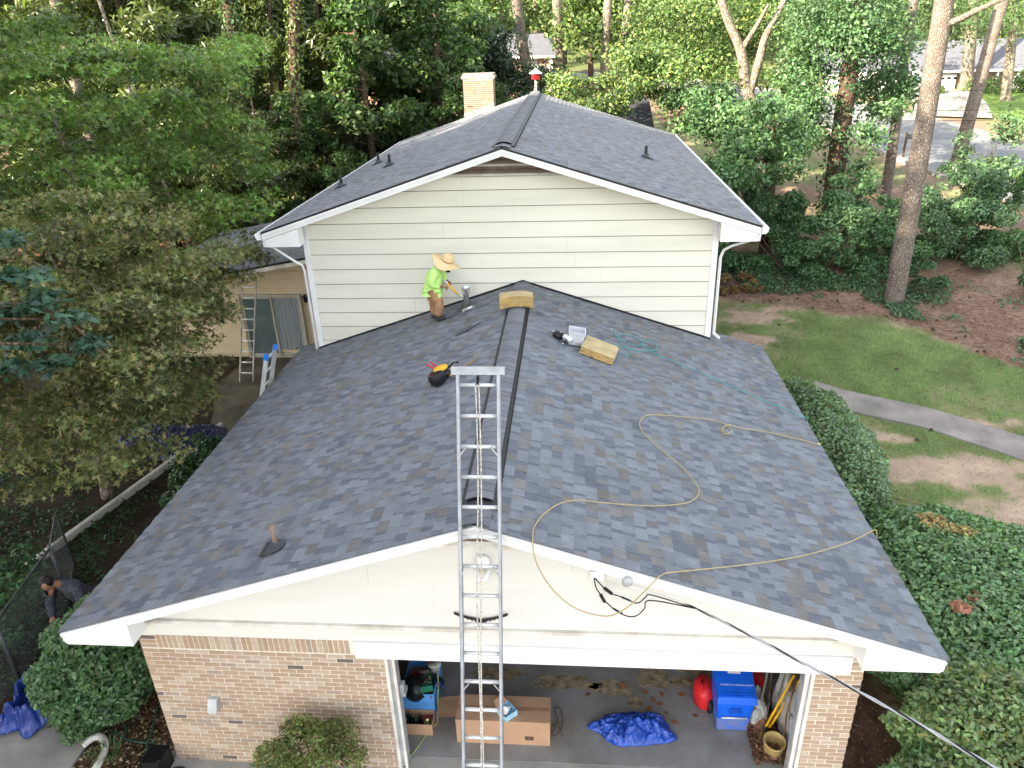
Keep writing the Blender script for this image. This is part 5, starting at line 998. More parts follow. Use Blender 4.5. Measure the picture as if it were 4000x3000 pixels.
# cords across the right lawn
for (lab, px_, mt) in (('yellow cord stretched across the dry lawn', [(1840, 1048), (1950, 1080), (2080, 1118), (2200, 1150)], M_hosey), ('red cord lying on the dry lawn next to the hedge', [(1840, 1070), (1890, 1088), (1935, 1102)], M_rust)):
    tag(MB().tube(spl([onG(u, v)+np.array([0, 0, .03]) for u, v in px_], 6), .009, 5).build('cord', mt, None, True), lab, 'cord')
# ------------------------------------------------------------------ foliage
def _maple():
    P = []; tips = [(-118, .62), (-150+0, .0)]
    spec = [(-90, .10), (-128, .50), (-160, .22), (-185+0, .72), (-222, .26), (-270, .95)]
    pts = [(0, -.12)]
    for a, r in [(-40, .50), (-12, .22), (12, .80), (45, .26), (90, 1.0), (135, .26), (168, .80), (192, .22), (220, .50)]:
        pts.append((r*.62*math.cos(math.radians(a)), r*.62*math.sin(math.radians(a))))
    return np.array([(x, y, .10*abs(x)-.06*y*y) for x, y in pts]), [tuple(range(len(pts)))]
def _oak():
    L_ = [(0, -.5), (.07, -.3), (.2, -.25), (.12, -.1), (.32, 0), (.15, .1), (.34, .28), (.14, .3), (.12, .5), (0, .58), (-.12, .5), (-.14, .3), (-.34, .28), (-.15, .1), (-.32, 0), (-.12, -.1), (-.2, -.25), (-.07, -.3)]
    return np.array([(x, y, .15*abs(x)) for x, y in L_]), [tuple(range(len(L_)))]
T_SIMPLE = (np.array([(0, -.5, 0), (.27, -.02, .07), (0, .5, -.04), (-.27, -.02, .07)]), [(0, 1, 2), (0, 2, 3)])
T_LONG = (np.array([(0, -.5, 0), (.15, 0, .05), (0, .5, -.06), (-.15, 0, .05)]), [(0, 1, 2), (0, 2, 3)])
T_WIDE = (np.array([(0, -.5, 0), (.36, -.02, .08), (0, .5, -.04), (-.36, -.02, .08)]), [(0, 1, 2), (0, 2, 3)])
T_MAPLE = _maple(); T_OAK = _oak()
def leaves(name, pos, nrm, size, tmpl, colr, mt, r):
    n = len(pos); tv, tf = tmpl; m = len(tv)
    nrm = nrm/np.maximum(np.linalg.norm(nrm, axis=1, keepdims=True), 1e-6)
    a = r.normal(size=(n, 3)); a -= nrm*(a*nrm).sum(1, keepdims=True); a /= np.linalg.norm(a, axis=1, keepdims=True); b = np.cross(nrm, a)
    V = pos[:, None, :]+size[:, None, None]*(tv[None, :, 0, None]*a[:, None, :]+tv[None, :, 1, None]*b[:, None, :]+tv[None, :, 2, None]*nrm[:, None, :])
    lp = np.concatenate([np.array(f) for f in tf]); loops = (np.arange(n)[:, None]*m+lp[None, :]).ravel(); counts = np.tile([len(f) for f in tf], n)
    return np_mesh(name, V.reshape(-1, 3), loops, counts, mt, np.repeat(colr, m, axis=0))
def clump_pts(clumps, n, r, shell=.2, zmin=-.55, lump=0):
    C_ = np.array([c[0] for c in clumps]); R_ = np.array([c[1] for c in clumps]); w = (R_[:, 0]*R_[:, 1]+R_[:, 0]*R_[:, 2]+R_[:, 1]*R_[:, 2]); w = w/w.sum()
    k = r.choice(len(clumps), n, p=w); d = r.normal(size=(n, 3)); d /= np.linalg.norm(d, axis=1, keepdims=True); d[:, 2] = np.where(d[:, 2] < zmin, -d[:, 2], d[:, 2])
    f = 1-np.abs(r.normal(size=n))*shell
    if lump: f = f*(1+lump*(vnoise(d[:, 0]*3.1+7, d[:, 1]*3.1+d[:, 2]*2.3+5, 3)+.5*vnoise(d[:, 0]*8+2, d[:, 1]*8+d[:, 2]*6, 4)-.75))
    return C_[k]+d*R_[k]*f[:, None], d, k
def foliage(name, clumps, n, size, base, mt, r, tmpl=T_SIMPLE, shell=.2, up=.7, out=.6, jit=.55, hue=.16, alt=None, altp=0.0, zmin=-.55, sv=.3, clumpvar=.25, lump=0, patch=0):
    pos, d, k = clump_pts(clumps, n, r, shell, zmin, lump); nrm = d*out+np.array([0, 0, up])+r.normal(size=(n, 3))*jit
    sz = size*(1+sv*(r.random(n)-.5)*2); c = np.array(base)[None, :]*(1+hue*r.normal(size=(n, 1)))*(1+.07*r.normal(size=(n, 3)))
    cv = 1+clumpvar*(r.random((len(clumps), 1))-.5)*2; c = c*cv[k]
    if patch: c = c*(1+patch*(fbm(pos[:, 0]*2.3+pos[:, 2], pos[:, 1]*2.3, 8)-.5)*2)[:, None]
    if alt is not None:
        q = r.random(n) < altp; c[q] = np.array(alt)*(1+.2*r.normal(size=(q.sum(), 1)))
    return leaves(name, pos, nrm, sz, tmpl, np.clip(c, .002, .9), mt, r)
def blobs(center, rad, n, cr, r, flat=.6, lo=.45):
    out = []
    for _ in range(n):
        d = r.normal(size=3); d /= np.linalg.norm(d); q = lo+(1-lo)*r.random()**.6; c = np.array(center)+d*np.array(rad)*q; s = cr*(.65+.7*r.random()); out.append((c, (s, s, s*flat)))
    return out
def limbs(m, root, clumps, r, r0=.06, n=10, sag=.1):
    for c, rr in (clumps if len(clumps) <= n else [clumps[i] for i in r.choice(len(clumps), n, replace=False)]):
        a, b = np.array(root), np.array(c); mid = (a+b)/2+np.array([0, 0, -sag])+r.normal(size=3)*.15; m.tube(spl([a, mid, b], 4), np.linspace(r0, r0*.2, 9), 6)
def tree(name, label, cat, base, path, radii, bark, clumps, n, size, color, lm, r, group=None, nl=8, limb_r=.07, root_i=-1, **kw):
    o = thing(name, label, cat, tuple(base), group); m = MB(); P_ = spl(path, 5); t = np.linspace(0, 1, len(P_)); rr = np.interp(t, np.linspace(0, 1, len(radii)), radii)
    rr = rr*(1+.05*np.sin(np.arange(len(P_))*1.7)); m.tube(P_, rr, 14); m.build('trunk', bark, o, True)
    if clumps:
        if nl:
            tr_ = np.array([np.array(p) for p in P_])
            for c, s in ([clumps[i] for i in r.choice(len(clumps), min(nl, len(clumps)), replace=False)]):
                cand = tr_[tr_[:, 2] < c[2]+.3]; a = cand[-1] if len(cand) else tr_[-1]; mid = (a+c)/2+np.array([0, 0, .15])+r.normal(size=3)*.12; MB().tube(spl([a, mid, c], 4), np.linspace(limb_r, limb_r*.2, 9), 6).build('branch', bark, o, True)
        link('crown', foliage('crown', clumps, n, size, color, lm, r, **kw), o)
    return o
r = np.random.default_rng(11)
# two maples on the left: layered sprays of star leaves
def sprays(c, R_, n, s, r, flat=.28):
    out = []
    for _ in range(n):
        d = r.normal(size=3); d[2] = abs(d[2])*.9-.35; d /= np.linalg.norm(d); q = .5+.5*r.random()**.5; p = np.array(c)+d*np.array(R_)*q; k = s*(.7+.6*r.random()); out.append((p, (k, k, k*flat)))
    return out
clB = sprays((-8.3, 6.3, 3.9), (2.7, 3.4, 2.1), 70, .62, r)+sprays((-9.0, 4.6, 4.6), (2.0, 2.4, 1.6), 26, .6, r)+sprays((-7.6, 8.3, 3.9), (1.7, 2.4, 1.3), 30, .5, r)+[(atD(u, v, d_), (.5, .5, .14)) for u, v, d_ in ((480, 560, 15.5), (520, 600, 16.3), (545, 545, 16.8), (560, 560, 17), (450, 640, 15), (455, 790, 14.2), (430, 840, 13.6), (380, 870, 13), (330, 900, 12.5), (250, 940, 12), (170, 960, 11.8), (90, 980, 11.5), (30, 900, 11.4), (300, 980, 12.2), (230, 1020, 12), (130, 1040, 11.8), (60, 1060, 11.6))]
clB += [(p, (.55, .55, .2)) for p in [atD(r.uniform(-60, 470), r.uniform(430, 1010), r.uniform(11.2, 15.5)) for _ in range(150)] if p[2] > 1.5 and p[0] < -5.6]
tree('maple_tree', 'olive brown leaved maple spreading over the navy tarp beside the patio', 'tree', (-9.0, 6.6, 0), [(-9.0, 6.6, -.1), (-8.9, 6.6, 1.0), (-8.8, 6.5, 2.2), (-8.6, 6.4, 3.6), (-8.4, 6.4, 5.0)], [.13, .11, .10, .07, .03], M_barkpale, clB, 52000, .14, (.145, .165, .060), M_leaf, r, tmpl=T_MAPLE, shell=.4, up=.8, out=.3, jit=.85, hue=.28, alt=(.26, .22, .10), altp=.16, nl=10, limb_r=.03, clumpvar=.5, patch=.5)
clA = sprays((-11.0, 11.2, 6.4), (4.4, 4.4, 3.2), 120, .85, r)+[(atD(u, v, d_), (.6, .6, .18)) for u, v, d_ in ((560, 300, 20), (575, 360, 20), (570, 420, 19.5), (540, 470, 19), (500, 260, 20), (450, 200, 20), (380, 150, 20), (250, 110, 19), (120, 90, 18), (40, 90, 17), (555, 510, 18.5), (520, 440, 19))]
clA += [(p, (.8, .8, .3)) for p in [atD(r.uniform(-60, 540), r.uniform(90, 520), r.uniform(16, 21)) for _ in range(90)] if p[2] > 2.5 and (p[0]+11)**2+(p[1]-11.2)**2 < 36]
tree('maple_tree', 'broad green maple rising behind the olive maple', 'tree', (-11.4, 11.6, 0), [(-11.4, 11.6, -.1), (-11.3, 11.6, 1.4), (-11.2, 11.5, 3), (-11.0, 11.3, 5), (-11, 11.2, 7.4)], [.20, .17, .15, .10, .04], M_barkpale, clA, 46000, .165, (.105, .178, .040), M_leaf, r, tmpl=T_MAPLE, shell=.4, up=.8, out=.3, jit=.85, hue=.28, alt=(.19, .22, .06), altp=.14, nl=8, limb_r=.03, clumpvar=.5, patch=.5)
# oak reaching in from the left
clO = [(atD(u, v, d_), (s, s, s*.35)) for u, v, d_, s in ((10, 520, 8.6, .3), (60, 600, 8.6, .26), (100, 650, 8.5, .3), (150, 690, 8.4, .28), (195, 745, 8.3, .22), (60, 740, 8.4, .3), (110, 790, 8.3, .28), (30, 680, 8.4, .28), (20, 800, 8.3, .26), (10, 600, 8.5, .25))]
ok = tree('oak_tree', 'oak with blue green lobed leaves reaching in over the maples', 'tree', (-9.5, -1.2, 0), [(-9.5, -1.2, -.1), (-9.4, -1.2, 3), (-9.2, -1, 6), (-9.1, -.9, 9), (-9, -.8, 12)], [.24, .2, .17, .13, .06], M_bark, clO+[], 900, .155, (.055, .115, .072), M_leaf, r, tmpl=T_OAK, shell=.5, up=1.0, out=.3, jit=.55, nl=6, limb_r=.05)
lb = MB(); lb.tube(spl([(-9.3, -1.1, 5.2), atD(-150, 700, 8.9), atD(40, 660, 8.6), atD(140, 690, 8.45), atD(220, 760, 8.35)], 6), np.linspace(.06, .008, 25), 6); attach(lb.build('branch', M_twig, None, True), ok)
# tall trees outside the picture on the left: they keep the morning sun off the house
for i, (x, y, h_) in enumerate(((-25, -1, 19), (-21.5, -4.5, 25), (-18.0, -8.5, 24), (-15.0, -12.5, 25), (-12, -16.5, 24), (-29, -8, 27), (-24.5, -13, 28), (-20, -18.5, 28), (-26.5, 5, 21))):
    rr_ = np.random.default_rng(100+i); cl = blobs((x, y, h_*.60), (4.0, 4.0, h_*.40), 60, 1.7, rr_, .7, .2)
    if i == 0: T0 = tree('hardwood_tree', 'tall leafy hardwood standing in the wood left of the house', 'tree', (x, y, 0), [(x, y, -.1), (x+.1, y, h_*.4), (x, y, h_*.9)], [.35, .26, .06], M_bark, cl, 19000, .40, (.07, .12, .04), M_leaf, rr_, group='hardwoods in the wood left of the house', nl=8, zmin=-1)
    else: dup(T0, (x, y, 0), i*1.3, h_/19*(1.0))
# ------------------------------------------------------------------ dark wood behind the left yard
def wood_tree(x, y, h_, rad, kind, seed, label, group, trunk=True, low=.12, n=5200, size=.30, name='broadleaf_tree'):
    rr_ = np.random.default_rng(seed); z0 = float(tz(x, y)); colr, lmt = {'dark': ((.078, .108, .032), M_leafg), 'mid': ((.065, .118, .034), M_leaf), 'lit': ((.10, .155, .036), M_leaf), 'olive': ((.11, .14, .04), M_leaf)}[kind]
    cl = blobs((x, y, z0+h_*(low+1)/2), (rad, rad, h_*(1-low)/2), 46, rad*.34, rr_, .62, .3)
    return tree(name, label, 'tree', (x, y, z0), [(x, y, z0-.2), (x+.15*rr_.normal(), y, z0+h_*.5), (x+.3*rr_.normal(), y, z0+h_*.95)], [.22, .16, .05], M_bark, cl, n, size, colr, lmt, rr_, group=group, nl=8, limb_r=.06, zmin=-1, jit=.9, shell=.5, clumpvar=.4, tmpl=T_LONG if kind == 'dark' else T_SIMPLE, hue=.25)
GD = 'dark evergreens in the wood behind the left yard'; GM = 'green trees behind the house'; GR = 'green trees between house and street'; GF = 'sunlit trees in the far wood'
dk = [wood_tree(-16.5, 25, 13, 2.7, 'dark', 201, 'dark glossy evergreen in the wood behind the left yard', GD, low=.0, n=13000, size=.38, name='evergreen_tree'), wood_tree(-11.5, 27.5, 14, 2.6, 'dark', 202, 'dark glossy evergreen in the wood behind the left yard', GD, low=.0, n=13000, size=.38, name='evergreen_tree')]
for i, (x, y, k, s) in enumerate(((-20.5, 23.5, 0, 1.05), (-15.2, 31, 1, 1.1), (-21, 33, 0, 1.15), (-26, 36, 1, 1.2), (-13.2, 23.2, 0, .62), (-17.8, 20.0, 1, .55), (-21.5, 18.6, 0, .6), (-14.6, 19.2, 0, .42), (-11.0, 22.8, 1, .5), (-9.6, 27.2, 0, .8), (-12.2, 34, 0, 1.1), (-18.5, 27.6, 1, 1.0), (-23, 30.0, 1, 1.1), (-27, 34, 0, 1.2))): dup(dk[k], (x, y, float(tz(x, y))), 1.1*i+.4, s)
md = [wood_tree(-7.6, 26.5, 10.5, 2.3, 'mid', 211, 'green broadleaf tree in the wood behind the house', GM, low=.0, n=12000, size=.28), wood_tree(-5.2, 30, 12, 2.4, 'mid', 212, 'green broadleaf tree in the wood behind the house', GM, low=.0, n=12000, size=.28)]
for i, (x, y, k, s) in enumerate(((-9.6, 30.5, 1, 1.0), (-3.6, 27, 0, .62), (-10.2, 24.2, 0, .6), (-6.2, 35, 1, 1.1), (-4.2, 24.2, 0, .46), (-6.0, 23.8, 1, .40), (-7.8, 22.6, 0, .42), (-8.6, 33.5, 0, 1.1), (-1.6, 25.5, 1, .40), (-2.6, 30.0, 0, .55))): dup(md[k], (x, y, float(tz(x, y))), .9*i+.2, s)
# far sunlit wood closing the view
lt = [wood_tree(-14, 58, 17, 4.2, 'lit', 221, 'sunlit green tree in the far wood', GF, low=.1, n=6000, size=.46), wood_tree(6, 78, 18, 4.5, 'lit', 222, 'sunlit green tree in the far wood', GF, low=.12, n=6000, size=.5), wood_tree(-34, 52, 17, 4.3, 'olive', 223, 'sunlit green tree in the far wood', GF, low=.05, n=6000, size=.46)]
rr2 = np.random.default_rng(33)
for i, (x, y, k, s) in enumerate([(-42, 44, 2, 1.0), (-26, 62, 0, 1.1), (-20, 48, 2, .9), (-38, 70, 1, 1.2), (-8, 74, 1, 1.1), (-18, 84, 0, 1.2), (14, 92, 1, 1.2), (0, 98, 0, 1.3), (24, 96, 0, 1.3), (34, 88, 1, 1.2), (46, 92, 0, 1.3), (-50, 60, 0, 1.2), (-4, 66, 0, .95), (10, 64, 1, .8), (54, 78, 2, 1.2), (62, 96, 1, 1.4), (-30, 90, 1, 1.4), (40, 108, 1, 1.4), (14, 112, 0, 1.4), (-10, 112, 1, 1.4), (16, 74, 0, .75), (42, 76, 0, 1.1)]): dup(lt[k], (x, y, float(tz(x, y))), i*.77, s)
fw = []
for _ in range(150):
    a = rr2.uniform(-.95, .95); d_ = rr2.uniform(118, 160); x, y = d_*math.sin(a)-8, d_*math.cos(a); fw.append((np.array([x, y, tz(x, y)+rr2.uniform(3, 22)]), (rr2.uniform(5, 8),)*2+(rr2.uniform(4, 6),)))
stuff(link('far_wood', foliage('far_wood', fw, 26000, 1.3, (.10, .15, .04), M_leaf, rr2, zmin=-1, jit=.8, hue=.3)))
# bare and ivy clad trunks among the wood
def trunk_px(name, label, bu, bv, tu, tv, rad, bark, y=None, ivy=0, group=None, ext=1.5, ivyc=(.05, .10, .03), ivysize=.16, sprays_=None):
    b = onG(bu, bv) if y is None else atY(bu, bv, y); t = atY(tu, tv, b[1]); d = t-b; g = b.copy()
    if y is not None: k = (b[2]-tz(b[0], b[1]))/d[2]; g = b-d*k
    top = t+d*(ext-1); rr_ = np.random.default_rng(int(bu*7+bv)); pts = [g-d/np.linalg.norm(d)*.15, g+d*.02+0, g+(top-g)*.3+rr_.normal(size=3)*.05, g+(top-g)*.65+rr_.normal(size=3)*.06, top]
    o = thing(name, label, 'tree', tuple(g), group); m = MB(); P_ = spl(pts, 8); tt = np.linspace(0, 1, len(P_)); R_ = rad*(1.0-.35*tt)+rad*.45*np.exp(-tt*22); m.tube(P_, R_, 16); m.build('trunk', bark, o, True)
    if ivy:
        P_ = np.array([np.array(p) for p in P_]); n = ivy; s = rr_.random(n)**1.1; i = np.clip((s*(len(P_)-1)), 0, len(P_)-1.01); i0 = i.astype(int); f = (i-i0)[:, None]; c = P_[i0]*(1-f)+P_[i0+1]*f; a = rr_.random(n)*2*math.pi; dr_ = np.stack([np.cos(a), np.sin(a), 0*a], -1)
        br = np.interp(s, tt, R_)*(1.0+.35*np.abs(rr_.normal(size=n)))+.02+.10*vnoise(s*14, a*1.5, 5); pos = c+dr_*br[:, None]; cc = np.array(ivyc)*(1+.25*rr_.normal(size=(n, 1))); link('ivy', leaves('ivy', pos, dr_+rr_.normal(size=(n, 3))*.45+np.array([0, 0, .35]), ivysize*(.6+.7*rr_.random(n)), T_SIMPLE, np.clip(cc, .01, .5), M_leaf, rr_), o)
    return o, g, top
trunk_px('ivy_clad_tree', 'thick trunk wholly wrapped in ivy in the dark wood', 532, 275, 492, 0, .34, M_bark, 25, 5200)
trunk_px('ivy_clad_tree', 'tall ivy covered trunk catching sun right of the ivy wrapped trunk', 640, 280, 640, 0, .28, M_bark, 24, 2600, ivyc=(.09, .13, .035))
trunk_px('pine_tree', 'pale bare trunk in the wood glowing in low sun', 150, 125, 118, 0, .26, M_barkpale, 22.5)
trunk_px('pine_tree', 'leaning pale trunk above the green maple', 262, 130, 225, 30, .08, M_barkpale, 20)
trunk_px('bare_trunk', 'thin reddish trunk between the two ivy trunks', 590, 280, 585, 100, .10, M_bark, 26)
tk = [trunk_px('pine_tree', 'ivy flecked pine trunk standing before the brick neighbour house', 1142, 170, 1117, 0, .42, M_pine, 42, 1500, ivysize=.2)[0], trunk_px('pine_tree', 'pale pine trunk at the right corner of the brick neighbour house', 1212, 170, 1204, 0, .42, M_barkpale, 47, 500, ivysize=.25)[0],
      trunk_px('pine_tree', 'straight grey pine trunk right of the neighbour house', 1307, 195, 1312, 60, .40, M_barkpale, 46)[0], trunk_px('pine_tree', 'sunlit forked pine trunk beside the straight grey pine', 1337, 195, 1352, 50, .34, M_barkpale, 48)[0],
      trunk_px('pine_tree', 'pale bare pine trunk rising behind the brick neighbour house', 1088, 80, 1083, 0, .38, M_barkpale, 66)[0], trunk_px('pine_tree', 'distant thin pine trunk behind the neighbour roof', 1160, 75, 1157, 0, .3, M_barkpale, 72)[0], trunk_px('pine_tree', 'dark thin trunk on the far lawn', 1276, 170, 1276, 90, .30, M_bark, 62)[0]]
# ------------------------------------------------------------------ right side: pines and broadleaf trees
P1, pb, ptop = trunk_px('pine_tree', 'big pine with plated bark standing in ivy at the lawn edge', 1930, 652, 2043, 0, .33, M_pine, ivy=0, ext=1.7)
m = MB(); a = atY(2037, 55, pb[1]-.05); m.tube(spl([a, atY(2075, 40, pb[1]-.3), atY(2120, 18, pb[1]-.6), atY(2180, -8, pb[1]-.9)], 5), np.linspace(.10, .05, 16), 8); attach(m.build('branch', M_barkpale, None, True), P1)
P2, _, _ = trunk_px('pine_tree', 'slender pine leaning right beside the street', 2060, 378, 2172, 0, .36, M_pine, ext=1.6)
trunk_px('pine_tree', 'thin straight pine trunk between ivy tree and big pine', 1912, 428, 1950, 180, .26, M_pine, ext=2.2)
P4, ib, itop = trunk_px('ivy_clad_tree', 'dark brown trunk with ivy patches near the street', 1792, 480, 1842, 90, .44, M_bark, ivy=1500, ivysize=.22, ivyc=(.05, .105, .045), ext=1.5)
trunk_px('dark_trunk', 'dark trunk pair standing behind the right house corner', 1652, 548, 1660, 360, .26, M_bark); trunk_px('dark_trunk', 'black brown trunk next to the house gutter corner', 1624, 520, 1622, 330, .24, M_bark)
trunk_px('pine_tree', 'sun flecked pine before the far white garage', 2085, 197, 2098, 40, .55, M_barkpale, ext=1.6); trunk_px('pine_tree', 'pale pine before the far brick porch', 2172, 215, 2185, 60, .42, M_barkpale, ext=1.6)
# forked sunlit hardwood
fk = thing('hardwood_tree', 'forked hardwood with orange lit limbs right of the roof', 'tree', tuple(atY(1628, 330, 27)*np.array([1, 1, 0])+np.array([0, 0, 1.1]))); g = atY(1630, 360, 27); m = MB(); m.tube(spl([(g[0], 27, 1.0), atY(1625, 250, 27), atY(1612, 190, 27), atY(1600, 110, 27), atY(1575, 50, 27), atY(1555, -10, 27), atY(1540, -80, 27)], 5), np.linspace(.27, .12, 31), 10); m.tube(spl([atY(1617, 205, 27), atY(1640, 130, 27), atY(1655, 75, 27), atY(1690, 10, 27), atY(1710, -60, 27)], 5), np.linspace(.19, .10, 21), 10); m.tube(spl([atY(1600, 110, 27), atY(1635, 55, 26.8), atY(1660, 10, 26.6)], 4), np.linspace(.12, .06, 9), 8); m.build('trunk', M_barkpale, fk, True)
def px_clumps(lst, flat=.6, spread=1, rr_=None):
    return [(atD(u, v, d_), (s, s, s*flat)) for u, v, d_, s in lst]
def region(u0, u1, v0, v1, d0, d1, n, s, rr_, flat=.6): return [(atD(rr_.uniform(u0, u1), rr_.uniform(v0, v1), rr_.uniform(d0, d1)), (k := s*(.7+1.1*rr_.random()), k, k*flat*1.2)) for _ in range(n)]
rr3 = np.random.default_rng(44)
cl = region(1380, 1560, 0, 160, 31, 36, 34, 1.0, rr3)+region(1560, 1760, -30, 110, 34, 39, 30, 1.1, rr3)+region(1520, 1590, 120, 260, 30, 33, 12, .6, rr3)+region(1640, 1720, 110, 260, 31, 34, 14, .6, rr3)
link('crown', foliage('crown', cl, 28000, .18, (.085, .145, .042), M_leaf, rr3, zmin=-1, jit=.9, hue=.25, shell=.6, clumpvar=.4, alt=(.16, .20, .05), altp=.15), fk)
cl = region(1730, 1940, -30, 105, 27, 33, 40, .85, rr3)+region(1860, 1960, 90, 240, 29, 33, 18, .7, rr3)+region(1690, 1770, 110, 300, 28, 32, 24, .6, rr3)+region(1840, 1900, 280, 440, 26, 29, 16, .45, rr3)
link('crown', foliage('crown', cl, 30000, .17, (.085, .160, .068), M_leaf, rr3, zmin=-1, jit=.9, hue=.25, shell=.6, clumpvar=.4), P4)
def grove(name, label, cat, base, cl, n, size, colr, mt=M_leaf, trunk_r=.10, rr_=rr3, bark=M_bark, **kw):
    top = np.mean([c[0] for c in cl], axis=0); base = np.array(base, float) if kw.pop('lean', False) else top[:2]; base = np.array([base[0], base[1], tz(base[0], base[1])]); return tree(name, label, cat, base, [base-np.array([0, 0, .15]), base*.6+top*.4+np.array([.1, 0, 0]), top], [trunk_r, trunk_r*.8, trunk_r*.4], bark, cl, n, size, colr, mt, rr_, nl=kw.pop('nl', 12), limb_r=trunk_r*.3, zmin=-1, jit=.9, hue=.25, shell=.6, clumpvar=.4, **kw)
grove('broadleaf_tree', 'blue green broadleaf tree drooping over the right roof slope', 'tree', (9.2, 24.5), region(1560, 1720, 230, 400, 24, 27, 30, .62, rr3)+region(1440, 1570, 190, 290, 26, 29, 16, .55, rr3), 20000, .165, (.090, .170, .070))
grove('dogwood_tree', 'low spreading tree with pale sunlit leaf tips over the dark shed roof', 'tree', (4.6, 27.2), region(1180, 1420, 165, 250, 27, 30, 34, .55, rr3, .4)+region(1350, 1470, 120, 230, 27, 30, 14, .6, rr3), 13000, .165, (.085, .14, .045), alt=(.24, .29, .075), altp=.16)
grove('magnolia_tree', 'dark magnolia with long glossy leaves before the neighbour house', 'tree', (-2.2, 37), region(1025, 1105, 80, 180, 38, 42, 30, .62, rr3)+region(1060, 1200, 150, 215, 36, 40, 22, .55, rr3), 5200, .36, (.026, .052, .022), M_leafg, tmpl=T_LONG)
grove('broadleaf_tree', 'loose light green tree before the neighbour roof', 'tree', (-7.5, 40), region(880, 1040, 0, 150, 40, 48, 40, 1.15, rr3), 7000, .34, (.085, .145, .045))
grove('broadleaf_tree', 'bright tree hanging over the top of the street view', 'tree', (15, 52), region(1200, 1420, -40, 90, 46, 56, 44, 1.3, rr3), 7000, .40, (.085, .14, .035), alt=(.17, .22, .055), altp=.15)
grove('pine_tree', 'pine foliage over the far house roof', 'tree', (33, 50), region(1890, 2212, -60, 70, 42, 55, 34, 1.3, rr3), 6000, .36, (.075, .125, .045), tmpl=T_LONG)
grove('slender_sapling', 'slender airy sapling before the street at the picture edge', 'sapling', (16.2, 24.0), region(2060, 2215, 255, 420, 27, 29, 26, .42, rr3), 2600, .17, (.07, .13, .06), trunk_r=.05)
# shrub bank at the lawn edge
def shrub(name, label, cl, n, size, colr, mt=M_leaf, seed=1, stems=14, group=None, base=None, **kw):
    rr_ = np.random.default_rng(seed); cc = np.mean([c[0] for c in cl], axis=0); b = np.array(base) if base is not None else np.array([cc[0], cc[1], float(tz(cc[0], cc[1]))]); o = thing(name, label, kw.pop('cat', 'shrub'), tuple(b), group); m = MB()
    if len(cl) == 1: c0, s0 = cl[0]; ends = [(np.array(c0)+rr_.uniform(-.75, .75, 3)*np.array(s0), 0) for _ in range(stems)]
    else: ends = [cl[i] for i in rr_.choice(len(cl), min(stems, len(cl)), replace=False)]
    for c, s in ends:
        c = np.array(c)
        f = np.array([b[0]*.7+c[0]*.3, b[1]*.7+c[1]*.3, b[2]-.1]); m.tube(spl([f, (f+c)/2+rr_.normal(size=3)*.06, c], 4), np.linspace(.022, .006, 9), 5)
    m.build('stem', M_twig, o); link('foliage', foliage('foliage', cl, n, size, colr, mt, rr_, **{**dict(zmin=-.9, jit=.75, hue=.22, shell=.35, clumpvar=.3), **kw}), o); return o
def bank(pts, rr_, s, n):
    out = []
    for (x, y, h_, w_) in pts:
        for _ in range(n): a = rr_.uniform(-w_, w_); b = rr_.uniform(-w_*.7, w_*.7); z = tz(x+a, y+b)+h_*rr_.random()*(1-.5*(a/w_)**2); k = s*(.6+.7*rr_.random()); out.append((np.array([x+a, y+b, z]), (k, k, k*.7)))
    return out
rr5 = np.random.default_rng(55)
shrub('shrub_bank', 'mixed green shrubs at the lawn edge left of the big pine', bank([(7.6, 20.6, 3.3, 1.7), (9.8, 19.9, 3.2, 1.7), (11.6, 20.8, 2.6, 1.4)], rr5, .45, 34), 38000, .135, (.085, .165, .072), seed=1)
shrub('shrub_bank', 'dark shrub filling the corner between house and big pine', bank([(6.0, 21.0, 2.2, 1.0)], rr5, .45, 16), 8000, .12, (.05, .10, .046), seed=2)
shrub('holly_shrub', 'large glossy dark shrub right of the big pine', bank([(14.0, 20.6, 3.4, 1.5), (15.3, 22.0, 3.0, 1.3)], rr5, .5, 26), 24000, .135, (.078, .145, .066), M_leafg, seed=3)
shrub('shrub_bank', 'feathery green shrub at the right picture edge beside the street', bank([(17.2, 21.8, 2.8, 1.4), (16.6, 17.6, 1.4, .9)], rr5, .45, 20), 16000, .135, (.10, .18, .075), seed=4)
shrub('shrub', 'small leafy shrub at the foot of the big pine', bank([(12.2, 18.2, 1.1, .8)], rr5, .3, 12), 2200, .12, (.06, .125, .06), seed=5)
shrub('dead_brush', 'heap of dry brown cut brush beside the house corner', bank([(6.6, 18.6, .35, .8)], rr5, .22, 10), 1800, .11, (.16, .11, .05), M_leafd, seed=6, cat='brush')
# clipped hedges round the garage
def hull(c, R_, s, n, rr_, zlo=-.6):
    out = []
    for _ in range(n):
        d = rr_.normal(size=3); d /= np.linalg.norm(d); d[2] = max(d[2], zlo); out.append((np.array(c)+d*(np.array(R_)-s*.6), (s, s, s)))
    return out
rr6 = np.random.default_rng(66)
shrub('round_hedge', 'rounded clipped hedge along the right eave of the garage', [((6.05, 7.3, .78), (1.0, 2.75, 1.05))], 40000, .072, (.125, .205, .095), M_leafh, seed=11, stems=40, cat='hedge', shell=.13, lump=.16, patch=.5, alt=(.20, .26, .12), altp=.14, tmpl=T_WIDE, base=(6.05, 7.3, 0))
shrub('broad_hedge', 'broad clipped hedge right of the garage with scattered dry sprays', [((7.15, 2.9, .62), (2.1, 2.4, 1.0))], 84000, .076, (.125, .225, .096), M_leafh, seed=12, stems=40, cat='hedge', shell=.13, lump=.16, patch=.5, alt=(.20, .30, .13), altp=.14, tmpl=T_WIDE, base=(7.0, 2.7, 0))
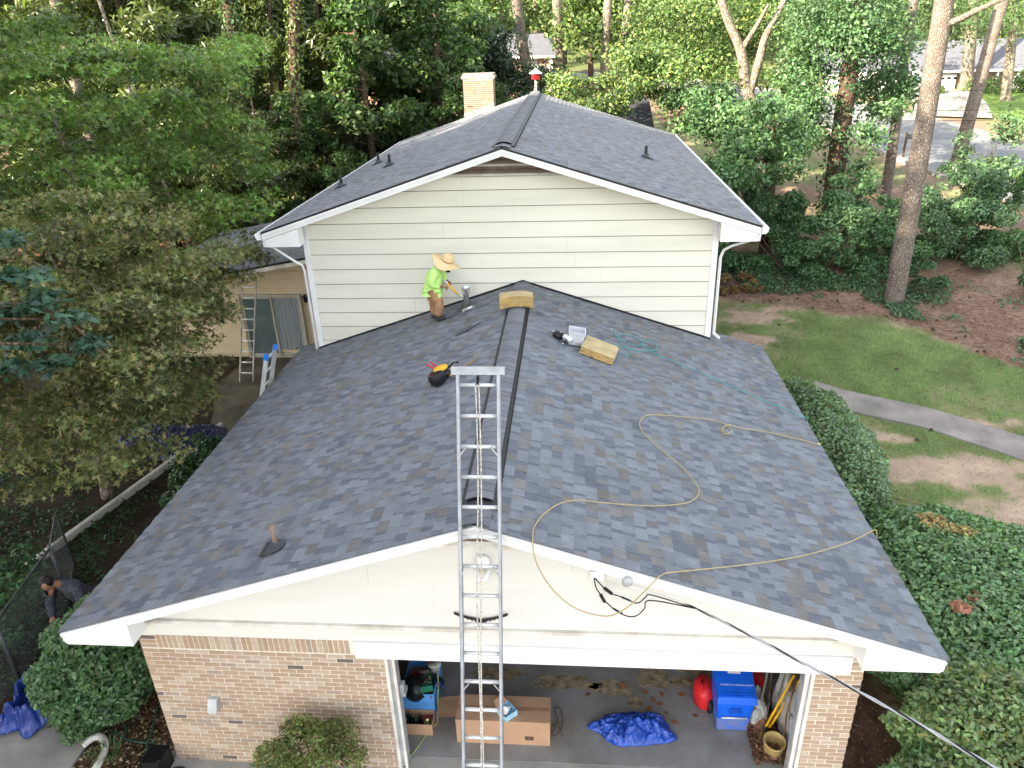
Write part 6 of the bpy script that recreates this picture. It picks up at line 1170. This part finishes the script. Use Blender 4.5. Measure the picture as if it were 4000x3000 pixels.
shrub('round_hedge', 'rounded glossy shrub with yellowish leaves beside the brick pier', [((6.3, .62, .62), (1.27, .97, .88))], 21000, .082, (.16, .235, .095), M_leafh, seed=13, stems=30, cat='hedge', shell=.16, lump=.25, patch=.5, alt=(.22, .22, .07), altp=.1, base=(6.2, .5, 0))
shrub('nandina', 'fine leaved green shrub at the foot of the brick pier', blobs((5.12, .05, .62), (.42, .4, .5), 24, .16, rr6, .8), 2600, .085, (.10, .20, .075), seed=14, tmpl=T_LONG, base=(5.1, .05, 0))
shrub('dead_spray', 'dry tan leaf spray lying on the broad hedge', [(np.array(atZ(u, v, 1.56)), (.22, .16, .06)) for u, v in ((2035, 1138), (2080, 1150), (2010, 1120))], 380, .085, (.42, .34, .15), M_leafd, seed=15, cat='dry leaves', stems=3, zmin=-1)
shrub('dead_spray', 'brown curled leaf cluster lying on the broad hedge', [(np.array(atZ(u, v, 1.48)), (.13, .11, .06)) for u, v in ((2075, 1310), (2110, 1290))], 160, .10, (.30, .16, .10), M_leafd, seed=16, cat='dry leaves', stems=2, zmin=-1)
# bush before the brick wall, hedge left, camellia, low plants
shrub('front_bush', 'loose olive bush standing before the brick garage wall', blobs((-2.17, -.12, .72), (.62, .42, .62), 46, .17, rr6, .85, .55), 9500, .048, (.125, .165, .048), seed=17, alt=(.24, .16, .07), altp=.1, base=(-2.17, -.12, -.01))
shrub('round_hedge', 'dense rounded hedge at the left brick corner', [((-5.72, 1.55, .72), (.90, 1.27, .82))], 22000, .082, (.12, .23, .095), M_leafh, seed=18, stems=40, cat='hedge', shell=.16, lump=.22, patch=.5, base=(-5.6, 1.5, 0), alt=(.12, .2, .07), altp=.15)
shrub('camellia', 'glossy dark camellia under the left garage eave', blobs((-6.5, 6.3, .75), (.62, 1.5, .72), 40, .24, rr6, .8), 5500, .10, (.040, .095, .035), M_leafg, seed=19, base=(-6.5, 6.2, 0))
shrub('fence_bush', 'leafy bush growing through the wire fence', blobs((-8.2, 2.6, .9), (.55, 1.0, .8), 22, .25, rr6, .7)+blobs((-8.6, 1.2, .7), (.6, 1, .7), 18, .25, rr6, .7), 3600, .10, (.065, .135, .055), seed=20, base=(-8.2, 2.4, 0))
# ground cover and litter
rg = np.random.default_rng(77)
def cover(name, n, fn, size, colr, mt=M_leaf, up=1.2, hz=.06, **kw):
    pos, = [fn(n)]; pos = pos[:n]; z = tz(pos[:, 0], pos[:, 1])+(fbm(pos[:, 0]*1.1, pos[:, 1]*1.1, 5)-.5)*.07-.03+hz*rg.random(len(pos)); P_ = np.column_stack([pos, z]); nr = np.array([0, 0, up])+rg.normal(size=(len(P_), 3))*.6
    c = np.array(colr)*(1+.25*rg.normal(size=(len(P_), 1))); return stuff(link(name, leaves(name, P_, nr, size*(.6+.8*rg.random(len(P_))), kw.get('tmpl', T_SIMPLE), np.clip(c, .005, .6), mt, rg)))
def rej(x0, x1, y0, y1, f):
    def g(n):
        out = []
        while sum(map(len, out)) < n:
            p = np.column_stack([rg.uniform(x0, x1, n*2), rg.uniform(y0, y1, n*2)]); out.append(p[rg.random(len(p)) < f(p[:, 0], p[:, 1])])
        return np.concatenate(out)
    return g
ivyf = lambda x, y: smooth(.44, .56, fbm(x*.8+2, y*.8, 15))*smooth(.1, .9, y-lawn_y(x))*smooth(9, 2.5, y-lawn_y(x))
cover('ground_ivy', 16000, rej(5.2, 19, 9, 22, ivyf), .11, (.085, .16, .08), hz=.18)
T_NEEDLE = (np.array([(0, -.5, 0), (.045, 0, .05), (0, .5, 0), (-.045, 0, .05)]), [(0, 1, 2), (0, 2, 3)])
cover('pine_straw', 26000, rej(5.2, 19, 9, 26, lambda x, y: smooth(-.4, .5, y-lawn_y(x))*smooth(11, 6, y-lawn_y(x))*(.25+.75*smooth(.35, .6, fbm(x*1.3, y*1.3, 23)))+.03), .17, (.31, .205, .15), M_leafd, hz=.02, up=3, tmpl=T_NEEDLE)
leftf = lambda x, y: smooth(.42, .56, fbm(x*1.1, y*1.1, 19))*((y < 8.6) | (x < -9.2))*(x < -5.3)*((x < -7.3) | (y > 3.2))
cover('ground_cover', 17000, rej(-14, -5.2, -1, 14, leftf), .09, (.040, .085, .030), hz=.10)
cover('leaf_litter', 2600, rej(-5.7, -4.4, -1, 1.6, lambda x, y: .8+0*x), .05, (.17, .10, .055), M_leafd, hz=.02, up=2)
cover('leaf_mulch', 1500, rej(4.4, 5.6, -1, 2.5, lambda x, y: .8+0*x), .05, (.13, .08, .05), M_leafd, hz=.02, up=2)
cover('leaf_debris', 900, rej(3.38, 3.78, .72, 1.45, lambda x, y: .8+0*x), .07, (.20, .11, .065), M_leafd, hz=.10, up=1)
cover('fallen_leaves', 260, rej(-5.7, -4.45, .2, 1.5, lambda x, y: .8+0*x), .055, (.42, .38, .22), M_leafd, hz=.03, up=2.5)
# grass blades
n = 150000; gp = rej(4.9, 15.5, 1.5, 19.5, lambda x, y: lawn_mask(x, y)*(polydist(x, y, [(7.0, 11.55), (7.62, 11.02), (9.37, 10.14), (10.9, 8.82), (13.4, 6.0)]) > .56))(n)[:n]
gz = tz(gp[:, 0], gp[:, 1])+(fbm(gp[:, 0]*1.1, gp[:, 1]*1.1, 5)-.5)*.07-.03; a = rg.random(n)*2*math.pi; hgt = .035+.045*rg.random(n); lean = rg.normal(size=(n, 2))*.028; wd = .006
B0 = np.column_stack([gp[:, 0]-np.cos(a)*wd, gp[:, 1]-np.sin(a)*wd, gz-.005]); B1 = np.column_stack([gp[:, 0]+np.cos(a)*wd, gp[:, 1]+np.sin(a)*wd, gz-.005]); B2 = np.column_stack([gp[:, 0]+lean[:, 0], gp[:, 1]+lean[:, 1], gz+hgt])
V = np.stack([B0, B1, B2], 1).reshape(-1, 3); gcol = np.array([.235, .315, .135])*(1+.18*rg.normal(size=(n, 1)))*(.45+1.1*fbm(gp[:, 0]*1.7, gp[:, 1]*1.7, 91))[:, None]; dryb = rg.random(n) < .10; gcol[dryb] = (.27, .23, .11)
stuff(link('grass', np_mesh('grass', V, np.arange(3*n), np.full(n, 3), M_leaf, np.repeat(np.clip(gcol, .01, .6), 3, 0))))
# tufts of liriope at the side path
for (x, y, lab) in ((-5.62, .98, 'tuft of strap leaved grass at the path edge under the hedge'), (-5.28, .42, 'tuft of strap leaved grass beside the white downspout elbow')):
    m = MB()
    for k in range(70):
        a = rg.random()*6.28; L_ = .16+.14*rg.random(); q = .03+.06*rg.random(); m.add([(x+math.cos(a)*q-.004, y+math.sin(a)*q, 0), (x+math.cos(a)*q+.006, y+math.sin(a)*q, 0), (x+math.cos(a)*(q+L_*.45)+.005, y+math.sin(a)*(q+L_*.45), L_*.7), (x+math.cos(a)*(q+L_*.45)-.005, y+math.sin(a)*(q+L_*.45), L_*.7), (x+math.cos(a)*(q+L_*.95), y+math.sin(a)*(q+L_*.95), L_*.5)], [(0, 1, 2, 3), (3, 2, 4)], (.07, .12, .04))
    tag(m.build('grass_tuft', M_leaf), lab, 'grass tuft')
# pine cones on the straw and lawn
pc = MB(); pc.lathe([(.005, 0), (.03, .015), (.042, .04), (.035, .07), (.015, .095), (.002, .1)], 9); pcm = pc.mesh('pine_cone', mat('pine_cone_scale', (.10, .07, .055), .9, .3, 60, bump=.8))
k = 0
for _ in range(400):
    x, y = rg.uniform(6, 14), rg.uniform(8, 19)
    if (rg.random() < (.75 if 0 < y-lawn_y(x) < 2.5 else .06)) and k < 42:
        o = link('pine_cone', pcm); o.location = (x, y, float(tz(x, y))+.01); o.rotation_euler = (1.4, 0, rg.random()*6); tag(o, 'brown pine cone lying on the straw and lawn near the big pine', 'pine cone', 'pine cones near the big pine'); k += 1
# oak leaves blown on to the garage floor
pl, _ = T_OAK
for (u, v) in ((1395, 1495), (1410, 1510), (1402, 1530), (1430, 1500), (1425, 1520), (1440, 1540), (1415, 1545), (1435, 1555), (1470, 1500), (1500, 1545), (1490, 1470), (1515, 1500), (1460, 1560), (1270, 1500), (1345, 1485)):
    p = atZ(u, v, .008); s = .09+.05*rg.random(); M_ = Matrix.Translation(p) @ Matrix.Rotation(rg.random()*6.28, 4, 'Z') @ Matrix.Rotation(.25*rg.normal(), 4, 'X') @ Matrix.Scale(s, 4); tag(MB().add([tuple(q) for q in pl], [tuple(range(len(pl)))], (.30*(.7+.6*rg.random()), .13, .05), M=M_).build('oak_leaf', M_leafd), 'dry brown oak leaf on the garage floor', 'leaf', 'dry oak leaves on the garage floor')
# ------------------------------------------------------------------ neighbours and street
def simple_window(par, x0, x1, y, z0, z1, frame=M_black, pane=mat('pale_blind_pane', (.42, .44, .42), .3, .1, 6)):
    f = MB(); t = .05
    for a, b, c, d in ((x0, x1, z0, z0+t), (x0, x1, z1-t, z1), (x0, x0+t, z0+t, z1-t), (x1-t, x1, z0+t, z1-t), (x0+t, x1-t, (z0+z1)/2-.02, (z0+z1)/2+.02)): f.box(a, b, y-.05, y, c, d)
    fo = f.build('window', frame, par); MB().box(x0+t, x1-t, y-.02, y-.005, z0+t, z1-t).build('pane', pane, fo); MB().box(x0-.06, x1+.06, y-.09, y-.005, z0-.08, z0-.002).build('sill', M_white, fo); return fo
M_brickfar = mat('far_brick', (.36, .235, .165), .9, .16, 7, c2=(.22, .13, .09), fine=.2); M_rooffar = mat('far_shingle', (.12, .125, .145), .95, .12, 5, fine=.35)
nb = thing('neighbour_house', 'brick house with grey hip roof behind the magnolia', 'house', (-6, 58, 3)); Yn = 56.0
er, el_ = atY(1207, 116, Yn), atY(955, 127, Yn); ze = float((er[2]+el_[2])/2)-.05; x1 = er[0]; x0 = -20.0; zb = float(tz(-6, 58))-.5
rz = atY(1172, 72, Yn+4)[2]; ra = atY(1176, 72, Yn+4)[0]
m = MB(); m.box(x0+.5, x1-.45, Yn+.5, Yn+8, zb, ze-.12); nw = m.build('brick_wall', M_brickfar, nb)
m = MB(); m.add([(x0, Yn, ze), (x1, Yn, ze), (x1, Yn+8.4, ze), (x0, Yn+8.4, ze), (x0+4, Yn+4.2, rz), (ra, Yn+4.2, rz)], [(0, 1, 5, 4), (1, 2, 5), (2, 3, 4, 5), (3, 0, 4), (3, 2, 1, 0)]); ro = m.build('hip_roof', M_rooffar, nb)
m = MB()
for k in range(1, 22):
    t = k/22; m.hexa([(x0+4*t, Yn+4.2*t-.02, ze+(rz-ze)*t), (x1-(x1-ra)*t, Yn+4.2*t-.02, ze+(rz-ze)*t), (x1-(x1-ra)*t, Yn+4.2*t+.1, ze+(rz-ze)*t+.05), (x0+4*t, Yn+4.2*t+.1, ze+(rz-ze)*t+.05)], [(x0+4*t, Yn+4.2*t-.02, ze+(rz-ze)*t+.03), (x1-(x1-ra)*t, Yn+4.2*t-.02, ze+(rz-ze)*t+.03), (x1-(x1-ra)*t, Yn+4.2*t+.1, ze+(rz-ze)*t+.07), (x0+4*t, Yn+4.2*t+.1, ze+(rz-ze)*t+.07)])
stuff(m.build('shingle_field', M_rooffar, nb)); MB().box(x0+4, ra, Yn+4.1, Yn+4.3, rz-.02, rz+.06).build('ridge_cap', M_black, ro)
MB().box(x0, x1, Yn-.1, Yn+.02, ze-.16, ze-.01).build('gutter', M_white, nb); MB().box(x0+.1, x1-.1, Yn+.02, Yn+.5, ze-.14, ze-.12).build('soffit', M_white, nb)
w0, w1 = atY(1130, 125, Yn+.45), atY(1152, 152, Yn+.45); simple_window(nw, w0[0]+.45, w1[0]+.42, Yn+.5, w1[2]-.05, w0[2]+.03)
w0 = atY(1006, 140, Yn+.45); simple_window(nw, w0[0], w0[0]+1.0, Yn+.5, w0[2]-1.0, w0[2]+.3)
MB().box(x1-.75, x1-.5, Yn+.2, Yn+.48, zb, ze-.14).build('corner_post', M_white, nb); MB().tube([(x1-1.1, Yn+.44, ze-.2), (x1-1.1, Yn+.44, zb)], .05, 6).build('downspout', M_white, nb)
# shed with dark roof behind the house
sh = thing('garden_shed', 'low building with dark shingle roof behind the main house', 'shed', (3, 28, 1.2)); a, b = atY(1385, 209, 28.5), atY(1405, 275, 25.5); zr_, ze_ = a[2], b[2]; xs0, xs1 = -1.0, float(b[0])+.15
m = MB(); m.box(xs0+.3, xs1-.3, 25.9, 31.2, .5, ze_-.05); m.build('shed_wall', M_tan, sh)
m = MB(); m.prism([(xs0, 25.5, ze_), (xs0, 28.5, zr_), (xs0, 31.5, ze_), (xs0, 31.5, ze_-.08), (xs0, 28.5, zr_-.1), (xs0, 25.5, ze_-.08)], (xs1-xs0, 0, 0)); m.build('shed_roof', mat('dark_shingle', (.055, .055, .062), .95, .15, 5, fine=.3), sh)
for k in range(22):
    t = k/22; y = 25.5+3*t; z = ze_+(zr_-ze_)*t; dy, dz = 3/22, (zr_-ze_)/22; MB().hexa([(xs0, y-.01, z), (xs1, y-.01, z), (xs1, y+dy, z+dz), (xs0, y+dy, z+dz)], [(xs0, y-.01, z+.035), (xs1, y-.01, z+.035), (xs1, y+dy, z+dz+.008), (xs0, y+dy, z+dz+.008)], tuple(np.array((.055, .057, .066))*random.uniform(.75, 1.35))).build('shingle_course', M_shingle, sh)
# bird feeder
bp = atD(1157, 160, 31); bf = thing('bird_feeder', 'red bird feeder with white roof on a pole behind the house', 'bird feeder', (bp[0], bp[1], float(tz(bp[0], bp[1])))); T = Matrix.Translation(bp) @ Matrix.Rotation(.5, 4, 'Z')
MB().box(-.13, .13, -.13, .13, -.20, .02, M=T).build('feeder_body', M_red, bf); m = MB(); m.add([T @ Vector(p) for p in ((-.21, -.21, .02), (.21, -.21, .02), (.21, .21, .02), (-.21, .21, .02), (-.06, -.06, .17), (.06, -.06, .17), (.06, .06, .17), (-.06, .06, .17))], [(3, 2, 1, 0), (0, 1, 5, 4), (1, 2, 6, 5), (2, 3, 7, 6), (3, 0, 4, 7), (4, 5, 6, 7)]); m.lathe([(.05, .17), (.05, .22), (.001, .24)], 10, M=T); m.build('feeder_roof', M_white, bf)
MB().tube([(bp[0], bp[1], bp[2]-.2), (bp[0], bp[1], float(tz(bp[0], bp[1]))-.1)], .035, 8).build('pole', M_white, bf)
tr_ = tarp('red_tarp', 'faded red tarp on the ground behind the house', mat('faded_red_tarp', (.42, .13, .12), .6, .15), -5.4, 23.5, 1.1, .6, 1.2, 40, gz=float(tz(-5.4, 23.5)), n=40)
# far house across the street
fh = thing('ranch_house', 'low brick ranch house with white garage across the street', 'house', (35, 66, 3)); Yf = 63.5
gz0 = float(tz(34, Yf)); e0 = atY(1975, 146, Yf); e1 = atY(2230, 157, Yf); ze = (e0[2]+e1[2])/2+.05; xa, xb = 22.0, 50.0; rz = ze+2.2
m = MB(); m.box(33.2, xb-.4, Yf+.6, Yf+9, gz0-.5, ze); m.box(xa+.3, 33.2, Yf+.4, Yf+9, gz0-.5, ze); fw_ = m.build('brick_wall', M_brickfar, fh)
m = MB(); m.prism([(xa, Yf, ze), (xa, Yf+4.8, rz), (xa, Yf+9.6, ze), (xa, Yf+9.6, ze-.15), (xa, Yf, ze-.15)], (xb-xa, 0, 0)); m.build('ranch_roof', M_rooffar, fh); MB().box(xa, xb, Yf-.12, Yf-.002, ze-.2, ze+.0).build('gutter', M_white, fh)
g0, g1 = atY(2012, 160, Yf+.3), atY(2050, 193, Yf+.3); gd = MB(); gd.box(g0[0], g1[0]+.4, Yf+.3, Yf+.39, gz0, ze-.35); go = gd.build('garage_door', M_white, fh)
for k in range(4): MB().box(g0[0]+.35+k*.5, g0[0]+.65+k*.5, Yf+.285, Yf+.298, ze-.75, ze-.55).build('pane', M_black, go)
MB().box(xa+.3, g0[0]-.02, Yf+.3, Yf+.395, gz0, ze-.15).build('siding', M_white, fh); w0 = atY(2196, 168, Yf+.5); simple_window(fw_, w0[0], w0[0]+1.6, Yf+.58, w0[2]-.6, w0[2]+.5, M_white, mat('dark_red_shutter', (.2, .03, .05), .5))
for x in (34.6, 36.3, 38.0): MB().box(x, x+.16, Yf+.1, Yf+.26, gz0-.2, ze-.16).build('porch_post', M_white, fh)
m = MB(); m.box(37.6, 40, Yf-.2, Yf-.1, gz0, gz0+.9); m.build('porch_rail', M_white, fh)
# parked white van seen from the front
cp_ = atY(1984, 190, 58.5); cx, cy, cz = cp_[0], 58.5, float(tz(cp_[0], 58.5)); car = thing('parked_van', 'white van parked before the ranch garage', 'van', (cx, cy, cz))
m = MB(); prof = [(-.0, .35), (.0, .95), (.75, 1.05), (1.35, 1.75), (3.9, 1.78), (4.5, 1.0), (4.55, .35)]; m.prism([(cx-.92, cy+a, cz+b) for a, b in prof], (1.84, 0, 0)); m.build('body', mat('white_car_paint', (.8, .8, .82), .25, .02, coat=.5), car, bevel=.08)
m = MB(); m.prism([(cx-.75, cy+.80, cz+1.09), (cx+.75, cy+.80, cz+1.09), (cx+.66, cy+1.29, cz+1.68), (cx-.66, cy+1.29, cz+1.68)], (0, -.03, .02)); m.build('windscreen', M_glass, car)
for sx_ in (-1, 1):
    MB().box(cx+sx_*.62-.2, cx+sx_*.62+.2, cy-.03, cy+.02, cz+.66, cz+.84).build('headlight', M_greybox, car)
    for yy in (.8, 3.7): MB().lathe([(.12, -.1), (.32, -.1), (.34, 0), (.32, .1), (.12, .1)], 18, M=Matrix.Translation((cx+sx_*.84, cy+yy, cz+.33)) @ Matrix.Rotation(math.pi/2, 4, 'Y')).build('wheel', M_black, car, True)
MB().box(cx-.4, cx+.4, cy-.02, cy+.0, cz+.5, cz+.62).build('grille', M_black, car)
for i, (u, v, s) in enumerate(((2027, 192, .7), (2135, 195, 1.3), (2190, 205, 1.1), (2208, 213, .9))):
    p = atY(u, v, 61.0); p[2] = tz(p[0], 61.0)+s*.4; rr_ = np.random.default_rng(300+i); shrub('foundation_shrub', 'clipped foundation shrub before the ranch house', [(p+rr_.normal(size=3)*.3*s, (.5*s, .5*s, .45*s)) for _ in range(8)], 900, .2, (.08, .14, .04), seed=300+i, group='foundation shrubs before the ranch house', stems=4)
# mailbox
mp_ = onG(1950, 340); mb_ = thing('mailbox', 'dark mailbox on a post beside the street', 'mailbox', tuple(mp_)); MB().box(mp_[0]-.05, mp_[0]+.05, mp_[1]-.05, mp_[1]+.05, mp_[2]-.1, mp_[2]+1.35).build('post', M_bark, mb_)
m = MB(); T = Matrix.Translation(mp_+np.array([.35, 0, 1.0])) ; n = 10; m.prism([T @ Vector((-.3, -.12, 0))]+[T @ Vector((-.3, -.12*math.cos(math.pi*k/n), .12+.12*math.sin(math.pi*k/n))) for k in range(n+1)]+[T @ Vector((-.3, .12, 0))], (.62, 0, 0)); m.build('box', mat('dark_green_metal', (.03, .05, .05), .4), mb_)
# drive across the street and power lines
ribbon('far_drive', [(27.0, 50.0), (29.5, 56), (31.5, 63)], 5.0, M_conc, .10, n=20)
for i, (lab, za) in enumerate((('thin power line crossing before the street, topmost', 5.6), ('thin power line crossing before the street, middle', 4.7), ('thin power line crossing before the street, lowest', 4.2))):
    pts = spl([(-20, 36+i*.3, za+3.6), (8, 34+i*.3, za+.6), (20, 33+i*.3, za), (40, 32+i*.3, za+.3), (70, 30, za+1.5)], 10); tag(MB().tube(pts, .012, 5).build('power_line', M_black), lab, 'power line')
